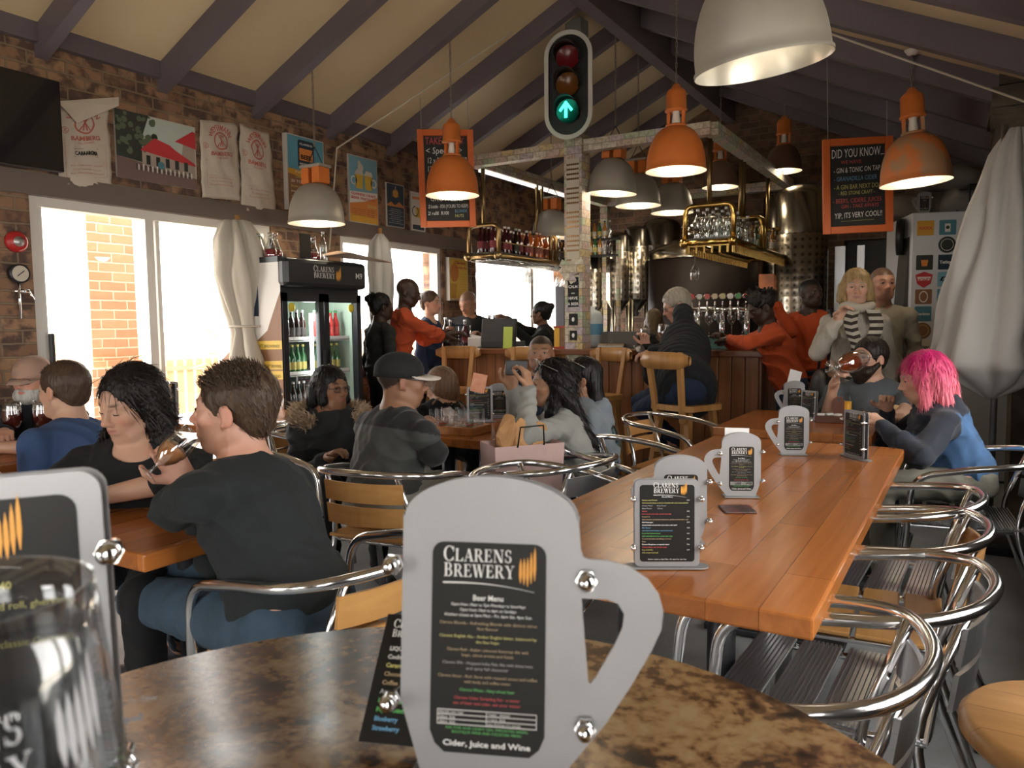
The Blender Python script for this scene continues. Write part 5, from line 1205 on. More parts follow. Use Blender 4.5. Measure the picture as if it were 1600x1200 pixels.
# conduit wire from ceiling along the wall
p = [onx(660, 100, XL + .5), onx(525, 232, XL + .05), onx(512, 390, XL + .03)]
o = MB().tube([(-3.2, 5.4, roof_z(-3.2) - .22), (XL + .06, p[1].y, p[1].z), (XL + .05, p[2].y, p[2].z)], .008, 6).build('electric_conduit', mat('conduit_cream', (.5, .45, .36), .6)); tag(o, 'thin cream conduit running down from the rafters beside the beer poster', 'conduit')
a = ony(1180, 60, 3.4); o = MB().tube([(-1.3, 4.9, roof_z(-1.3) - .2), (.3, 5.3, roof_z(.3) - .24), (.42, 5.3, 2.0)], .007, 6).build('electric_conduit', mat('conduit_cream', (.5, .45, .36), .6)); tag(o, 'thin conduit crossing under the dark right side rafters', 'conduit')
# ================================================================= drinks fridge on the window wall
FYA, FYB_, FXF, FZT = 3.74, 4.54, XL + .72, 1.81
root = empty('drinks_fridge', ((XL + FXF) / 2 + .02, (FYA + FYB_) / 2, 0), 0, 'black double door glass drinks fridge with an illuminated centre strip on the window wall', 'fridge')
fb = mat('fridge_black', (.02, .021, .024), .35); fin = mat('fridge_inside_green', (.36, .45, .36), .5); D_ = .34; wd = (FYB_ - FYA) / 2
m = MB(); m.span((-D_, -wd, .08), (D_ - .04, -wd + .03, 1.6)); m.span((-D_, wd - .03, .08), (D_ - .04, wd, 1.6)); m.span((-D_, -wd, .08), (-D_ + .03, wd, 1.6)); m.span((-D_, -wd, .05), (D_, wd, .16)); m.span((-D_, -wd, 1.56), (D_ - .02, wd, FZT)); m.build('cabinet', fb, root)
m = MB(); m.span((-D_ + .031, -wd + .031, .17), (-D_ + .036, wd - .031, 1.555)); m.span((-D_ + .03, wd - .036, .17), (D_ - .06, wd - .031, 1.555)); m.span((-D_ + .03, -wd + .031, .17), (D_ - .06, -wd + .036, 1.555)); m.build('lining', fin, root)
hm = MB(); hm.box((D_ + .02, 0, 1.70), (.09, wd * 2 + .02, .20), bev=.03); hd = hm.build('header_panel', fb, root)
tm = MB(); logo(tm, -.15, -.03, .27, None, swoosh=False); put_text(tm, 'M9', .28, -.02, .06, ink('w'), 'LEFT', None, bold=.01); to = tm.build('header_lettering', INKM, hd); to.matrix_local = frame_m((D_ + .067, 0, 1.70), (0, 1, 0), (0, 0, 1))
for s in (-1, 1):
    yc = s * wd / 2; m = MB(); a, b_ = yc - wd / 2 + .005, yc + wd / 2 - .005
    m.span((D_ - .03, a, .17), (D_ + .01, a + .045, 1.56)); m.span((D_ - .03, b_ - .045, .17), (D_ + .01, b_, 1.56)); m.span((D_ - .03, a, .17), (D_ + .01, b_, .23)); m.span((D_ - .03, a, 1.50), (D_ + .01, b_, 1.56))
    d_ = m.build('glass_door', fb, root); MB().span((D_ - .012, a + .04, .22), (D_ - .008, b_ - .04, 1.51)).build('pane', pane_m, d_); MB().tube([(D_ + .03, -s * .03 + 0, .8), (D_ + .03, -s * .03, 1.15)], .009, 8).build('handle', darkmet, d_)
    st_ = MB(); st_.lathe([(0, .0), (.032, .0), (.032, .002), (0, .002)], (D_ - .004, yc + s * .10, 1.46), 16, R=Matrix.Rotation(PI / 2, 3, 'Y')); st_.build('sticker', mat('sticker_yellow', (.75, .60, .05), .5), d_)
fl_ = bpy.data.lights.new('fridge_light', 'POINT'); fl_.energy = 5; fl_.color = (.92, 1, .97); fl_.shadow_soft_size = .06; fo_ = bpy.data.objects.new('fridge_light', fl_); COL.objects.link(fo_); fo_.location = ((XL + FXF) / 2 + .02 + D_ - .12, (FYA + FYB_) / 2, 1.45)
MB().tube([(D_ - .05, -.075, .25), (D_ - .05, -.075, 1.42)], .014, 10).build('lit_tube', mat('fridge_tube_lit', (1, 1, 1), .4, emit=5, ecol=(.93, 1, .98)), root)
for z_ in (.42, .70, .97, 1.22):
    m = MB(); m.span((-D_ + .04, -wd + .04, z_), (D_ - .09, wd - .04, z_ + .006)); m.span((D_ - .10, -wd + .04, z_ - .005), (D_ - .09, wd - .04, z_ + .03)); m.build('wire_shelf', white, root)
fx = (XL + FXF) / 2 + .02; fy = (FYA + FYB_) / 2
for z_, L_, R_ in ((1.226, 'dark', 'red'), (.976, 'green', 'green'), (.706, 'dark', 'cherry'), (.426, 'dark', None)):
    for i in range(6):
        bottle(L_, (fx + D_ - .15, fy - wd + .07 + i * .052, z_), names[L_] + ' bottle on the %s fridge shelf behind the left glass door' % {1.226: 'top', .976: 'second', .706: 'third', .426: 'lowest'}[z_], 'fridge bottles, left door, ' + {1.226: 'top', .976: 'second', .706: 'third', .426: 'low'}[z_], .8)
    if R_:
        for i in range(5 if R_ != 'cherry' else 2): bottle(R_, (fx + D_ - .15, fy + .06 + i * .055, z_), names[R_] + ' bottle on a fridge shelf behind the right glass door', 'bottles behind the right fridge door', .8)
# graphics on the visible side (faces -y)
m = MB(); T = frame_m((0, -wd - .002, .85), (1, 0, 0), (0, 0, 1))
quad(m, [(-D_, -.78), (D_, -.78), (D_, .92), (-D_, .92)], pi_('wht'), T)
for oy in (0, -.82): quad(m, [(-D_, -.02 + oy), (D_, -.02 + oy), (D_, .72 + oy * .93), (.25, .55 + oy), (.2, .45 + oy), (.05, .35 + oy), (-.2, .3 + oy), (-D_, .2 + oy)], pi_('brn'), up(T, .001 if oy == 0 else .0014))
for z_, w_ in ((.34, .44), (.20, .30), (.13, .4), (-.50, .44), (-.61, .3), (-.70, .42)): quad(m, [(D_ - w_, z_ - .03), (D_, z_ - .02), (D_, z_ + .04), (D_ - w_, z_ + .03)], pi_('yel'), up(T, .002)); put_text(m, 'CLARENS CRAFT BREWERIES', D_ - w_ + .02, z_ - .01, .03, ink_off('k'), 'LEFT', up(T, .0026), w_ * .9)
put_text(m, 'TASTE', .08, -.05, .09, ink_off('w'), 'LEFT', up(T, .0026), None, .02); quad(m, [(.0, .55), (.12, .55), (.12, .82), (.0, .82)], pi_('navy'), up(T, .002))
o = m.build('side_graphics', ALLM, root)
sd_ = MB()
for (x, z_, s) in ((.25, .02, .06), (.26, -.10, .05), (.27, -.76, .05)): sd_.box((x, -wd - .005, .85 + z_), (s, .002, s))
sd_.build('paper_label', paper, root)
# on top of the fridge
for i in range(5): bottle('bulb', (XL + .22 + .11 * i - (.1 if i == 4 else 0), FYA + .07 + .05 * (i % 2), FZT), 'round flask of red liquid standing on the fridge roof', 'round red flasks on the fridge', .95)
bottle('bulb', (XL + .62, FYA + .42, FZT), 'round red flask alone right of the framed card on the fridge', None, .95); bottle('clear', (XL + .62, FYA + .52, FZT), 'clear stoppered bottle on the fridge beside the cardboard', None, .8)
o = MB().box((0, 0, .09), (.012, .10, .18)).build('framed_card', card_blk, None, (XL + .66, FYA + .3, FZT)); tag(o, 'small dark framed card standing on the fridge roof', 'card')
m = MB(); m.add([(0, 0, 0), (.75, -.1, .02), (.72, .42, -.02), (0, .4, .07), (.35, .2, .075)], [(0, 1, 4), (1, 2, 4), (2, 3, 4), (3, 0, 4)], 0); o = m.build('cardboard_sheet', mat('cardboard', (.30, .19, .11), .8), None, (XL + .15, FYB_ - .2, FZT + .03)); o.modifiers.new('s', 'SOLIDIFY').thickness = .006; tag(o, 'flattened brown cardboard sheet lying on the fridge roof', 'cardboard')

# ================================================================= hanging canvas (closed parasols)
canvas = mat('canvas_beige', (.46, .42, .35), .85, bump=(9, .35)); canvas_g = mat('canvas_grey', (.47, .455, .43), .85, bump=(9, .35))
def folded_cloth(mb, base, prof, folds, seed, amp=.22, n=72, kz=46, twist=.5, flat=1.0):
    """prof: list of (z, cx, cy, r)"""
    zs = [p_[0] for p_ in prof]; zt_, zb_ = max(zs), min(zs); P = sorted(prof); vs = []
    for j in range(kz + 1):
        z = zb_ + (zt_ - zb_) * j / kz; cx = np.interp(z, [q[0] for q in P], [q[1] for q in P]); cy = np.interp(z, [q[0] for q in P], [q[2] for q in P]); r_ = np.interp(z, [q[0] for q in P], [q[3] for q in P])
        for i in range(n):
            a = 2 * PI * i / n; ph = folds * a + seed + twist * (z - zb_) * 2 + 2.2 * noise.noise(Vector((math.cos(a) * 1.3, math.sin(a) * 1.3, z * 1.4 + seed)))
            f = abs(math.sin(ph / 2)) ** .7; rr = r_ * (1 - amp + 2 * amp * (f - .4)) * (1 + .18 * noise.noise(Vector((math.cos(a) * 2, math.sin(a) * 2, z * 3 + seed))))
            vs.append((base[0] + cx + rr * math.cos(a), base[1] + cy + rr * math.sin(a) * flat, z))
    fs = [(j * n + i, j * n + (i + 1) % n, (j + 1) * n + (i + 1) % n, (j + 1) * n + i) for j in range(kz) for i in range(n)]
    fs += [list(range(n))[::-1], list(range(kz * n, (kz + 1) * n))]
    mb.add(vs, fs, 0, True)
c = onx(375, 450, XL + .32); root = empty('closed_parasol', (c.x, c.y, 0), 0, 'closed beige canvas parasol hanging in front of the sliding door beside the fridge', 'parasol')
def zc_(py): return ony(375, py, c.y).z
m = MB(); folded_cloth(m, (0, 0), [(zc_(345), -.02, 0, .10), (zc_(375), 0, 0, .17), (zc_(430), .02, .0, .19), (zc_(500), .04, .03, .13), (zc_(520), .05, .03, .12), (zc_(560), .07, .05, .19), (zc_(610), .06, .06, .15), (zc_(640), .04, .05, .05)], 7, 1.0); m.build('canvas_canopy', canvas, root)
MB().tube([(0, 0, 0), (0, 0, zc_(345) + .04)], .018, 10).build('pole', wood_stool, root); MB().tube([(.14 * math.cos(a) + .05, .14 * math.sin(a) + .03, zc_(510)) for a in [k * PI / 8 for k in range(16)]], .008, 6, closed=True).build('tie_strap', canvas, root)
MB().box((0, 0, .03), (.4, .4, .06), bev=.01).build('base', darkmet, root)
m = MB(); c2 = onx(515, 420, XL + .25); folded_cloth(m, (0, 0), [(2.13, 0, 0, .03), (2.05, 0, 0, .09), (1.8, 0, 0, .11), (1.1, 0, 0, .10), (.9, 0, 0, .02)], 6, 3.0); r2 = empty('closed_parasol', (c2.x + .05, c2.y + .58, 0), 0, 'closed grey parasol behind the fridge at the second window', 'parasol'); m.build('canvas_canopy', canvas_g, r2); MB().tube([(0, 0, 0), (0, 0, 2.18)], .018, 10).build('pole', wood_stool, r2)
c = at(1562, 400, 4.35); root = empty('closed_parasol', (c.x, c.y, 0), 0, 'large closed grey parasol in front of the sticker covered cold cabinet', 'parasol')
def z2(py): return at(1562, py, 4.35).z
m = MB(); folded_cloth(m, (0, 0), [(z2(205), .06, .02, .05), (z2(240), .05, .02, .12), (z2(320), .03, 0, .20), (z2(360), .02, 0, .22), (z2(450), 0, 0, .26), (z2(540), -.02, 0, .30), (z2(570), -.02, 0, .34), (z2(600), .0, 0, .20), (z2(625), -.02, 0, .03)], 9, 2.0, .2, flat=.8); m.build('canvas_canopy', canvas_g, root)
MB().tube([(0, 0, 0), (0, 0, z2(205) + .02)], .018, 10).build('pole', alu_br, root); MB().box((0, 0, .03), (.36, .36, .06), bev=.01).build('base', darkmet, root)
root.rotation_euler = (0, 0, 0)

# ================================================================= white cold cabinet with stickers
qa, qb = onz(1413, 751, 0), onz(1500, 749, 0)
cw = .95; root = empty('cold_cabinet', (qa.x, qa.y, 0), 0, 'tall white cold cabinet covered in round and square beer stickers at the right', 'cabinet')
dirv = (onz(1575, 752, 0) - onz(1413, 747, 0)); ang = math.atan2(dirv.y, dirv.x); root.rotation_euler = (0, 0, ang)
MB().box((cw / 2, .4, 1.10), (cw, .8, 2.17), bev=.01).build('cabinet_body', mat('cabinet_white', (.62, .63, .66), .4), root)
m = MB(); m.box((.0, .2, 1.5), (.06, .30, 1.1), (0, .06, 0)); m.build('side_strip', mat('strip_dark', (.05, .045, .04), .6), root)
stk = {(0, 0): ('sq', 'gold', 'XXXX', 'r'), (0, 1): ('sq', 'teal', '', 'w'), (0, 3): ('rd', 'brn', '', 'w'), (1, 1): ('rd', 'dk', '', 'w'), (1, 3): ('rd', 'brn', 'CRAFT', 'y'), (2, 0): ('sq', 'dk', '', 'o'), (2, 1): ('sq', 'navy', "Tetley's", 'w'), (2, 2): ('sq', 'cream', '', 'k'), (2, 3): ('sq', 'navy', '', 'w'), (3, 0): ('sh', 'wht', 'HONEY', 'r'), (3, 1): ('sq', 'sky', '', 'k'), (3, 2): ('sq', 'grn', '', 'w'), (4, 0): ('rr', 'brn', '', 'w'), (4, 1): ('sq', 'blue', 'Emersons', 'w'), (4, 2): ('rr', 'brn', 'ALE', 'w'), (4, 3): ('sq', 'brn', '', 'w'), (5, 0): ('sq', 'teal', 'Guardsman', 'w'), (5, 1): ('rd', 'dk', '', 'w'), (5, 2): ('st', 'roof', '', 'k'), (6, 0): ('rd', 'brn', '', 'y'), (6, 1): ('sq', 'brn', '', 'y'), (6, 2): ('sq', 'brn', '', 'y'), (7, 0): ('sq', 'cream', 'BREW', 'k'), (7, 2): ('rd', 'brn', '', 'y'), (8, 0): ('rd', 'wall', '', 'k'), (8, 2): ('sq', 'wall', 'EPA', 'k')}
for (r_, c_), (sh, bgc, t, tc_) in stk.items():
    x = .10 + c_ * .162; z_ = 2.06 - r_ * .137; m = MB(); M = frame_m((x, -.0035, z_), (1, 0, 0), (0, 0, 1)); s = .064
    if sh in ('rd',): disc(m, 0, 0, s * 1.02, pi_(bgc), M, 24); ring(m, 0, 0, s * .68, s * .74, ink_off('w' if bgc == 'dk' else 'y'), up(M))
    elif sh == 'st': quad(m, [((s * (1.05 if k % 2 else .85)) * math.cos(k * PI / 8), (s * (1.05 if k % 2 else .85)) * math.sin(k * PI / 8)) for k in range(16)], pi_(bgc), M); disc(m, 0, 0, s * .5, pi_('brn'), up(M))
    elif sh == 'sh': quad(m, [(-s, s * .6), (0, s), (s, s * .6), (s * .8, -s * .5), (0, -s * 1.05), (-s * .8, -s * .5)], pi_('roof'), M); quad(m, [(-s * .8, s * .35), (s * .8, s * .35), (s * .7, -s * .1), (-s * .7, -s * .1)], pi_('wht'), up(M))
    else: quad(m, rrect(s * 1.95, s * 1.85, .008), pi_(bgc), M)
    if sh == 'rr': ring(m, 0, 0, s * .6, s * .72, ink_off('w'), up(M), 24, .7)
    if not t and sh == 'sq':
        if (r_, c_) == (2, 0): quad(m, [(-.02, -.03), (.02, -.03), (.027, .02), (-.027, .02)], pi_('orn'), up(M))
        elif (r_, c_) == (2, 2): [disc(m, dx, dy, .008, pi_('dk'), up(M), 8, 1.6) for dx in (-.025, .025) for dy in (-.025, .025)]
        elif (r_, c_) == (0, 1): quad(m, [(-.02, -.035), (.02, -.035), (.02, .03), (-.02, .03)], pi_('wht'), up(M)); disc(m, 0, 0, .014, pi_('dk'), up(M, .001), 12)
        else: quad(m, [(-s * .7, -s * .2), (s * .7, -s * .2), (s * .5, s * .4), (-s * .5, s * .3)], ink_off(tc_), up(M)); quad(m, [(-s * .45, -s * .1), (s * .45, -s * .1), (s * .3, s * .22), (-s * .3, s * .2)], pi_(bgc), up(M, .001))
    if t: put_text(m, t, 0, -.012, .034, ink_off(tc_), 'CENTER', up(M, .0012), min(s * 1.6, .022 * len(t) + .02), .03)
    if (r_, c_) == (5, 1):
        for k in range(4): quad(m, [(-.04 + .022 * k, -.035), (-.03 + .022 * k, -.035), (-.03 + .022 * k, .035), (-.04 + .022 * k, .035)], pi_('wht'), up(M, .0012))
    m.build('sticker', ALLM, root)
Mr = Matrix.Translation(root.location) @ Matrix.Rotation(ang, 4, 'Z')
def oncab(x, y, z_=2.187): v = Mr @ Vector((x, y, z_)); return v
# things on top of the cabinet
jm = MB(); v = oncab(.10, .05); place(copy_tree(mugm), v, math.degrees(ang), 0, 'bare mug shaped steel cut out standing on the white cold cabinet', s=.8)
sackm = mat('sack_hessian_dark', (.24, .215, .19), .9, bump=(10, .6))
for k, (x, y, z_, sx, sz) in enumerate(((.20, .5, 2.30, .26, .13), (.55, .45, 2.31, .30, .14), (.40, .5, 2.52, .28, .12))):
    bm = bmesh.new(); bmesh.ops.create_icosphere(bm, subdivisions=4, radius=1)
    for w_ in bm.verts:
        p_ = w_.co; p_ = Vector((math.copysign(abs(p_.x) ** .6, p_.x) * sx, math.copysign(abs(p_.y) ** .7, p_.y) * .2, math.copysign(abs(p_.z) ** .8, p_.z) * sz * .85)); w_.co = p_ + noise.noise_vector(p_ * 7 + Vector((k, 0, 0))) * .03
    me = bpy.data.meshes.new('sack'); bm.to_mesh(me); bm.free(); [setattr(f, 'use_smooth', True) for f in me.polygons]
    o = link('stacked_sack', me, sackm); o.location = oncab(x, y, z_); o.rotation_euler = (0, 0, ang); tag(o, 'dim grey sack lying on the white cold cabinet, ' + ('nearest the chalkboard', 'nearest the stone pier', 'on top of the two others')[k], 'sack')
m = MB(); m.span((-.2, -.14, 0), (.2, .14, .012)); m.span((-.2, -.14, .20), (.2, .14, .212)); [m.span((sx * .2 - .006, sy * .14 - .006, 0), (sx * .2 + .006, sy * .14 + .006, .21)) for sx in (-1, 1) for sy in (-1, 1)]
o = m.build('wire_crate', darkmet); o.location = oncab(.62, .16); o.rotation_euler = (0, 0, ang); tag(o, 'open wire crate at the front edge of the white cold cabinet roof', 'crate')

# ================================================================= brewing tanks behind the bar
def dimple(name, base, dark, sc):
    if name in MATS: return MATS[name]
    m_ = mat(name, base, .25, 1.0); nt = m_.node_tree; N = nt.nodes.new; L = nt.links.new; b = nt.nodes['Principled BSDF']
    tc = N('ShaderNodeTexCoord'); sp = N('ShaderNodeSeparateXYZ'); L(tc.outputs['Object'], sp.inputs[0]); at_ = N('ShaderNodeMath'); at_.operation = 'ARCTAN2'; L(sp.outputs['Y'], at_.inputs[0]); L(sp.outputs['X'], at_.inputs[1])
    u = N('ShaderNodeMath'); u.operation = 'MULTIPLY'; u.inputs[1].default_value = sc; L(at_.outputs[0], u.inputs[0]); v = N('ShaderNodeMath'); v.operation = 'MULTIPLY'; v.inputs[1].default_value = 13; L(sp.outputs['Z'], v.inputs[0])
    cb = N('ShaderNodeCombineXYZ'); L(u.outputs[0], cb.inputs[0]); L(v.outputs[0], cb.inputs[1]); vo = N('ShaderNodeTexVoronoi'); vo.inputs['Randomness'].default_value = 0; vo.inputs['Scale'].default_value = 1; vo.voronoi_dimensions = '2D'; L(cb.outputs[0], vo.inputs['Vector'])
    r = N('ShaderNodeValToRGB'); r.color_ramp.elements[0].position = .16; r.color_ramp.elements[1].position = .26; r.color_ramp.elements[0].color = tuple(dark) + (1,); r.color_ramp.elements[1].color = tuple(base) + (1,); L(vo.outputs['Distance'], r.inputs[0]); L(r.outputs[0], b.inputs['Base Color'])
    bp = N('ShaderNodeBump'); bp.inputs['Strength'].default_value = .4; bp.inputs['Distance'].default_value = .01; L(vo.outputs['Distance'], bp.inputs['Height']); L(bp.outputs[0], b.inputs['Normal']); return m_
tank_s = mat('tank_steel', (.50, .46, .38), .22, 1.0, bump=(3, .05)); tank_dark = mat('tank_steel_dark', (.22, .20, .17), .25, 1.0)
def tank(px, y_top, y_bot, D, wpx, label, mt=tank_s, jacket=True, cone=True, legs=True, dome=True):
    t, b_ = at(px, y_top, D), at(px, y_bot, D); r_ = wpx * D / 1200 / 2; root = empty('brewing_tank', (t.x, t.y, 0), 0, label, 'brewing tank'); zt_, zb_ = t.z, b_.z
    pr = [(0, zt_), (r_ * .4, zt_ - r_ * .05), (r_ * .85, zt_ - r_ * .22), (r_, zt_ - r_ * .45)] if dome else [(0, zt_), (r_, zt_)]
    pr += [(r_, zb_)] + ([(r_ * .15, zb_ - r_ * 1.4), (0, zb_ - r_ * 1.4)] if cone else [(0, zb_)]); MB().lathe(pr, n=40).build('vessel', mt, root)
    if jacket: z1_ = zt_ - r_ * .5 - (zt_ - zb_) * .22; MB().lathe([(r_ * 1.0, z1_ + .01), (r_ * 1.035, z1_), (r_ * 1.035, zb_ + .02), (r_, zb_)], n=40).build('dimple_jacket', dimple('dimple_%s_%d' % (mt.name, r_ * 100), (.55, .50, .42), (.22, .20, .16), r_ / .07), root)
    if legs:
        for k in range(3): a = k * 2 * PI / 3 + .5; MB().tube([(math.cos(a) * r_ * .85, math.sin(a) * r_ * .85, zb_), (math.cos(a) * r_ * .9, math.sin(a) * r_ * .9, 0)], .025, 8).build('leg', tank_s, root)
    return root
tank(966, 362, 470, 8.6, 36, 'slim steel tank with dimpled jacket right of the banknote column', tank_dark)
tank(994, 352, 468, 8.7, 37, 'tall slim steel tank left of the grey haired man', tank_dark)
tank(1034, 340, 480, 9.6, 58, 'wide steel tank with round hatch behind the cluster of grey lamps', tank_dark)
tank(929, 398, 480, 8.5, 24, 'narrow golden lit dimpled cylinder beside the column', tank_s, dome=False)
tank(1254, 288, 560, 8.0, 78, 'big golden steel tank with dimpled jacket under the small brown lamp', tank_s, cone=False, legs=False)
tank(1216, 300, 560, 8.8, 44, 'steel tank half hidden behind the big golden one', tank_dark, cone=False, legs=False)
k0 = at(1095, 470, 8.9); root = empty('brew_kettle', (k0.x, k0.y, 0), 0, 'dark red clad brew kettle with steel domed lid behind the beer taps', 'kettle'); kr = .62; kz = at(1095, 398, 8.9).z
MB().lathe([(0, .2), (kr, .2), (kr, kz - .06), (0, kz - .06)], n=48).build('wood_cladding', mat('kettle_red_clad', (.018, .009, .007), .6), root); MB().lathe([(kr * 1.02, kz - .07), (kr * 1.03, kz), (kr * .95, kz + .05), (kr * .5, kz + .16), (kr * .15, kz + .2), (0, kz + .2)], n=48).build('domed_lid', tank_s, root)
m = MB(); m.tube(fillet([(-.1, 0, kz + .18), (-.1, 0, kz + .42), (.5, .1, kz + .42)], .08), .03, 10); m.tube([(.15, -.2, kz + .12), (.15, -.2, kz + .3)], .02, 8); m.build('steam_pipe', tank_s, root)
gq = MB(); gq.lathe([(0, 0), (.07, 0), (.07, .03), (0, .03)], (-.02, -.42, kz + .25), 20, R=RX90); gq.build('thermometer', chrome, root)
p = at(1245, 200, 9.3); o = MB().tube([(p.x + .05, p.y, 2.6), (p.x + .05, p.y, roof_z(p.x) - .05)], .055, 12).build('flue_pipe', tank_s); tag(o, 'steel flue pipe rising from the tanks to the roof', 'pipe'); 
tk = at(1254, 290, 8.0); o.location = (0, 0, 0)
p = at(1312, 450, 8.1); root = empty('steel_post', (p.x, p.y, 0), 0, 'pale steel door post right of the golden tank', 'post'); MB().box((0, 0, 1.05), (.10, .06, 2.1)).build('upright', alu_br, root); MB().box((.2, 0, 1.05), (.07, .05, 2.1)).build('upright', alu_br, root)
p = at(1402, 380, 6.9); o = MB().lathe([(0, 0), (.15, 0), (.15, .05), (0, .05)], n=24, R=Matrix.Rotation(PI / 2, 3, 'Y')).build('dark_round_panel', black, None, (p.x - .02, p.y, p.z)); tag(o, 'dark round panel fixed at the left edge of the cold cabinet', 'panel'); o.location = Mr @ Vector((-.06, .2, p.z))

# ================================================================= beer taps on the bar
tb = onbar(1128, .42); root = empty('beer_tap_tower', (tb.x, tb.y, 1.10), math.radians(18), 'chrome beer tap tower with a row of round tap badges on the bar', 'beer taps')
m = MB(); m.tube([(-.26, 0, .33), (.26, 0, .33)], .022, 12)
for x in (-.2, 0, .2): m.tube([(x, 0, 0), (x, 0, .33)], .022, 12)
m.build('tap_rail', chrome, root)
bc = [(.5, .06, .05), (.6, .6, .55), (.55, .1, .08), (.6, .5, .3), (.5, .42, .2), (.65, .63, .58), (.1, .3, .12), (.5, .1, .06), (.6, .55, .4)]
for i in range(9):
    x = -.25 + i * .0625; h_ = MB(); h_.tube([(x, -.02, .34), (x, -.08, .33), (x, -.09, .24)], .009, 8); h_.tube([(x, -.03, .34), (x, -.04, .40)], .007, 8); h = h_.build('tap', chrome, root)
    b_ = MB(); b_.lathe([(0, 0), (.030, 0), (.030, .016), (0, .016)], (x, -.03, .44), 18, R=RX90); b_.build('tap_badge', chrome, h); b2 = MB(); b2.lathe([(0, .0165), (.023, .0165)], (x, -.03, .44), 18, R=RX90); b2.build('badge_face', mat('tap_badge_face_%d' % i if False else 'badge_' + 'abcdefghi'[i], bc[i], .4), h)
for i in range(5):
    v = root.rotation_euler.to_matrix() @ Vector((-.2 + i * .09, -.12, 0)); stemglass((tb.x + v.x, tb.y + v.y, 1.10 + .11), 'stem glass standing below the beer taps', 'stem glasses below the beer taps', False, 1.0)
o = MB().box((0, 0, .055), (.5, .13, .11), bev=.006).build('drip_box', mat('box_teal', (.08, .25, .22), .35), None, (tb.x + .04, tb.y - .12, 1.10), (0, 0, math.radians(18))); tag(o, 'teal glass fronted box under the row of beer taps', 'box')
o.scale.z = 1.0
# beer on the bar in front of the grey haired man
p = onbar(1008, .18); make_goblet(p, None, cider, .55, 'stemmed glass of pale cider on the bar', 1.0, False)
p = onbar(1037, .20); make_goblet(p, None, beer_dark, .6, 'stemmed glass of dark red beer on the bar beside the pale one', 1.15, False)
# little things on the bar top, left part
p = onbar(780, .20); root = empty('cash_register', p, math.radians(8), 'black cash register screen on the bar behind the green note', 'register'); MB().box((0, 0, .15), (.36, .04, .26), (-.15, 0, 0), bev=.01).build('screen', black, root); MB().box((0, .1, .03), (.34, .3, .06), bev=.008).build('register_base', black, root)
p = onbar(793, .10); o = MB().box((0, 0, .10), (.09, .012, .20)).build('green_note', mat('note_lime', (.42, .52, .08), .6), None, p, (-.1, 0, .1)); tag(o, 'lime green notice standing on the bar before the register', 'notice')
p = onbar(745, .25); root = empty('napkin_box', p, .1, 'white napkin box on the bar', 'napkin box'); MB().box((0, 0, .05), (.15, .11, .10), bev=.012).build('box_body', white, root); MB().box((0, 0, .105), (.10, .06, .02), (0, .2, 0)).build('napkins', paper, root)
for k, (px_, kd, s) in enumerate(((697, 'dark', 1.1), (704, 'dark', 1.0), (727, 'cherry', 1.0), (765, 'dark', 1.15), (773, 'dark', 1.15), (1088, 'clear', .9))): bottle(kd, onbar(px_, .3), names[kd] + ' bottle on the bar top, ' + ('left end by the bald man', 'second by the bald man', 'in front of the barman', 'tall, left of the register', 'tall, touching the register', 'behind the puffer jacket')[k], None, s)
p = onbar(722, .35); root = empty('coffee_grinder_rack', p, 0, 'small black and chrome glass rack on the bar before the barman', 'rack'); m = MB(); [m.tube([(x, y, 0), (x, y, .22)], .006, 8) for x in (-.07, .07) for y in (-.05, .05)]; m.box((0, 0, .22), (.17, .13, .012)); m.box((0, 0, .1), (.16, .12, .01)); m.build('rack_frame', chrome, root)
for i in range(5): tumbler((p.x - .05 + .028 * i + .1, p.y - .2, 1.10), .02, .07, beer_red, 0, 'small shot glass on the bar before the barman', 'shot glasses before the barman')
p = onbar(893, .22); root = empty('wooden_crate_sign', p, math.radians(6), 'wooden box with red and yellow edges and a round yellow badge on the bar', 'box')
MB().box((0, 0, .10), (.30, .10, .19)).build('box_body', wood_mat('box_wood', (.30, .18, .09), (.22, .12, .06), 'x', .5), root); m = MB(); m.box((0, -.052, .195), (.31, .01, .016)); m.box((0, -.052, .008), (.31, .01, .016)); m.box((.147, -.052, .1), (.016, .01, .19)); m.build('red_edge', mat('edge_red', (.45, .04, .02), .5), root)
m = MB(); m.box((-.12, -.054, .10), (.05, .01, .17)); m.lathe([(0, 0), (.034, 0), (.034, .012), (0, .012)], (.06, -.05, .06), 20, R=RX90); m.build('yellow_print', mat('edge_yellow', (.70, .38, .03), .5), root)
p = onbar(955, .25); root = empty('magazine_stack', p, .2, 'low stack of magazines on the bar beside the round badge box', 'magazines'); [MB().box((0, 0, .008 + .014 * k), (.22, .16, .012), (0, 0, .1 * k)).build('magazine', paper if k % 2 else TXC['t'], root) for k in range(3)]
p = onbar(975, .2); o = MB().box((0, 0, .075), (.34, .14, .15)).build('bar_counter_box', mat('slate_grey', (.10, .09, .08), .5), None, onbar(973, .35)); tag(o, 'plain grey brown box on the bar left of the pale cider', 'box')
tumbler(onbar(952, .16), .03, .08, beer_red, 0, 'clear tumbler standing on the bar by the magazines', None)
p = onbar(925, .45); root = empty('water_jug', p, 0, 'translucent white water canister with blue label behind the badge box', 'canister'); MB().lathe([(0, 0), (.09, 0), (.10, .02), (.10, .28), (.08, .33), (.03, .35), (.03, .38), (0, .38)], n=24).build('canister_body', mat('plastic_milky', (.55, .62, .66), .35), root); MB().lathe([(.1015, .12), (.1015, .22)], n=24).build('blue_label', mat('label_blue', (.12, .32, .5), .5), root)
o = MB().box((0, 0, 0), (.02, .16, .16)).build('orange_sign', orange, None, at(1198, 440, 8.2)); tag(o, 'small square orange sign fixed on the rear banknote post', 'sign'); o.rotation_euler = (0, 0, PI / 2)
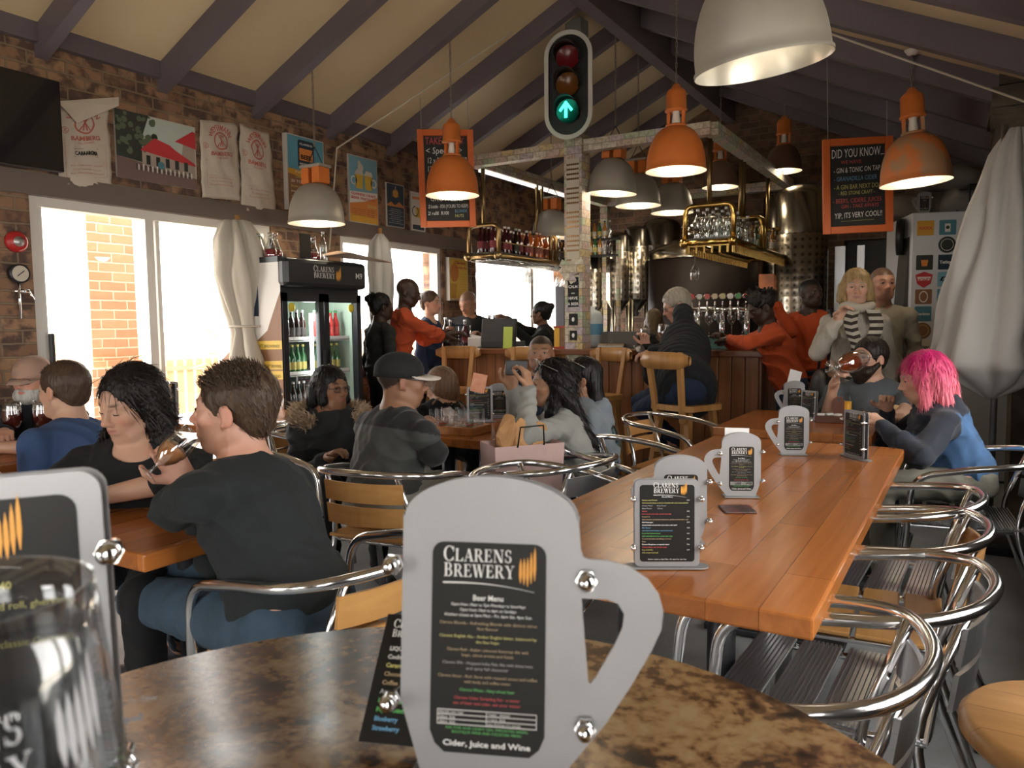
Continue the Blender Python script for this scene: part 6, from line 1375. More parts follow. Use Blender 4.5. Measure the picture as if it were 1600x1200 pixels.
# coffee machine glow and till lamp behind the bar, orange heater at far window
p = onx(878, 450, XL + .5); root = empty('orange_lantern', (p.x, p.y, 0), 0, 'tall orange lantern glowing in the far window', 'lantern'); hz = ony(878, 425, p.y).z; MB().box((0, 0, hz / 2), (.12, .12, hz - .1)).build('stand', darkmet, root); MB().box((0, 0, hz + .05), (.16, .16, .35)).build('orange_shade', mat('lantern_orange', (.7, .25, .05), .5), root)
# bottles on a back shelf right of the column
bp0 = at(935, 398, 8.3); root = empty('back_bar_shelf', (bp0.x, bp0.y, 0), 0, 'narrow two tier bottle shelf between the column and the tanks', 'shelf'); z1_, z2_ = at(935, 398, 8.3).z, at(935, 372, 8.3).z
MB().box((0, .05, z1_ - .01), (.40, .14, .02)).build('shelf_board', black, root); MB().box((0, .10, z2_ - .01), (.40, .10, .02)).build('shelf_board', black, root); MB().box((.19, .1, z1_ / 2), (.03, .06, z1_ + .3)).build('post', note_m, root)
for i, kd in enumerate(('red', 'whisky', 'green', 'whisky', 'clear', 'dark')): bottle(kd, (bp0.x - .16 + .055 * i, bp0.y + .03, z1_), names[kd] + ' bottle on the lower tier of the back shelf', 'bottles on the back shelf: ' + names[kd], .7)
for i, kd in enumerate(('green', 'whisky', 'green', 'whisky', 'clear')): bottle(kd, (bp0.x - .15 + .06 * i, bp0.y + .10, z2_), names[kd] + ' bottle on the upper tier of the back shelf', 'bottles on the back shelf, upper: ' + names[kd], .7)
p = onz(254, 655, .75); o = copy_tree(rect); place(o, (p.x - .05, p.y + .05, .7515), 40, -2, 'rectangular menu holder by the sliding door behind the wrapped jug', s=1.1)
root = empty('wrapped_jug', (p.x, p.y, .75), 0, 'clear jug wrapped in plastic standing by the sliding door', 'jug'); mv = MB(); mv.lathe([(0, 0), (.062, 0), (.066, .02), (.062, .13), (.058, .2), (.05, .24), (0, .245)], n=24); mv.build('jug_body', thin_glass('wrap_plastic', (.75, .75, .74), .22, .15), root); MB().lathe([(0, .01), (.055, .01), (.055, .10), (0, .10)], n=20).build('contents', mat('contents_brown', (.12, .08, .06), .4), root)
root = empty('terrace_fence', (XL - 3.2, 0, 0), 0, 'low brown picket fence on the terrace outside the sliding door', 'fence')
m = MB(); [m.box((0, -.5 + .13 * k, .55), (.02, .09, .8)) for k in range(60)]; m.box((.02, 3.4, .85), (.03, 8, .05)); m.build('pickets', mat('fence_brown', (.45, .27, .14), .8), root)
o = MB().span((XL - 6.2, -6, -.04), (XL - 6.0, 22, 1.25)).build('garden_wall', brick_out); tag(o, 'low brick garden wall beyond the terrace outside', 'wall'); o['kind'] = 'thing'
plant = mat('plant_sage', (.42, .42, .30), .8)
m = MB(); rr = random.Random(5); pp = onx(372, 560, XL - .95)
for k in range(120):
    a = rr.random() * 2 * PI; l_ = .12 + .1 * rr.random(); b_ = Vector((rr.gauss(0, .12), rr.gauss(0, .16), .55 + rr.random() * .75)); d_ = Vector((math.cos(a), math.sin(a), rr.uniform(-.3, .6))) * l_; s_ = d_.cross(Vector((0, 0, 1))).normalized() * .035
    m.add([b_, b_ + d_ * .5 + s_, b_ + d_, b_ + d_ * .5 - s_], [(0, 1, 2, 3)])
root = empty('potted_plant', (pp.x, pp.y, 0), 0, 'sunlit broad leaved potted plant on the terrace behind the beige parasol', 'plant'); m.build('foliage', plant, root); MB().lathe([(0, 0), (.16, 0), (.2, .4), (.18, .4), (.17, .36), (0, .36)], n=24).build('pot', mat('pot_clay', (.4, .2, .12), .8), root); MB().tube([(0, 0, .36), (0, 0, 1.0)], .015, 8).build('stem', mat('stem_green', (.15, .16, .08), .7), root)
# handbag on the metal chair
bag = mat('bag_pink_leather', (.50, .34, .31), .6, bump=(20, .2)); root = empty('shopping_bag', (-1.74, 2.98, .455), math.radians(62), 'pale pink paper shopping bag with tan paper standing on the metal slatted chair', 'bag')
m = MB(); n = 4; vs = [(-.17, -.06, 0), (.17, -.06, 0), (.17, .06, 0), (-.17, .06, 0), (-.185, -.075, .34), (.185, -.07, .33), (.18, .075, .34), (-.18, .07, .35)]; m.add(vs, [(3, 2, 1, 0), (0, 1, 5, 4), (1, 2, 6, 5), (2, 3, 7, 6), (3, 0, 4, 7)]); o = m.build('bag_body', bag, root); o.modifiers.new('s', 'SOLIDIFY').thickness = .003
m = MB(); 
for k in range(3):
    bm = bmesh.new(); bmesh.ops.create_icosphere(bm, subdivisions=3, radius=1)
    for w_ in bm.verts: p_ = Vector((w_.co.x * .06, w_.co.y * .035, w_.co.z * .10)); w_.co = p_ + noise.noise_vector(p_ * 14 + Vector((k * 3, 0, 0))) * .035
    bm.verts.ensure_lookup_table(); m.add([v.co + Vector((-.08 + .07 * k, .0, .33 + .03 * (k == 0))) for v in bm.verts], [[v.index for v in f.verts] for f in bm.faces]); bm.free()
m.build('tan_wrapping', mat('kraft_tan', (.45, .24, .10), .8), root)
m = MB(); [m.tube([(-.07, s * .075, .33), (-.06, s * .085, .42), (.06, s * .085, .42), (.07, s * .075, .33)], .004, 6) for s in (-1, 1)]; m.build('handle', TXC['k'], root)
m = MB(); put_text(m, 'R', 0, 0, .06, 0, 'CENTER', frame_m((-.03, -.078, .15), (1, 0, 0), (0, 0, 1)), None, 0, .3); m.build('printed_initial', TXC['k'], root)
# ================================================================= organic modelling: smooth blended volumes -> one surface
def surface_nets(D, lo, h):
    ins = D < 0; nx, ny, nz = D.shape; s = np.zeros((nx - 1, ny - 1, nz - 1), np.int8)
    for i in (0, 1):
        for j in (0, 1):
            for k in (0, 1): s += ins[i:nx - 1 + i, j:ny - 1 + j, k:nz - 1 + k]
    mask = (s > 0) & (s < 8); idx = np.full(mask.shape, -1, np.int32); cells = np.argwhere(mask); idx[mask] = np.arange(len(cells))
    p = np.zeros((len(cells), 3), np.float32); n = np.zeros(len(cells), np.float32); co = [(i, j, k) for i in (0, 1) for j in (0, 1) for k in (0, 1)]
    for a in co:
        for b in co:
            if sum(b) - sum(a) == 1 and sum(abs(b[q] - a[q]) for q in range(3)) == 1:
                da = D[cells[:, 0] + a[0], cells[:, 1] + a[1], cells[:, 2] + a[2]]; db = D[cells[:, 0] + b[0], cells[:, 1] + b[1], cells[:, 2] + b[2]]
                c = (da < 0) != (db < 0); t = np.where(c, da / np.where(c, da - db, 1), 0)
                for q in range(3): p[:, q] += np.where(c, a[q] + t * (b[q] - a[q]), 0)
                n += c
    V = np.asarray(lo, np.float32) + (cells + p / n[:, None]) * h; F = []
    for ax in range(3):
        sl0 = [slice(1, -1)] * 3; sl1 = [slice(1, -1)] * 3; sl0[ax] = slice(0, -1); sl1[ax] = slice(1, None)
        A = ins[tuple(sl0)]; B = ins[tuple(sl1)]; ch = A != B; e = np.argwhere(ch); off = [1, 1, 1]; off[ax] = 0; e = e + off; flip = A[ch]
        u, v = (ax + 1) % 3, (ax + 2) % 3; q = []
        for du, dv in ((-1, -1), (0, -1), (0, 0), (-1, 0)):
            c = e.copy(); c[:, u] += du; c[:, v] += dv; q.append(idx[c[:, 0], c[:, 1], c[:, 2]])
        q = np.stack(q, 1); q[~flip] = q[~flip][:, ::-1]; F.append(q)
    return V, np.concatenate(F)
def npv(v): return np.array(v, np.float32)
class Vol:
    def __init__(s, h, k=.02): s.h = h; s.k = k; s.P = []
    def _add(s, fn, lo, hi, k, mode): s.P.append((fn, npv(lo), npv(hi), s.k if k is None else k, mode)); return s
    def cap(s, a, b, r0, r1=None, k=None, mode='u'):
        r1 = r0 if r1 is None else r1; a = npv(a); b = npv(b); d = b - a; L2 = max(float(d @ d), 1e-9)
        def fn(X, Y, Z):
            t = np.clip(((X - a[0]) * d[0] + (Y - a[1]) * d[1] + (Z - a[2]) * d[2]) / L2, 0, 1)
            return np.sqrt((X - a[0] - t * d[0]) ** 2 + (Y - a[1] - t * d[1]) ** 2 + (Z - a[2] - t * d[2]) ** 2) - (r0 + (r1 - r0) * t)
        R = max(r0, r1); return s._add(fn, np.minimum(a, b) - R, np.maximum(a, b) + R, k, mode)
    def ell(s, c, r, B=None, k=None, mode='u'):
        c = npv(c); r = npv(r); M = np.eye(3, dtype=np.float32) if B is None else np.array(B, np.float32).T
        def fn(X, Y, Z):
            x, y, z = X - c[0], Y - c[1], Z - c[2]
            u = (M[0, 0] * x + M[0, 1] * y + M[0, 2] * z); v = (M[1, 0] * x + M[1, 1] * y + M[1, 2] * z); w = (M[2, 0] * x + M[2, 1] * y + M[2, 2] * z)
            k0 = np.sqrt((u / r[0]) ** 2 + (v / r[1]) ** 2 + (w / r[2]) ** 2); k1 = np.sqrt((u / r[0] ** 2) ** 2 + (v / r[1] ** 2) ** 2 + (w / r[2] ** 2) ** 2)
            return k0 * (k0 - 1) / np.maximum(k1, 1e-6)
        R = float(max(r)); return s._add(fn, c - R, c + R, k, mode)
    def func(s, fn, lo, hi, k=None, mode='u'): return s._add(fn, lo, hi, k, mode)
    def mesh(s, disp=None, pad=.03):
        U = [p for p in s.P if p[4] == 'u']; h = s.h
        lo = np.min([p[1] for p in U], 0) - pad - 3 * h; hi = np.max([p[2] for p in U], 0) + pad + 3 * h; n = np.ceil((hi - lo) / h).astype(int) + 1
        ax = [(lo[i] + np.arange(n[i]) * h).astype(np.float32) for i in range(3)]; D = np.full(n, .06, np.float32)
        for fn, a, b, k, mode in s.P:
            m = max(k, .0) + 4 * h + .01; i0 = np.maximum(((a - m - lo) / h).astype(int), 0); i1 = np.minimum(((b + m - lo) / h).astype(int) + 2, n)
            if (i1 <= i0).any(): continue
            sl = tuple(slice(i0[q], i1[q]) for q in range(3)); X = ax[0][sl[0]][:, None, None]; Y = ax[1][sl[1]][None, :, None]; Z = ax[2][sl[2]][None, None, :]
            d = fn(X, Y, Z).astype(np.float32); o = D[sl]
            if mode == 'u':
                if k > 0: hh = np.maximum(k - np.abs(o - d), 0) / k; D[sl] = np.minimum(o, d) - hh * hh * k * .25
                else: D[sl] = np.minimum(o, d)
            elif mode == 's':
                d = -d
                if k > 0: hh = np.maximum(k - np.abs(o - d), 0) / k; D[sl] = np.maximum(o, d) + hh * hh * k * .25
                else: D[sl] = np.maximum(o, d)
        if disp is not None:
            band = np.abs(D) < .05; I = np.argwhere(band); P = lo + I * h; D[band] += disp(P).astype(np.float32)
        D[0], D[-1] = .05, .05; D[:, 0], D[:, -1] = .05, .05; D[:, :, 0], D[:, :, -1] = .05, .05
        return surface_nets(D, lo, h)
def sculpt(name, vol, m, parent, origin, disp=None, colf=None):
    V, F = vol.mesh(disp)
    me = bpy.data.meshes.new(name); O = npv(origin); me.vertices.add(len(V)); me.vertices.foreach_set('co', (V - O).ravel()); me.loops.add(F.size); me.loops.foreach_set('vertex_index', F.ravel().astype(np.int32))
    me.polygons.add(len(F)); me.polygons.foreach_set('loop_start', np.arange(0, F.size, 4, dtype=np.int32)); me.polygons.foreach_set('loop_total', np.full(len(F), 4, np.int32)); me.polygons.foreach_set('use_smooth', np.ones(len(F), bool)); me.update(calc_edges=True); me.validate()
    if colf is not None:
        C = np.ones((len(V), 4), np.float32); C[:, :3] = colf(V); at_ = me.color_attributes.new('Col', 'FLOAT_COLOR', 'POINT'); at_.data.foreach_set('color', C.ravel())
    return link(name, me, m, parent)
def wr(P, f=22, seed=0, a=1.0, dirn=(0, 0, 1)):
    """cloth folds"""
    x, y, z = P[:, 0] + seed, P[:, 1] - seed * .7, P[:, 2]
    q = np.sin(9 * x + 5 * y - 7 * z + seed) + .8 * np.sin(13 * y - 6 * x + 9 * z + 2 * seed)
    rg = lambda t: 1 - 2 * np.abs(np.sin(t)) ** .8
    mk = .5 + .5 * np.sin(6 * x - 4 * y + 5 * z + 2 * seed + q)
    return -a * (rg(f * 1.15 * (z * .9 + .5 * x - .4 * y) + 1.6 * q) * (.35 + .9 * mk) + rg(f * 1.7 * (.55 * z - .9 * x + .5 * y) + 1.9 * q) * .45 * (1.3 - mk)) + .3 * a * np.sin(90 * x + 3 * q) * np.sin(80 * z + 2 * q)

skin_b = attr_mat('skin_attr', .48, .4, bump=(120, .05), sss=.06)
def cloth_mat(n, c, var=.25, r=.85, bump=(70, .15)): return mat('cloth_' + n, c, r, var=(12, tuple(v * (1 - var) for v in c), .3), bump=bump, sheen=.03, spec=.25)
def hair_mat(n, c, c2=None): return mat('hair_' + n, c, .42, var=(60, c2 or tuple(v * .5 for v in c), .25, (1, 1, .12)), bump=(90, .6, (1, 1, .12)), spec=.25)
eye_w = mat('eye_white', (.42, .38, .35), .3); eye_d = mat('eye_iris_dark', (.04, .02, .012), .15); brow_cache = {}
lens_m = thin_glass('spectacle_lens', (.9, .9, .92), .12)

def frame_from(yaw, pitch=0, roll=0):
    """columns right, forward, up; yaw from +y counter-clockwise, pitch up positive"""
    return (Matrix.Rotation(math.radians(yaw), 3, 'Z') @ Matrix.Rotation(math.radians(pitch), 3, 'X') @ Matrix.Rotation(math.radians(roll), 3, 'Y'))
def ik(a, b, l1, l2, pole):
    a, b, pole = Vector(a), Vector(b), Vector(pole); d = b - a; L = d.length; mx = (l1 + l2) * .985
    if L > mx: d = d * (mx / L); L = mx; b = a + d
    c = (l1 * l1 - l2 * l2 + L * L) / (2 * L); hgt = math.sqrt(max(l1 * l1 - c * c, 0)); dn = d / L; pv = pole - a; pv = (pv - dn * pv.dot(dn))
    pv = pv.normalized() if pv.length > 1e-6 else dn.orthogonal().normalized(); return a + dn * c + pv * hgt, b
def hand(vol, w, fd, pn, side, curl=.5, s=1.0, thumb=.6, spread=.0, rad=1.0):
    """w wrist, fd finger direction, pn palm normal (the way the palm looks), side: +1 thumb toward fd x pn"""
    fd = Vector(fd).normalized(); pn = Vector(pn); pn = (pn - fd * pn.dot(fd)).normalized(); t = fd.cross(pn).normalized() * side; w = Vector(w)
    k0 = .012
    vol.cap(w, w + fd * .03 * s, .026 * s, .026 * s, .02)
    for o in (-.026, -.009, .009, .026): vol.cap(w + fd * .02 * s + t * o * .7 * s, w + fd * .082 * s + t * o * s, .0155 * s, .0135 * s, k0)
    tips = []
    for i, (o, L) in enumerate(((.029, .072), (.010, .080), (-.010, .075), (-.028, .060))):
        p = w + fd * .085 * s + t * o * s; ang = 0; d = fd + t * o * spread * 20
        for j, fr in enumerate((.45, .31, .24)):
            ang += (curl if isinstance(curl, (int, float)) else curl[i]) * (1.0, 1.25, .8)[j] * (1 + .08 * i); dd = (d * math.cos(ang) + pn * math.sin(ang)).normalized(); q = p + dd * L * fr * s
            vol.cap(p, q, (.0098, .0090, .0083)[j] * s * rad, (.0090, .0083, .0072)[j] * s * rad, .004); p = q
        tips.append(p)
    p = w + fd * .022 * s + t * .026 * s; d1 = (fd * .55 + t * .75 + pn * .35 * thumb).normalized(); q = p + d1 * .045 * s; vol.cap(p, q, .0145 * s, .0115 * s * rad, .012)
    d2 = (fd * .85 + t * .28 + pn * .7 * thumb).normalized(); q2 = q + d2 * .033 * s; vol.cap(q, q2, .0108 * s * rad, .0098 * s * rad, .005); d3 = (fd * .9 - t * .05 + pn * .8 * thumb).normalized(); vol.cap(q2, q2 + d3 * .025 * s, .0096 * s * rad, .0078 * s * rad, .005)
    return tips
def head_vol(v, C, B, s, sex='m', jaw=1.0, open_=0):
    """adds head shapes in the head frame (right, forward, up)"""
    Bn = B.to_3x3()
    def W(x, y, z): return C + Bn @ Vector((x * s, y * s, z * s))
    fm = sex == 'f'
    v.ell(W(0, -.016, .032), (.077 * s, .097 * s, .086 * s), Bn, .02); v.ell(W(0, .026, -.012), (.062 * s, .066 * s, .088 * s), Bn, .03)
    v.ell(W(0, .036, -.066), ((.046 if fm else .053) * s * jaw, .046 * s, .042 * s), Bn, .03); v.ell(W(0, .071, -.096), ((.015 if fm else .020) * s, .014 * s, .014 * s), Bn, .025)
    for e in (-1, 1):
        v.ell(W(e * .040, .058, -.022), (.024 * s, .022 * s, .022 * s), Bn, .02); v.cap(W(e * .046, .066, .023), W(e * .012, .086, .020), .0085 * s, .0095 * s, .016); v.cap(W(e * .056, -.01, -.055), W(e * .036, .05, -.088), .018 * s, .016 * s, .03)
        v.ell(W(e * .031, .098, .004), (.017 * s, .016 * s, .0105 * s), Bn, .012, 's'); v.ell(W(e * .031, .0755, .003), (.0150 * s, .0125 * s, .0115 * s), Bn, .004)
        v.ell(W(e * .080, -.012, -.008), (.0065 * s, .018 * s, .031 * s), Bn @ Matrix.Rotation(e * .25, 3, 'Z') @ Matrix.Rotation(-.18, 3, 'X'), .008); v.ell(W(e * .088, -.006, -.004), (.005 * s, .010 * s, .018 * s), Bn, .004, 's'); v.cap(W(e * .078, .0, -.034), W(e * .078, -.002, -.030), .007 * s, .007 * s, .006)
        v.ell(W(e * .0125, .097, -.034), (.0085 * s, .010 * s, .0075 * s), Bn, .007)
    v.cap(W(0, .086, .014), W(0, .108, -.024), .0068 * s, .0098 * s, .012); v.ell(W(0, .110, -.029), (.011 * s, .0115 * s, .0095 * s), Bn, .008)
    v.ell(W(0, .074, -.056), (.030 * s, .020 * s, .022 * s), Bn, .02)
    lw = .021 if fm else .023
    v.cap(W(-lw, .083, -.059), W(-.006, .0945, -.0545), .004 * s, .0060 * s, .008); v.cap(W(lw, .083, -.059), W(.006, .0945, -.0545), .004 * s, .0060 * s, .008); v.cap(W(-.004, .0950, -.0545), W(.004, .0950, -.0545), .0058 * s, None, .004)
    v.cap(W(-.016, .085, -.0665), W(.016, .085, -.0665), .0062 * s, None, .01); v.cap(W(-.006, .0925, -.0665), W(.006, .0925, -.0665), .0072 * s, None, .008)
    v.cap(W(-lw, .090, -.0605), W(0, .1015, -.0602), .0022 * s, None, .003, 's'); v.cap(W(lw, .090, -.0605), W(0, .1015, -.0602), .0022 * s, None, .003, 's')
def head_color(C, B, s, skin, lip, brow, stubble=None, scalp=None, hairline=.06):
    Bi = np.array(B.to_3x3(), np.float32); Cn = npv(C); sk = npv(skin)
    def f(V):
        q = (V - Cn) @ Bi / s; x, y, z = q[:, 0], q[:, 1], q[:, 2]; out = np.tile(sk, (len(V), 1)); near = (np.abs(x) < .11) & (np.abs(y) < .14) & (np.abs(z) < .15)
        out *= (1 + .05 * np.sin(V[:, 0] * 60) * np.sin(V[:, 2] * 47 + V[:, 1] * 39))[:, None]
        def mix(w, c): w = np.clip(w, 0, 1)[:, None]; out[:] = out * (1 - w) + npv(c) * w
        red = sk * npv((1.12, .80, .76)); mix(near * .6 * np.exp(-(((np.abs(x) - .042) / .02) ** 2 + ((z + .028) / .018) ** 2)) * (y > .03), red); mix(near * .5 * np.exp(-((x / .014) ** 2 + ((z + .028) / .014) ** 2)) * (y > .09), red); mix(near * .5 * (np.abs(x) > .08), red)
        if stubble is not None:
            reg = (z < -.035 + .25 * np.maximum(0, .05 - y)) & (y > -.01) & (z > -.125) & ~((np.abs(x) < .024) & (z > -.07) & (z < -.051) & (y > .08)); mix(near * reg * stubble[1], stubble[0])
        if scalp is not None:
            hl = hairline - .9 * np.maximum(0, .045 - y); reg = (z > np.maximum(hl, -.055)) & ~((np.abs(x) > .074) & (y > -.035) & (y < .03) & (z < .03)); mix(near * reg * scalp[1], scalp[0])
        mix(near * (y > .078) * np.exp(-((np.abs(x) / .022) ** 4 + ((z + .0605) / .0085) ** 4)), lip)
        bz = .026 + .004 * np.cos(np.abs(x) * 50 - 1.5); mix(near * (y > .05) * np.exp(-(((np.abs(x) - .032) / .018) ** 4 + ((z - bz) / .0038) ** 2)) * .85, brow)
        return out
    return f
def face_bits(root, O, C, B, s, brow, eyes='open', glasses=None, beard=None, look=0.0):
    Bn = B.to_3x3()
    def W(x, y, z): return C + Bn @ Vector((x * s, y * s, z * s)) - O
    m = MB()
    for e in (-1, 1):
        if eyes == 'open':
            EM = [W(e * .031, .0775, .0015)]; m.sphere((0, 0, 0), 1, 12, 0); m.v[-84:] = [tuple(EM[0] + Bn @ Vector((v[0] * .0125 * s, v[1] * .0122 * s, v[2] * .0052 * s))) for v in m.v[-84:]]; m.sphere((0, 0, 0), 1, 12, 1); EM = [W(e * .031 + look, .0850, .0018)]; m.v[-84:] = [tuple(EM[0] + Bn @ Vector((v[0] * .0056 * s, v[1] * .0056 * s, v[2] * .0050 * s))) for v in m.v[-84:]]
            pts = [W(e * .031 + t * .0135, .0895 - .0045 * t * t, .0065 - .004 * t * t) for t in (-1, -.5, 0, .5, 1)]; m.tube(pts, .0016 * s, 5, 2)
        else: m.tube([W(e * .031 + t * .0150, .0895 - abs(t) ** 2 * .006, -.0035 + t * t * .003) for t in (-1, -.6, -.2, .2, .6, 1)], [.0008 * s, .0014 * s, .0017 * s, .0017 * s, .0014 * s, .0008 * s], 5, 2)
    m.build('eyes', [eye_w, eye_d, mat('lashes', (.02, .012, .01), .6)], root)
    bm_ = mat('brow_%s' % ('grey' if brow[0] > .2 else 'dark'), brow, .7); m = MB()
    for e in (-1, 1): m.tube([W(e * x, y, z) for x, y, z in ((.013, .092, .0235), (.024, .0895, .0275), (.036, .083, .0285), (.049, .071, .0235))], [.0026 * s, .0032 * s, .0028 * s, .0012 * s], 6)
    m.build('eyebrows', bm_, root)
    if glasses:
        m = MB(); l_ = MB(); gr = .021
        for e in (-1, 1):
            o = [W(e * .032 + x, .098, -.001 + y) for x, y in rrect(gr * 2.1, gr * 1.45, .009 if glasses != 'round' else .014)]; m.tube(o, .0013 * s, 5, closed=True); l_.add(o, [list(range(len(o)))]); m.tube([W(e * .054, .097, .004), W(e * .073, .075, .006), W(e * .080, -.01, .010)], .0014 * s, 5)
        m.tube([W(-.010, .099, .004), W(0, .103, .006), W(.010, .099, .004)], .0012 * s, 5); g = m.build('spectacles', mat('spectacle_rim', (.05, .03, .025), .3), root); l_.build('lens', lens_m, g)
def tufts(name, root, O, C, B, s, n, L, mt, region, dirf, seed=1, w=.0022, r=(.080, .100, .089), off=(0, -.016, .032)):
    """many tapered locks rooted on the skull"""
    rr = random.Random(seed); Bn = B.to_3x3(); m = MB(); k = 0; tries = 0
    while k < n and tries < n * 20:
        tries += 1; d = Vector((rr.gauss(0, 1), rr.gauss(0, 1), rr.gauss(0, 1))).normalized(); p = Vector((d.x * r[0] + off[0], d.y * r[1] + off[1], d.z * r[2] + off[2]))
        if not region(p, d): continue
        k += 1; g = dirf(p, d); g = Vector(g) + Vector((rr.gauss(0, .16), rr.gauss(0, .16), rr.gauss(0, .16))); g.normalize(); l_ = L * rr.uniform(.7, 1.25); q = p + (g * .6 + d * .4) * l_ * .5; q2 = p + g * l_
        sd_ = g.cross(d).normalized() * w; up_ = d * w * .6
        P = [p - sd_, p + sd_, p + up_ * 1.5, q - sd_ * .8, q + sd_ * .8, q + up_ * 1.5, q2]; m.add([C + Bn @ (v * s) - O for v in P], [(0, 3, 4, 1), (1, 4, 5, 2), (2, 5, 3, 0), (3, 6, 4), (4, 6, 5), (5, 6, 3)], 0, True)
    return m.build(name, mt, root)

SK = {'fair': (.50, .29, .20), 'pink': (.53, .28, .20), 'tan': (.36, .19, .11), 'brown': (.17, .08, .045), 'dark': (.045, .022, .014), 'mid': (.28, .14, .08)}
def locks(root, O, ho, n, mt, L_, HC, Bi, s, grad=None, back=0.0):
    """fine strands lying on the hair surface"""
    rr = random.Random(11); me = ho.data; m = MB(); vs = me.vertices; up = Vector(Bi[:, 2]); fw = Vector(Bi[:, 1])
    for _ in range(n):
        v = vs[rr.randrange(len(vs))]; nn = v.normal; t = Vector((0, 0, -1)) - fw * back + Vector((rr.gauss(0, .12), rr.gauss(0, .12), 0)); t = t - nn * t.dot(nn)
        if t.length < .15: t = nn.orthogonal()
        t.normalize(); l_ = L_ * rr.uniform(.5, 1.2); w_ = nn.cross(t) * .0014; p = v.co + nn * .0008; q = p + t * l_ * .5 + nn * .003; e = p + t * l_ + nn * rr.uniform(-.001, .004) - Vector((0, 0, .004)); m.add([p - w_, p + w_, q + w_, q - w_, e], [(0, 1, 2, 3), (3, 2, 4)], 0, True)
    o = m.build('hair_strands', mt, root)
    if grad:
        V = np.array([v + O for v in (Vector(a) for a in m.v)], np.float32); C = np.ones((len(V), 4), np.float32); C[:, :3] = grad((V - npv(HC)) @ Bi / s); o.data.color_attributes.new('Col', 'FLOAT_COLOR', 'POINT').data.foreach_set('color', C.ravel())
    return o
def person(label, HC, yaw, P, tyaw, skin='fair', pitch=0, roll=0, sex='m', seat=True, top=None, bottom=None, sleeve='long', hair='short', hairc=('darkbrown', (.05, .028, .016)), res=.008, s=1.0, b=1.0,
           rh=None, lh=None, repole=None, lepole=None, relb=None, lelb=None, rhd=None, lhd=None, curl=(.5, .5), legs=None, eyes='open', glasses=None, hood=None, collar=None, hat=None, puffer=False, shoes=(.03, .03, .035), stub=None, scalp=None, lip=None,
           brow=None, feet=None, topname='shirt', amp=.004, beard=None, jaw=1.0, hem=0, knee=None, hairtuft=None, topcol=None, hairgrad=None, nlocks=0, lockL=.05, bobz=.12, belly=0, neck=0):
    HC, P = Vector(HC), Vector(P); O = Vector((P.x, P.y, 0)); root = empty('person', O, 0, label, 'person')
    Bh = frame_from(yaw, pitch, roll); T = frame_from(tyaw); r_, f_, u_ = T.col[0], T.col[1], T.col[2]; hu = Bh.col[2]
    N = HC - (hu * .35 + Vector((0, 0, .65))).normalized() * .155 * s - Bh.col[1] * .02 - Vector((0, 0, neck))
    sp = (N - P); L = sp.length; sp.normalize(); fw = sp.cross(r_) * -1; fw = (f_ - sp * f_.dot(sp)).normalized(); rt = fw.cross(sp); Bt = Matrix((rt, fw, sp)).transposed(); fm = sex == 'f'
    def S(x, y, z): return P + rt * x * s * b + fw * y * s * b + sp * (z * L)
    sw = (.165 if fm else .192) * s * (1 + (b - 1) * .6); SH = [S(0, 0, .90) + rt * e * sw - sp * .025 for e in (1, -1)]
    hp = [P + r_ * e * .088 * s * b for e in (1, -1)]
    if knee is None: kn = [hp[i] + (f_ * .41 * s + r_ * e * .03) + Vector((0, 0, -.02)) if seat else hp[i] + Vector((0, 0, -.42 * s)) + f_ * .02 for i, e in enumerate((1, -1))]
    else: kn = [Vector(q) for q in knee]
    if feet is None: an = [Vector((k_.x, k_.y, 0)) + (-f_ * .02 if seat else -f_ * .03) + Vector((0, 0, .085)) for k_ in kn]
    else: an = [Vector(q) for q in feet]
    ua, fa = .285 * s, .255 * s; el = []; wrs = []; HD = []
    for i, (tgt, pole, e) in enumerate(((rh, repole, 1), (lh, lepole, -1))):
        if tgt is None: tgt = (P + f_ * .30 * s + r_ * e * .10 + Vector((0, 0, .10))) if seat else (SH[i] + r_ * e * .06 + f_ * .06 + Vector((0, 0, -.52 * s)))
        if pole is None: pole = SH[i] + r_ * e * .25 - f_ * .25 + Vector((0, 0, -.5))
        a_, b_ = ik(SH[i], tgt, ua, fa, pole)
        if (relb, lelb)[i] is not None: a_ = Vector((relb, lelb)[i]); b_ = a_ + (Vector(tgt) - a_).normalized() * fa
        el.append(a_); wrs.append(b_)
    sk = SK[skin] if isinstance(skin, str) else skin
    # body: one continuous surface
    v = Vol(res, .03)
    v.cap(N - sp * .03, HC + Bh @ Vector((0, -.018, -.05)) * s, (.050 if fm else .060) * s, (.048 if fm else .057) * s, .03)
    v.ell(P + sp * .02, (.155 * s * b, .115 * s * b, .12 * s), Bt, .05); v.ell(S(0, .005, .40), (.130 * s * b, .095 * s * b, .17 * s), Bt, .06); v.ell(S(0, 0, .70), (.150 * s * b, .102 * s * b, .16 * s), Bt, .05)
    for i, e in enumerate((1, -1)):
        v.cap(S(0, -.01, .93) + rt * e * .02, SH[i], .042 * s, .045 * s, .03); v.cap(SH[i], el[i], .043 * s, .036 * s, .02); v.cap(el[i], wrs[i], .040 * s, .025 * s, .012)
        v.cap(hp[i], kn[i], .080 * s * b, .055 * s, .04); v.cap(kn[i], an[i], .055 * s, .036 * s, .02)
        toe = an[i] + f_ * .15 - Vector((0, 0, .045)); v.cap(an[i], toe, .034, .026, .02)
        hd = (rhd, lhd)[i]; fd = (wrs[i] - el[i]).normalized(); pn = Vector((0, 0, -1))
        if hd: fd = Vector(hd[0]); pn = Vector(hd[1])
        if hair != 'far': hand(v, wrs[i], fd, pn, (1 if i == 0 else -1) * -1, curl[i], .98 * s, rad=1.0 if res < .009 else 1.15)
    head_vol(v, HC, Bh, s, sex, jaw)
    if hair == 'crop' and scalp is None: scalp = (tuple(q * 1.0 for q in hairc[1]), .93)
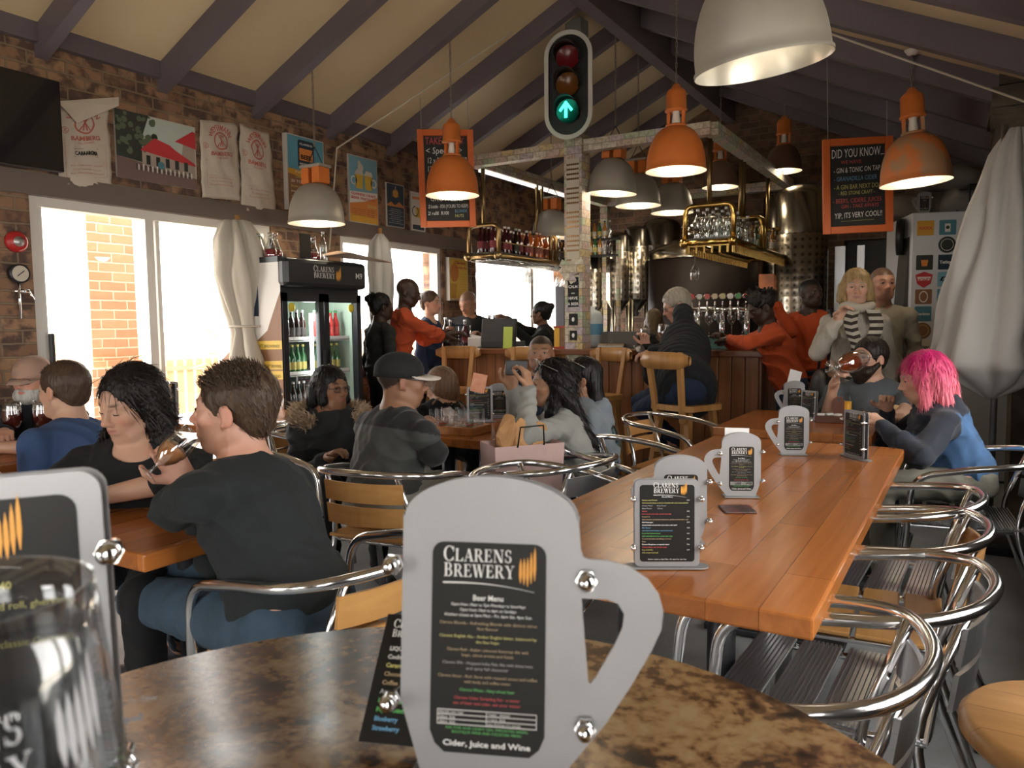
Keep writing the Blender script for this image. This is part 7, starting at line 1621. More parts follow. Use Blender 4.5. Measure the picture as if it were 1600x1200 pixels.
    hc = hairc[1]; br = brow or (tuple(min(.3, q * .8) for q in hc)); lp = lip or (sk[0] * .85, sk[1] * .52, sk[2] * .55)
    body = sculpt('body', v, skin_b, root, O, None, head_color(HC, Bh, s, sk, lp, br, stub, scalp)); 
    face_bits(root, O, HC, Bh, s, br, eyes, glasses)
    # garment
    gc = top; g = Vol(max(res, .0065) if res < .006 else res, .04); inf = 1.0
    x_ = .014 * s if not puffer else .030
    g.ell(P + sp * .03, (.155 * s * b + x_, .115 * s * b + x_, .13 * s + hem), Bt, .06); g.ell(S(0, .005, .40), (.135 * s * b + x_, .10 * s * b + x_, .18 * s), Bt, .08); g.ell(S(0, 0, .70), (.152 * s * b + x_, .105 * s * b + x_, .165 * s), Bt, .06)
    if belly: g.ell(S(0, .035, .32), (.155 * s * b, .135 * s * b, .20 * s), Bt, .08); g.ell(S(0, -.02, .62), (.15 * s * b, .125 * s * b, .2 * s), Bt, .08); g.ell(P - sp * .04, (.18 * s * b, .15 * s * b, .13 * s), Bt, .06)
    if fm:
        for e in (1, -1): g.ell(S(e * .075, .085, .66), (.062 * s, .055 * s, .06 * s), Bt, .05)
    for i, e in enumerate((1, -1)):
        g.cap(S(0, -.012, .945) + rt * e * .03, SH[i], .044 * s + x_ * .6, .047 * s + x_ * .7, .04); q = .62 if sleeve == 'short' else 1.0
        g.cap(SH[i], SH[i].lerp(el[i], q), .046 * s + x_, (.041 if q == 1 else .052) * s + x_ * .9, .02)
        if sleeve != 'short': q = {'34': .55, 'elbow': .10}.get(sleeve, .93); g.cap(el[i], el[i].lerp(wrs[i], q), .044 * s + x_ * .9, (.033 if q > .9 else .040) * s + x_ * .7, .02)
    if collar == 'high': g.cap(N - sp * .03, N + (HC - N) * .38, .068 * s, .064 * s, .02)
    if collar == 'shirt': g.cap(N - sp * .02, N + (HC - N) * .25, .066 * s, .064 * s, .015)
    if hood: g.ell(N - fw * .085 * s - sp * .03, (.12 * s, .065 * s, .075 * s), Bt, .03); g.ell(N - fw * .10 * s - sp * .11, (.085 * s, .045 * s, .07 * s), Bt, .03)
    nk = .058 if fm and collar is None and sleeve != 'hoodie' else .060
    g.cap(N + sp * .0 + fw * .008, HC, (.052 if collar else (.066 if not fm else .062)) * s, .058 * s, .006, 's')
    if collar is None and fm: g.ell(N + fw * .055 * s - sp * .01, (.065 * s, .05 * s, .05 * s), Bt, .01, 's')
    sd_ = rnd.random() * 9; spn = npv(sp)
    def disp(Q):
        d = wr(Q, 24, sd_, amp)
        if puffer: t = ((Q - npv(P)) @ spn) / .047 + .25 * np.sin(Q[:, 0] * 11) * .3; d = d * .6 - .009 * (np.abs(np.sin(np.pi * t)) ** .6 - .6)
        return d
    cm = top if not isinstance(top, tuple) else cloth_mat(*top); go = sculpt(topname, g, attr_mat('cloth_pattern', .85, .3, bump=(70, .15), sheen=.15) if topcol else cm, root, O, disp, (lambda V: topcol(V, P, sp, L, SH, el, wrs)) if topcol else None)
    # trousers
    t = Vol(max(res, .008), .04); t.ell(P + Vector((0, 0, -.01)), (.158 * s * b, .122 * s * b, .115 * s), T, .05)
    for i in (0, 1):
        t.cap(hp[i], kn[i], .088 * s * b, .066 * s, .04); t.cap(kn[i], an[i] + Vector((0, 0, .02)), .064 * s, .050 * s, .02)
    sculpt('trousers', t, cloth_mat(*bottom) if isinstance(bottom, tuple) else bottom, root, O, lambda Q: wr(Q, 26, sd_ + 3, .0035))
    for i in (0, 1):
        sh = Vol(.009, .02); a_ = an[i]; d_ = f_.copy(); sh.cap(a_ + Vector((0, 0, -.02)), a_ + d_ * .16 + Vector((0, 0, -.045)), .045, .036, .03); sh.cap(a_ - d_ * .04 + Vector((0, 0, -.045)), a_ + d_ * .17 + Vector((0, 0, -.05)), .034, .034, .02); sculpt('shoe', sh, mat('shoe_%d' % 0 if False else 'shoe_leather_' + ('dark' if shoes[0] < .1 else 'pale'), shoes, .5), root, O)
    # hair
    Bn = Bh
    def W(x, y, z): return HC + Bn @ Vector((x * s, y * s, z * s))
    hm = hair_mat(*hairc); Bi = np.array(Bn, np.float32); Cn = npv(HC)
    def hl(Q): return (Q - Cn) @ Bi / s
    def facecut(hv, lo=.052, wide=.066, deep=.0):
        hv.ell(W(0, .105, -.035), (wide * s, .072 * s, (.035 + lo) * s), Bn, .008, 's')
    hres = min(res, .006) if res < .008 else res
    if hair == 'crop' and scalp is None: scalp = 0
    if hair in ('short', 'fade'):
        th = {'short': .012, 'crop': .005, 'fade': .008}[hair]; hv = Vol(hres, .01); hv.ell(W(0, -.018, .036), ((.078 + th) * s, (.098 + th) * s, (.086 + th) * s), Bn, .01); hv.ell(W(0, -.062, -.02), (.062 * s, .045 * s, .055 * s), Bn, .02)
        hv.ell(W(0, .100, -.052), (.095 * s, .085 * s, .118 * s), Bn, .006, 's'); hv.ell(W(0, .0, -.14), (.12 * s, .12 * s, .082 * s), Bn, .006, 's')
        for e in (-1, 1): hv.ell(W(e * .088, -.002, -.018), (.022 * s, .032 * s, .042 * s), Bn, .004, 's')
        ho = sculpt('hair', hv, hm, root, O, lambda Q: .0018 * np.sin(Q[:, 0] * 210 + 3 * np.sin(Q[:, 2] * 90)) * np.sin(Q[:, 1] * 190 + Q[:, 2] * 120))
        if nlocks: locks(root, O, ho, nlocks, hm, lockL, HC, Bi, s, None, back=.8)
    elif hair in ('long', 'longback', 'bob', 'bun', 'dreads', 'wavy'):
        hv = Vol(hres, .02); hv.ell(W(0, -.020, .038), (.088 * s, .108 * s, .096 * s), Bn, .02)
        if hair != 'dreads' and hair != 'bun': hv.ell(W(0, -.065, -.02), (.078 * s, .055 * s, .085 * s), Bn, .03)
        if hair == 'bun': hv.ell(W(0, -.12, .075), (.040 * s, .036 * s, .038 * s), Bn, .012); hv.ell(W(0, -.06, -.02), (.065 * s, .05 * s, .06 * s), Bn, .02)
        if hair == 'dreads':
            rq = random.Random(4)
            for k_ in range(34):
                d_ = Vector((rq.gauss(0, 1), rq.gauss(-.2, .9), abs(rq.gauss(.5, .7)))).normalized(); p_ = Vector((d_.x * .085, d_.y * .105 - .02, d_.z * .095 + .038)); hv.cap(W(*p_), W(*(p_ + d_ * .03 + Vector((0, 0, .005)))), .013 * s, .009 * s, .006)
        if hair in ('long', 'wavy'):
            dn = -Vector(u_); bk = -f_
            for e in (-1, 1):
                p0 = W(e * .070, -.01, -.02); p1 = N + rt * e * .085 * s + fw * (.02 if e else 0) + sp * .01; p2 = p1 + rt * e * .02 + fw * .07 - sp * .16; hv.cap(p0, p1, .034 * s, .036 * s, .03); hv.cap(p1, p2, .036 * s, .022 * s, .03)
            p0 = W(0, -.08, -.02); p1 = N - fw * .06 + sp * .0; p2 = N - fw * .10 - sp * .20; hv.ell((p0 + p1) / 2, (.085 * s, .05 * s, .10 * s), Bt, .03); hv.cap(p1 + rt * .03, p2 + rt * .05, .05 * s, .035 * s, .04); hv.cap(p1 - rt * .03, p2 - rt * .05, .05 * s, .035 * s, .04)
        if hair == 'longback':
            p0 = W(0, -.08, -.02); p1 = N - fw * .06 + sp * .0; p2 = N - fw * .11 - sp * .22; hv.ell((p0 + p1) / 2, (.085 * s, .05 * s, .11 * s), Bt, .03); hv.cap(p1 + rt * .035, p2 + rt * .06, .05 * s, .030 * s, .04); hv.cap(p1 - rt * .035, p2 - rt * .05, .05 * s, .03 * s, .04)
        if hair == 'bob':
            for e in (-1, 1): hv.cap(W(e * .072, .012, .0), W(e * .078, .030, .005 - bobz), .030 * s, .026 * s, .03); hv.cap(W(e * .070, -.05, .0), W(e * .080, -.055, -bobz), .040 * s, .036 * s, .03)
            hv.cap(W(0, -.085, .0), W(0, -.095, -bobz), .050 * s, .045 * s, .04)
        hv.ell(W(0, .104, -.036), ((.072 if hair != 'bob' else .060) * s, .074 * s, (.122 if hair != 'bob' else .098) * s), Bn, .006, 's'); hv.ell(W(0, .115, -.12), (.075 * s, .09 * s, .09 * s), Bn, .01, 's')
        if hair in ('bun', 'dreads'):
            hv.ell(W(0, .02, -.13), (.12 * s, .12 * s, .085 * s), Bn, .006, 's')
            for e in (-1, 1): hv.ell(W(e * .090, .002, -.018), (.026 * s, .034 * s, .042 * s), Bn, .004, 's')
        hv.cap(N, HC + Bn @ Vector((0, .02, -.06)) * s, .052 * s, .058 * s, .01, 's') if hair != 'x' else None
        def hd_(Q):
            q = hl(Q); a = np.arctan2(q[:, 0], -q[:, 1] + .001); w_ = 2.0 if hair in ('wavy', 'long') else .8
            return .0028 * np.sin(a * 46 + w_ * np.sin(q[:, 2] * 38 + a * 3)) + .0016 * np.sin(a * 97 + 2 * np.sin(q[:, 2] * 25)) + (.006 * np.sin(q[:, 2] * 42 + a * 5) if hair == 'wavy' else 0)
        ho = sculpt('hair', hv, attr_mat('hair_gradient', .45, .25, bump=(90, .5, (1, 1, .12))) if hairgrad else hm, root, O, hd_, (lambda V: hairgrad(hl(V))) if hairgrad else None)
        if nlocks: locks(root, O, ho, nlocks, ho.data.materials[0], lockL, HC, Bi, s, hairgrad, .9 if hair in ('long', 'wavy') else 0)
    if hairtuft: tufts('hair_locks', root, O, HC, Bn, s, *hairtuft)
    if beard:
        hv = Vol(min(res, .0055), .012); bt = beard[1]
        hv.ell(W(0, .048, -.078), ((.055 + bt) * s, (.050 + bt) * s, (.050 + bt) * s), Bn, .02)
        for e in (-1, 1): hv.cap(W(e * .068, .0, -.035), W(e * .045, .06, -.085), (.012 + bt * .5) * s, (.02 + bt) * s, .02)
        if bt > .008: hv.ell(W(0, .065, -.118 - bt), (.035 * s, .03 * s, .03 * s), Bn, .03)
        hv.cap(W(-.028, .088, -.053), W(0, .104, -.046), .0052 * s, .006 * s, .006); hv.cap(W(.028, .088, -.053), W(0, .104, -.046), .0052 * s, .006 * s, .006)
        hv.ell(W(0, .092, -.0615), (.019 * s, .026 * s, .008 * s), Bn, .004, 's'); hv.ell(W(0, .085, -.008), (.058 * s, .045 * s, .036 * s), Bn, .008, 's')
        sculpt('beard', hv, hair_mat(*beard[0]), root, O, lambda Q: .0014 * np.sin(Q[:, 0] * 260) * np.sin(Q[:, 2] * 240 + Q[:, 1] * 150))
    root['_h'] = 0; del root['_h']
    return dict(root=root, O=O, HC=HC, B=Bh, N=N, sp=sp, rt=rt, fw=fw, SH=SH, el=el, wr=wrs, P=P, f=f_, r=r_, s=s, Bt=Bt, W=W)
def cap_hat(d, col, brimcol, yawrel=0, tiltx=-8, name='cap'):
    """baseball cap worn on the head; child of the person"""
    s = d['s']; Bn = d['B'] @ Matrix.Rotation(math.radians(yawrel), 3, 'Z') @ Matrix.Rotation(math.radians(tiltx), 3, 'X'); C = d['HC'] - d['O']
    m = MB(); pr = [(.0995 * math.cos(a), .040 + .082 * math.sin(a)) for a in [PI / 2 * k / 10 for k in range(11)]]
    R = Bn; m.lathe([(r_ * .99, z) for r_, z in [(.0995, .012)] + pr], (0, 0, 0), 28, sx=.91, sy=1.10); m.v = [tuple(C + R @ (Vector(v) * s + Vector((0, -.014 * s, 0)))) for v in m.v]; o = m.build(name, cloth_mat(*col), d['root']); o.modifiers.new('s', 'SOLIDIFY').thickness = .002
    b_ = MB(); n = 14; vs = []
    for k in range(n + 1):
        a = PI * k / n; 
        for q in (0, .5, 1):
            x = math.cos(a) * (.084 - .010 * q); y = .040 + math.sin(a) * (.055 + .090 * q) * 1.0 - .014; z = .020 + .012 * (1 - abs(math.cos(a))) - .012 * q * math.sin(a) - .010 * abs(math.cos(a)) * q; vs.append(C + R @ (Vector((x, y, z)) * s))
    b_.add(vs, [(3 * k + q, 3 * k + q + 1, 3 * k + q + 4, 3 * k + q + 3) for k in range(n) for q in (0, 1)], 0, True); o2 = b_.build('brim', cloth_mat(*brimcol), o); o2.modifiers.new('s', 'SOLIDIFY').thickness = .004
    return o
# ================================================================= the people
def H(px, py, D): return at(px, py, D)
def under(hc, back, yaw, z=.55, side=0):
    a = math.radians(yaw); f = Vector((-math.sin(a), math.cos(a), 0)); r = Vector((math.cos(a), math.sin(a), 0)); p = hc - f * back + r * side; p.z = z; return p
JEANS = ('jeans_blue', (.035, .06, .10), .5); BLK = ('black', (.012, .012, .013), .3); DK = ('charcoal', (.022, .024, .025), .3)
def nse(V, c, k=.3): return npv(c)[None, :] * (1 + k * .5 * np.sin(V[:, :1] * 41 + 3 * np.sin(V[:, 1:2] * 23)) * np.sin(V[:, 2:3] * 33))
def armd(V, a, b):
    a, b = npv(a), npv(b); t = np.clip((V - a) @ (b - a) / float((b - a) @ (b - a)), 0, 1); return np.linalg.norm(V - a - t[:, None] * (b - a), axis=1)
def yoke(V, P, sp, L, SH, el, wr_):
    h = (V - npv(P)) @ npv(sp) / L; c = nse(V, (.055, .058, .056)); side = np.minimum(armd(V, SH[0], el[0]), armd(V, SH[1], el[1])); dk = (h > .83 - .0 * side); dk |= (np.linalg.norm(V - npv(el[0]), axis=1) < .075); c[dk] = npv((.016, .016, .017)); return c
def den(V, P, sp, L, SH, el, wr_):
    h = (V - npv(P)) @ npv(sp) / L; c = nse(V, (.055, .125, .26), .35); am = np.minimum(np.minimum(armd(V, SH[0].lerp(el[0], .1), el[0]), armd(V, SH[1].lerp(el[1], .1), el[1])), np.minimum(armd(V, el[0], wr_[0]), armd(V, el[1], wr_[1]))) < .078
    dd_ = npv(SH[0] + SH[1]) / 2 + npv(sp) * .02; hood = (h > .80) & (np.linalg.norm(V - dd_, axis=1) < .20 - .25 * np.maximum(0, .95 - h)); c[am | hood] = npv((.018, .022, .035)); return c
def pkg(q):
    t = np.clip((.09 - q[:, 2:3]) / .2, 0, 1); t = np.clip(t + .12 * np.sin(q[:, :1] * 90 + q[:, 1:2] * 70), 0, 1); return npv((.50, .015, .13)) * (1 - t) + npv((.88, .24, .30)) * t
# 1 the drinker
hc = H(366, 641, 2.12); Pp = onz(462, 955, .57)
wrist = at(290, 752, 2.13); 
d = person('man with spiky brown hair in a dark grey sweater drinking from a tilted glass', hc, 119, Pp, 104, 'pink', pitch=2, res=.0052, top=('sweater_slate', (.020, .024, .025), .25), bottom=('jeans_faded', (.05, .085, .125), .45), hair='fade', hairc=('brown', (.085, .052, .032)),
           rh=wrist, rhd=(at(256, 700, 2.10) - wrist, at(262, 720, 1.85) - wrist), repole=at(300, 900, 2.2), lelb=at(272, 795, 2.0), lh=at(355, 752, 2.22), s=1.04, b=1.12, nlocks=900, lockL=.02, curl=(.62, .5), stub=((.36, .17, .09), .5), scalp=((.13, .08, .05), .8), lip=(.42, .19, .15), brow=(.16, .09, .05),
           knee=[onz(290, 905, .55), onz(222, 935, .52)], feet=[onz(285, 1010, .10) , onz(235, 1045, .10)], amp=.0045,
           hairtuft=(900, .026, hair_mat('brown', (.085, .052, .032)), lambda p, n: p.z > .055 and p.y > -.09, lambda p, n: (n.x * .5, .75 if p.y > .0 else .2, .75), 3, .0024))
d1 = d
# his glass
gb, gr_ = at(229, 741, 1.99), at(303, 675, 2.05); ax = (gr_ - gb).normalized(); Mz = Vector((0, 0, 1)).rotation_difference(ax).to_matrix()
make_goblet(gb, Mz, beer_amber, .50, 'stemmed beer glass tilted in the hand of the man in the dark grey sweater', (gr_ - gb).length / .185, False)
# 2 woman in black
hc = H(204, 630, 2.55); Pp = under(hc, .04, 222, .56)
lw_, le_ = onz(150, 778, .80), onz(262, 745, .83)
d = person('woman with dark pulled back hair in a black top looking down, watch on her wrist', hc, 186, Pp, 220, 'fair', pitch=-17, roll=-4, sex='f', res=.0055, top=BLK, sleeve='elbow', bottom=BLK, hair='long', hairc=('nearblack', (.014, .010, .009)), eyes='closed', b=1.08,
           lh=lw_, lelb=onz(268, 752, .84), rh=onz(95, 790, .80), repole=at(-60, 800, 2.7), lip=(.38, .15, .13), brow=(.03, .02, .015), topname='blouse', nlocks=2500, lockL=.07, lhd=(onz(95, 785, .79) - lw_, (0, 0, -1)))
el_, w_ = d['el'][1], d['wr'][1]; dd = (w_ - el_).normalized(); c_ = el_.lerp(w_, .80) - d['O']
m = MB(); m.tube([c_ - dd * .011, c_ + dd * .011], .0345, 20, caps=False); wb = m.build('watch_strap', mat('watch_black', (.01, .01, .01), .4), d['root'])
up_ = (Vector((0, 0, 1)) * .4 + (CAM_POS - w_).normalized()); up_ = (up_ - dd * up_.dot(dd)).normalized(); m = MB(); R = Matrix((dd, up_.cross(dd) * -1, up_)).transposed(); m.box(c_ + up_ * .035, (.034, .032, .009), R, bev=.003); m.build('watch_case', mat('watch_case_steel', (.4, .4, .42), .2, .9), wb); m = MB(); m.box(c_ + up_ * .0402, (.028, .026, .002), R); m.build('watch_face', mat('watch_black', (.01, .01, .01), .4), wb)
m = MB(); ep = d['W'](-.082, .0, -.045) - d['O']; [m.sphere(ep + Vector((0, 0, -.010 * k)), .005 - .0004 * k, 8, 0, (1, .5, 1.2)) for k in range(4)]; m.build('earring', alu, d['root'])
# 3 blue t-shirt
hc = H(100, 610, 3.25); Pp = under(hc, .24, 95, .56)
person('young man with cropped brown hair in a blue t-shirt leaning on the table', hc, 104, Pp, 102, 'fair', pitch=-4, res=.0075, top=('tee_blue', (.045, .085, .19), .25), sleeve='short', bottom=JEANS, hair='fade', hairc=('brown2', (.075, .045, .028)), scalp=((.12, .07, .045), .8),
       lh=onz(-20, 735, .80), lepole=at(40, 800, 3.0), rh=onz(-20, 700, .80), repole=at(0, 760, 3.8), s=1.0, hairtuft=(350, .018, hair_mat('brown2', (.075, .045, .028)), lambda p, n: p.z > .07 and p.y > -.03, lambda p, n: (0, .9, .5), 5, .003))
# 4 old man with cap
hc = H(50, 592, 4.15); Pp = under(hc, .10, 214, .57)
d = person('old man with white beard, glasses and a faded pink cap behind dark beers', hc, 208, Pp, 214, 'pink', pitch=-4, res=.0075, top=('jacket_black', (.012, .013, .018), .3), bottom=BLK, hair='crop', hairc=('white', (.5, .48, .44)), glasses='square', beard=(('white_beard', (.55, .53, .49)), .006), collar='shirt', topname='jacket', brow=(.4, .38, .35), b=1.05,
           rh=onz(10, 700, .80), lh=onz(62, 690, .80))
cap_hat(d, ('cap_pink', (.40, .25, .19), .2), ('cap_brim_pink', (.42, .28, .22), .2))
# 5 fur trimmed parka
hc = H(517, 607, 4.15); Pp = under(hc, .02, 245, .56)
d = person('woman with short black hair and glasses in a dark parka with fur trim', hc, 262, Pp, 240, 'mid', sex='f', res=.0075, top=('parka_charcoal', (.030, .032, .034), .3), bottom=BLK, hair='bob', hairc=('black', (.012, .011, .011)), glasses='square', collar='high', topname='parka', bobz=.07, nlocks=900, lockL=.035, amp=.007, b=1.12, s=.97, lip=(.3, .1, .08))
fur = mat('fur_tan', (.62, .47, .32), .9, var=(50, (.25, .17, .11), .2))
m = MB(); rr = random.Random(3); base = d['N'] - d['O']
for k in range(5000):
    t = rr.uniform(-1.0, 1.0) * 2.5; rad = .140 + rr.gauss(0, .014); c_ = base + d['rt'] * math.sin(t) * rad * 1.25 - d['fw'] * math.cos(t) * rad * .8 + Vector((0, 0, .055 - .03 * abs(t) + rr.gauss(0, .016)))
    g = (d['rt'] * math.sin(t) - d['fw'] * math.cos(t) + Vector((rr.gauss(0, .5), rr.gauss(0, .5), rr.gauss(.3, .6)))).normalized() * rr.uniform(.03, .055); q = g.orthogonal().normalized() * .004; m.add([c_ - q, c_ + q, c_ + g], [(0, 1, 2)])
m.build('fur_trim', fur, d['root'])
# 6 man in the cap with his back to us
hc = H(628, 594, 3.42); Pp = onz(632, 770, .57); Pp = Vector((Pp.x, Pp.y, .57)); Pp = under(hc, .12, -18, .57)
d = person('man in a dark cap with a pale brim and charcoal fleece seen from behind', hc, -40, Pp, -16, 'mid', pitch=-6, res=.0072, top=('fleece_charcoal', (.055, .058, .056), .25), bottom=('trousers_pale', (.30, .29, .26), .2), hair='crop', hairc=('black2', (.02, .016, .014)), glasses='square', collar='high', topname='fleece_jacket', b=1.12, s=1.04,
           relb=at(678, 708, 3.28), rh=at(672, 690, 3.7), lh=onz(640, 680, .80), amp=.005, topcol=yoke)
cap_hat(d, ('cap_black', (.02, .02, .021), .2), ('cap_brim_pale', (.60, .54, .48), .1), tiltx=2)
# 7 brown haired woman beyond him
hc = H(688, 604, 4.95); person('woman with long light brown hair, mostly hidden behind the capped man', hc, 95, under(hc, .05, 250, .55), 235, 'fair', pitch=-20, sex='f', res=.010, top=BLK, bottom=BLK, hair='long', hairc=('lightbrown', (.22, .13, .08)), s=.97)
# 8 man facing us behind the phone
hc = H(845, 553, 4.9); person('man with receding dark hair facing the camera behind the raised phone', hc, 204, under(hc, .04, 205, .57), 205, 'mid', pitch=4, res=.0085, top=('jacket_navy', (.025, .04, .075), .3), bottom=JEANS, hair='crop', hairc=('black3', (.022, .018, .016)), collar='shirt', b=1.05, lip=(.18, .08, .06), stub=((.06, .04, .03), .35), topname='jacket')
# 9 photographer
hc = H(862, 600, 3.85); Pp = onz(880, 770, .54); Pp = under(hc, .16, 112, .54)
w1, w2 = at(800, 606, 3.72), at(826, 608, 3.62)
phone_c = at(807, 575, 3.66)
d = person('woman with long black hair in a light grey hoodie taking a photo with a phone', hc, 128, Pp, 118, 'tan', pitch=-2, sex='f', res=.0068, top=('hoodie_grey', (.30, .30, .28), .15), nlocks=2200, lockL=.08, bottom=JEANS, hair='wavy', hairc=('black4', (.012, .009, .009)), collar='high', topname='hoodie', amp=.006, s=.97,
           rh=w1, rhd=((-.1, .1, 1), phone_c - w1), repole=at(790, 720, 3.8), lh=w2, lhd=((-.25, .15, 1), phone_c - w2), lepole=at(815, 740, 3.4), curl=(.45, .55), lip=(.26, .09, .08))
root = empty('mobile_phone', phone_c, math.radians(125), 'dark grey mobile phone held up sideways by the woman in the grey hoodie', 'phone'); MB().box((0, 0, 0), (.105, .010, .072), bev=.004).build('phone_body', mat('phone_dark', (.03, .03, .033), .5), root)
root.rotation_euler = (0, math.radians(3), math.radians(31 + 8)); m = MB(); ring(m, 0, 0, .013, .015, 0, frame_m((0, -.0056, 0), (1, 0, 0), (0, 0, 1)), 24, .75); m.lathe([(0, .0), (.004, 0)], (.03, -.0056, 0), 12, R=RX90); m.build('printed_emblem', TXC['w'], root)
def sunglasses(d, s=1.0):
    m = MB(); W = d['W']; O = d['O']
    for e in (-1, 1): m.tube([W(e * .034 + .021 * math.cos(a), .068 + .010 * math.sin(a) , .118 + .017 * math.sin(a)) - O for a in [k * PI / 8 for k in range(16)]], .002, 5, closed=True); m.tube([W(e * .056, .066, .115) - O, W(e * .088, -.02, .07) - O], .002, 5)
    m.tube([W(-.012, .072, .12) - O, W(.012, .072, .12) - O], .002, 5); m.build('sunglasses', mat('sunglass_rim', (.3, .28, .26), .2, .6), d['root'])
sunglasses(d)
# 10 second girl
hc = H(908, 592, 4.35); d = person('woman with long black hair and teal ends in a blue grey hoodie', hc, 118, under(hc, .10, 118, .54), 122, 'tan', sex='f', res=.0085, top=('hoodie_bluegrey', (.22, .25, .28), .15), bottom=JEANS, hair='longback', hairc=('black4', (.012, .009, .009)), hood=True, collar='high', topname='hoodie', amp=.006, s=.97); sunglasses(d)
m = MB(); rr = random.Random(2); b0 = d['N'] - d['O'] - d['fw'] * .11 - d['sp'] * .20
for k in range(160): a = b0 + d['rt'] * rr.gauss(0, .04) + d['fw'] * rr.gauss(0, .012) + d['sp'] * rr.uniform(0, .05); q = Vector((.003, .001, 0)); e_ = a + Vector((rr.gauss(0, .015), rr.gauss(0, .01), -rr.uniform(.06, .13))) - d['fw'] * .02; m.add([a - q, a + q, e_], [(0, 1, 2)])
m.build('teal_hair_ends', mat('hair_teal', (.12, .22, .23), .5), d['root'])
# 11..15 at and behind the bar, left
hc = H(596, 480, 6.65); person('person in black with tied up locks standing by the fridge, seen from behind', hc, -30, under(hc, .02, -25, .92), -25, 'dark', seat=False, res=.011, top=('black_worn', (.03, .03, .028), .3), bottom=BLK, hair='bun', hairc=('black5', (.012, .010, .009)), sex='m', s=.96, amp=.006, hairtuft=(60, .05, hair_mat('black5', (.012, .010, .009)), lambda p, n: p.y < -.06 and p.z > .06, lambda p, n: (n.x, -.6, .8), 8, .006))
hc = H(638, 457, 6.85); d = person('tall bald man in a bright orange long sleeved shirt working at the bar end', hc, -62, under(hc, .14, -52, .95), -48, 'dark', pitch=-14, seat=False, res=.009, top=('shirt_orange', (.52, .085, .028), .12), bottom=BLK, hair='none', scalp=((.03, .015, .01), .5), rh=at(700, 527, 7.1), repole=at(690, 560, 6.4), lh=at(706, 522, 7.2), s=1.04, b=1.08, sleeve='34', lip=(.06, .025, .02), amp=.007)
hc = H(673, 474, 7.5); person('young woman with brown tied hair in a navy top behind the orange shirt', hc, 282, under(hc, .02, 280, .90), 285, 'fair', seat=False, sex='f', res=.010, top=('navy', (.02, .035, .08), .2), bottom=BLK, hair='bun', hairc=('brown3', (.09, .055, .035)), s=.95)
hc = H(731, 474, 8.02); person('barman in a black shirt looking down behind the beer pumps', hc, 178, under(hc, .10, 200, .93), 204, 'mid', pitch=-28, seat=False, res=.010, top=BLK, sleeve='short', bottom=BLK, hair='crop', hairc=('black2', (.02, .016, .014)), b=1.12, collar='shirt', rh=at(700, 520, 7.8), lh=at(750, 525, 7.7), s=1.02, scalp=((.06, .04, .03), .6))
hc = H(845, 490, 8.2); person('bar worker with a hair bun behind the cash register reaching left', hc, 100, under(hc, .12, 110, .90), 118, 'brown', seat=False, sex='f', res=.010, top=BLK, bottom=BLK, hair='bun', hairc=('black5', (.012, .010, .009)), rh=at(775, 492, 8.0), lh=at(800, 510, 7.8), s=1.0)
hc = H(1022, 503, 7.6); person('person in black bending behind the bar beside the kettle', hc, 20, under(hc, .2, 60, .90), 60, 'brown', pitch=-30, seat=False, res=.012, top=BLK, bottom=BLK, hair='long', hairc=('blonde_dim', (.10, .065, .03)), s=.95, sex='f')
# 16 the man on the stool
hc = H(1057, 477, 6.12); sx_, sy_ = SX, SY; Pp = Vector((SX, SY + .02, .86))
d = person('grey haired man in a black quilted puffer jacket sitting on a pine bar stool', hc, 122, Pp, 112, 'pink', pitch=-22, res=.0078, top=('puffer_black', (.016, .017, .020), .3), bottom=('jeans_dark', (.018, .032, .07), .4), nlocks=1200, lockL=.02, hair='short', hairc=('silver', (.42, .38, .32), (.25, .22, .18)), glasses='square', puffer=True, collar='high', topname='puffer_jacket', belly=1, neck=.075, b=1.3, s=1.04, hem=.03,
           rh=at(1010, 541, 5.95), lh=at(1018, 551, 5.8), repole=at(1040, 640, 6.2), lepole=at(1050, 640, 5.6), knee=[at(1000, 628, 6.0), at(1003, 640, 5.75)], feet=[at(1042, 716, 6.1), at(1060, 695, 5.8)])
o = MB().box((0, 0, 0), (.075, .15, .009), bev=.003).build('mobile_phone', mat('phone_grey', (.07, .07, .075), .4), None, at(1000, 545, 5.86), (.3, 0, .6)); tag(o, 'phone in the hands of the man in the puffer jacket', 'phone')
# 17, 18 orange shirts at the right end of the bar
hc = H(1189, 480, 5.85); Pp = at(1236, 600, 5.9)
person('young man with short dreadlocks in an orange shirt leaning over the bar end', hc, 128, Pp, 118, 'dark', pitch=-28, seat=False, res=.0085, top=('shirt_orange2', (.52, .085, .025), .12), bottom=('jeans_mid', (.04, .065, .11), .45), hair='dreads', hairc=('black5', (.012, .010, .009)), rh=at(1130, 528, 6.1), lh=at(1140, 531, 5.8), repole=at(1170, 560, 6.4), lepole=at(1180, 545, 5.3), lip=(.06, .025, .02), amp=.007, hem=.03)
hc = H(1267, 458, 6.3); Pp = under(hc, .0, 190, .93)
person('young man with cropped hair in an orange shirt looking over his shoulder', hc, 226, Pp, 178, 'dark', seat=False, res=.0085, top=('shirt_orange3', (.52, .085, .025), .12), bottom=('jeans_mid2', (.05, .085, .14), .45), hair='crop', hairc=('black5', (.012, .010, .009)), rh=at(1212, 474, 6.2), repole=at(1235, 520, 6.0), lh=None, lip=(.07, .03, .025), amp=.006, hem=.03)
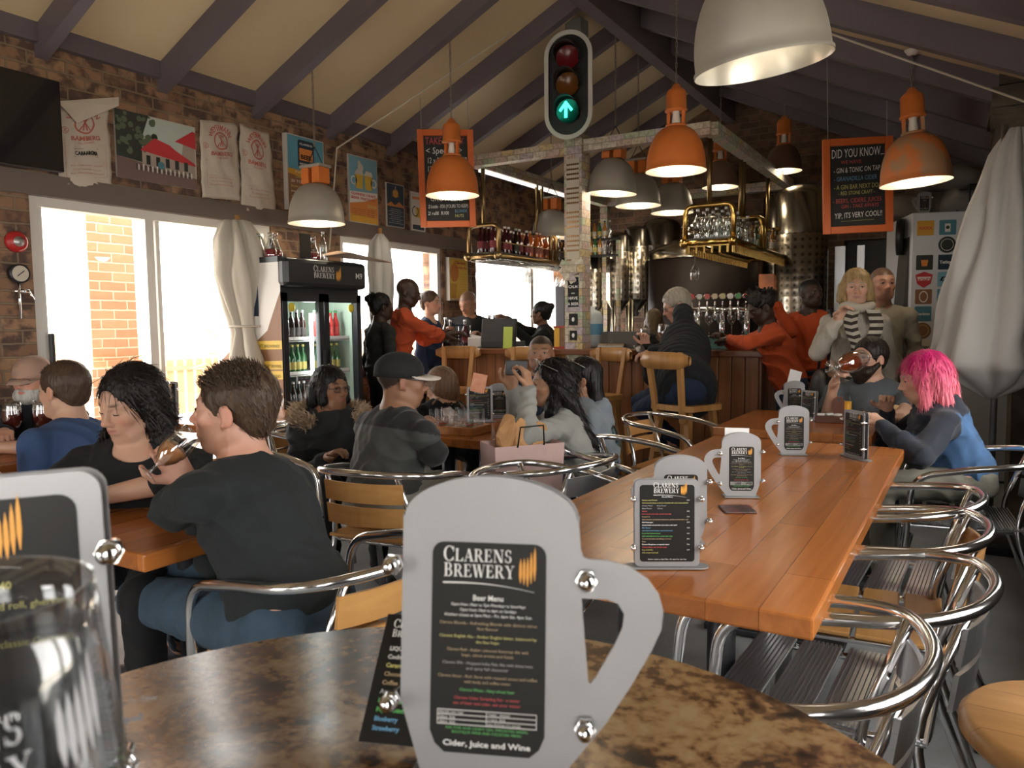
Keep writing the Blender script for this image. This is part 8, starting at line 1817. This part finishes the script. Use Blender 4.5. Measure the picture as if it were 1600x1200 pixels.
# 19 woman with scarf
hc = H(1338, 450, 5.05); Pp = under(hc, .0, 200, .90)
d = person('blonde woman in a cream ribbed sweater with a striped scarf and black shoulder bag', hc, 190, Pp, 205, 'fair', seat=False, sex='f', res=.0075, top=mat('sweater_cream', (.42, .38, .32), .9, bump=(60, .6, (4, 4, .2))), bottom=BLK, nlocks=1200, lockL=.03, hair='bob', hairc=('blonde', (.48, .33, .15), (.25, .16, .07)), collar='high', topname='sweater', b=.98, bobz=.07, hem=.05, rh=at(1308, 500, 4.8), repole=at(1270, 560, 5.1), lip=(.35, .14, .12), amp=.005)
sc1 = cloth_mat('scarf_cream', (.50, .45, .37)); sc2 = cloth_mat('scarf_dark', (.05, .035, .03)); O = d['O']; m = MB()
N_, f_, r_ = d['N'] - O, d['f'], d['r']; m.tube([N_ + r_ * .085 * math.cos(a) + f_ * (.02 + .085 * math.sin(a)) + Vector((0, 0, .03 + .01 * math.sin(3 * a))) for a in [2 * PI * k / 20 for k in range(20)]], .030, 10, 0, closed=True); sc = m.build('scarf', [sc1, sc2], d['root']); m = MB()
for e, Ln in ((1, .62), (-1, .36)):
    k_ = int(Ln / .022); p = [N_ + r_ * e * (.06 + .02 * math.sin(k * .4)) + f_ * (.13 + .03 * math.sin(min(1, k / 8) * PI / 2) + (.02 if k > 8 else 0)) + Vector((0, 0, .01 - k * .022)) for k in range(k_)]
    for k in range(k_ - 1):
        a, b_ = p[k], p[k + 1]; wv = r_ * .042; v_ = Vector((0, 0, -.012)) if e > 0 else Vector(); mi = 1 if k % 2 else 0; fo = f_ * .008
        m.add([a - wv + fo, a + v_ + fo * 2, a + wv + fo, b_ + wv + fo, b_ + v_ + fo * 2, b_ - wv + fo], [(0, 1, 4, 5), (1, 2, 3, 4)], mi)
so = m.build('scarf_tail', [sc1, sc2], sc); so.modifiers.new('s', 'SOLIDIFY').thickness = .012
bagm = mat('bag_black_leather', (.012, .012, .013), .4); g = Vol(.01, .03); c_ = d['SH'][0] + r_ * .06 + f_ * .06 + Vector((0, 0, -.42)); g.ell(c_, (.06, .17, .12), d['Bt'], .02); g.ell(c_ - Vector((0, 0, .06)), (.07, .18, .08), d['Bt'], .04)
bg_ = empty('shoulder_bag', (c_.x, c_.y, 0), 0, 'black leather shoulder bag hanging from the shoulder of the blonde woman', 'bag'); sculpt('bag_body', g, bagm, bg_, (c_.x, c_.y, 0)); m = MB(); s0 = d['SH'][0]; co = Vector((c_.x, c_.y, 0)); m.tube([c_ + f_ * .10 + Vector((0, 0, .08)) - co, s0 + f_ * .07 + Vector((0, 0, .02)) - co, s0 + Vector((0, 0, .085)) - co, s0 - f_ * .07 + Vector((0, 0, .02)) - co, c_ - f_ * .10 + Vector((0, 0, .08)) - co], .010, 8); m.build('shoulder_strap', bagm, bg_)
# 20 man behind her
hc = H(1379, 444, 5.45); person('man with short brown hair in a beige jacket standing behind the blonde woman', hc, 206, under(hc, .0, 205, .94), 205, 'pink', seat=False, res=.0085, top=('jacket_beige', (.36, .32, .25), .15), bottom=('khaki', (.25, .21, .15), .2), hair='crop', hairc=('brown4', (.10, .06, .04)), collar='shirt', topname='jacket', b=.95, lip=(.4, .2, .16))
# 21 bearded man
hc = H(1358, 560, 4.6); Pp = under(hc, .06, 172, .58); wrist = at(1303, 602, 4.42)
d = person('man with dark beard and glasses in a grey t-shirt drinking red beer', hc, 146, Pp, 190, 'fair', pitch=4, res=.007, top=('tee_grey', (.085, .095, .105), .2), sleeve='short', bottom=JEANS, hair='short', hairc=('darkbrown2', (.022, .014, .011)), glasses='square', beard=(('dark_beard', (.035, .020, .014)), .009), b=1.12,
           rh=wrist, rhd=(at(1312, 568, 4.3) - wrist, at(1335, 590, 4.3) - wrist), repole=at(1275, 720, 4.6), lh=onz(1400, 660, .80), lepole=at(1420, 700, 4.6), curl=(.55, .5), lip=(.4, .18, .15), brow=(.03, .02, .015))
gb, gr_ = at(1301, 576, 4.25), at(1341, 562, 4.36); ax = (gr_ - gb).normalized(); make_goblet(gb, Vector((0, 0, 1)).rotation_difference(ax).to_matrix(), beer_red, .62, 'stemmed glass of red beer at the lips of the bearded man', (gr_ - gb).length / .185 * 1.15, False)
# 22 pink hair
hc = H(1442, 590, 3.72); Pp = under(hc, .20, 104, .56)
pk = ('pink', (.80, .07, .22), (.55, .03, .14)); d = person('woman with bright pink bobbed hair in a denim jacket with navy hood and sleeves', hc, 106, Pp, 108, 'fair', pitch=-14, sex='f', res=.0068, top=('denim_navy', (.018, .022, .035), .3), bottom=('trousers_olive', (.22, .21, .17), .2), hair='bob', hairc=pk, nlocks=2500, lockL=.06, hairgrad=pkg, topcol=den, hood=True, collar='high', topname='jacket', b=1.08, amp=.006,
           rh=at(1385, 640, 3.95), lh=at(1378, 664, 3.62), repole=at(1400, 730, 4.2), lepole=at(1420, 760, 3.3), s=.99)
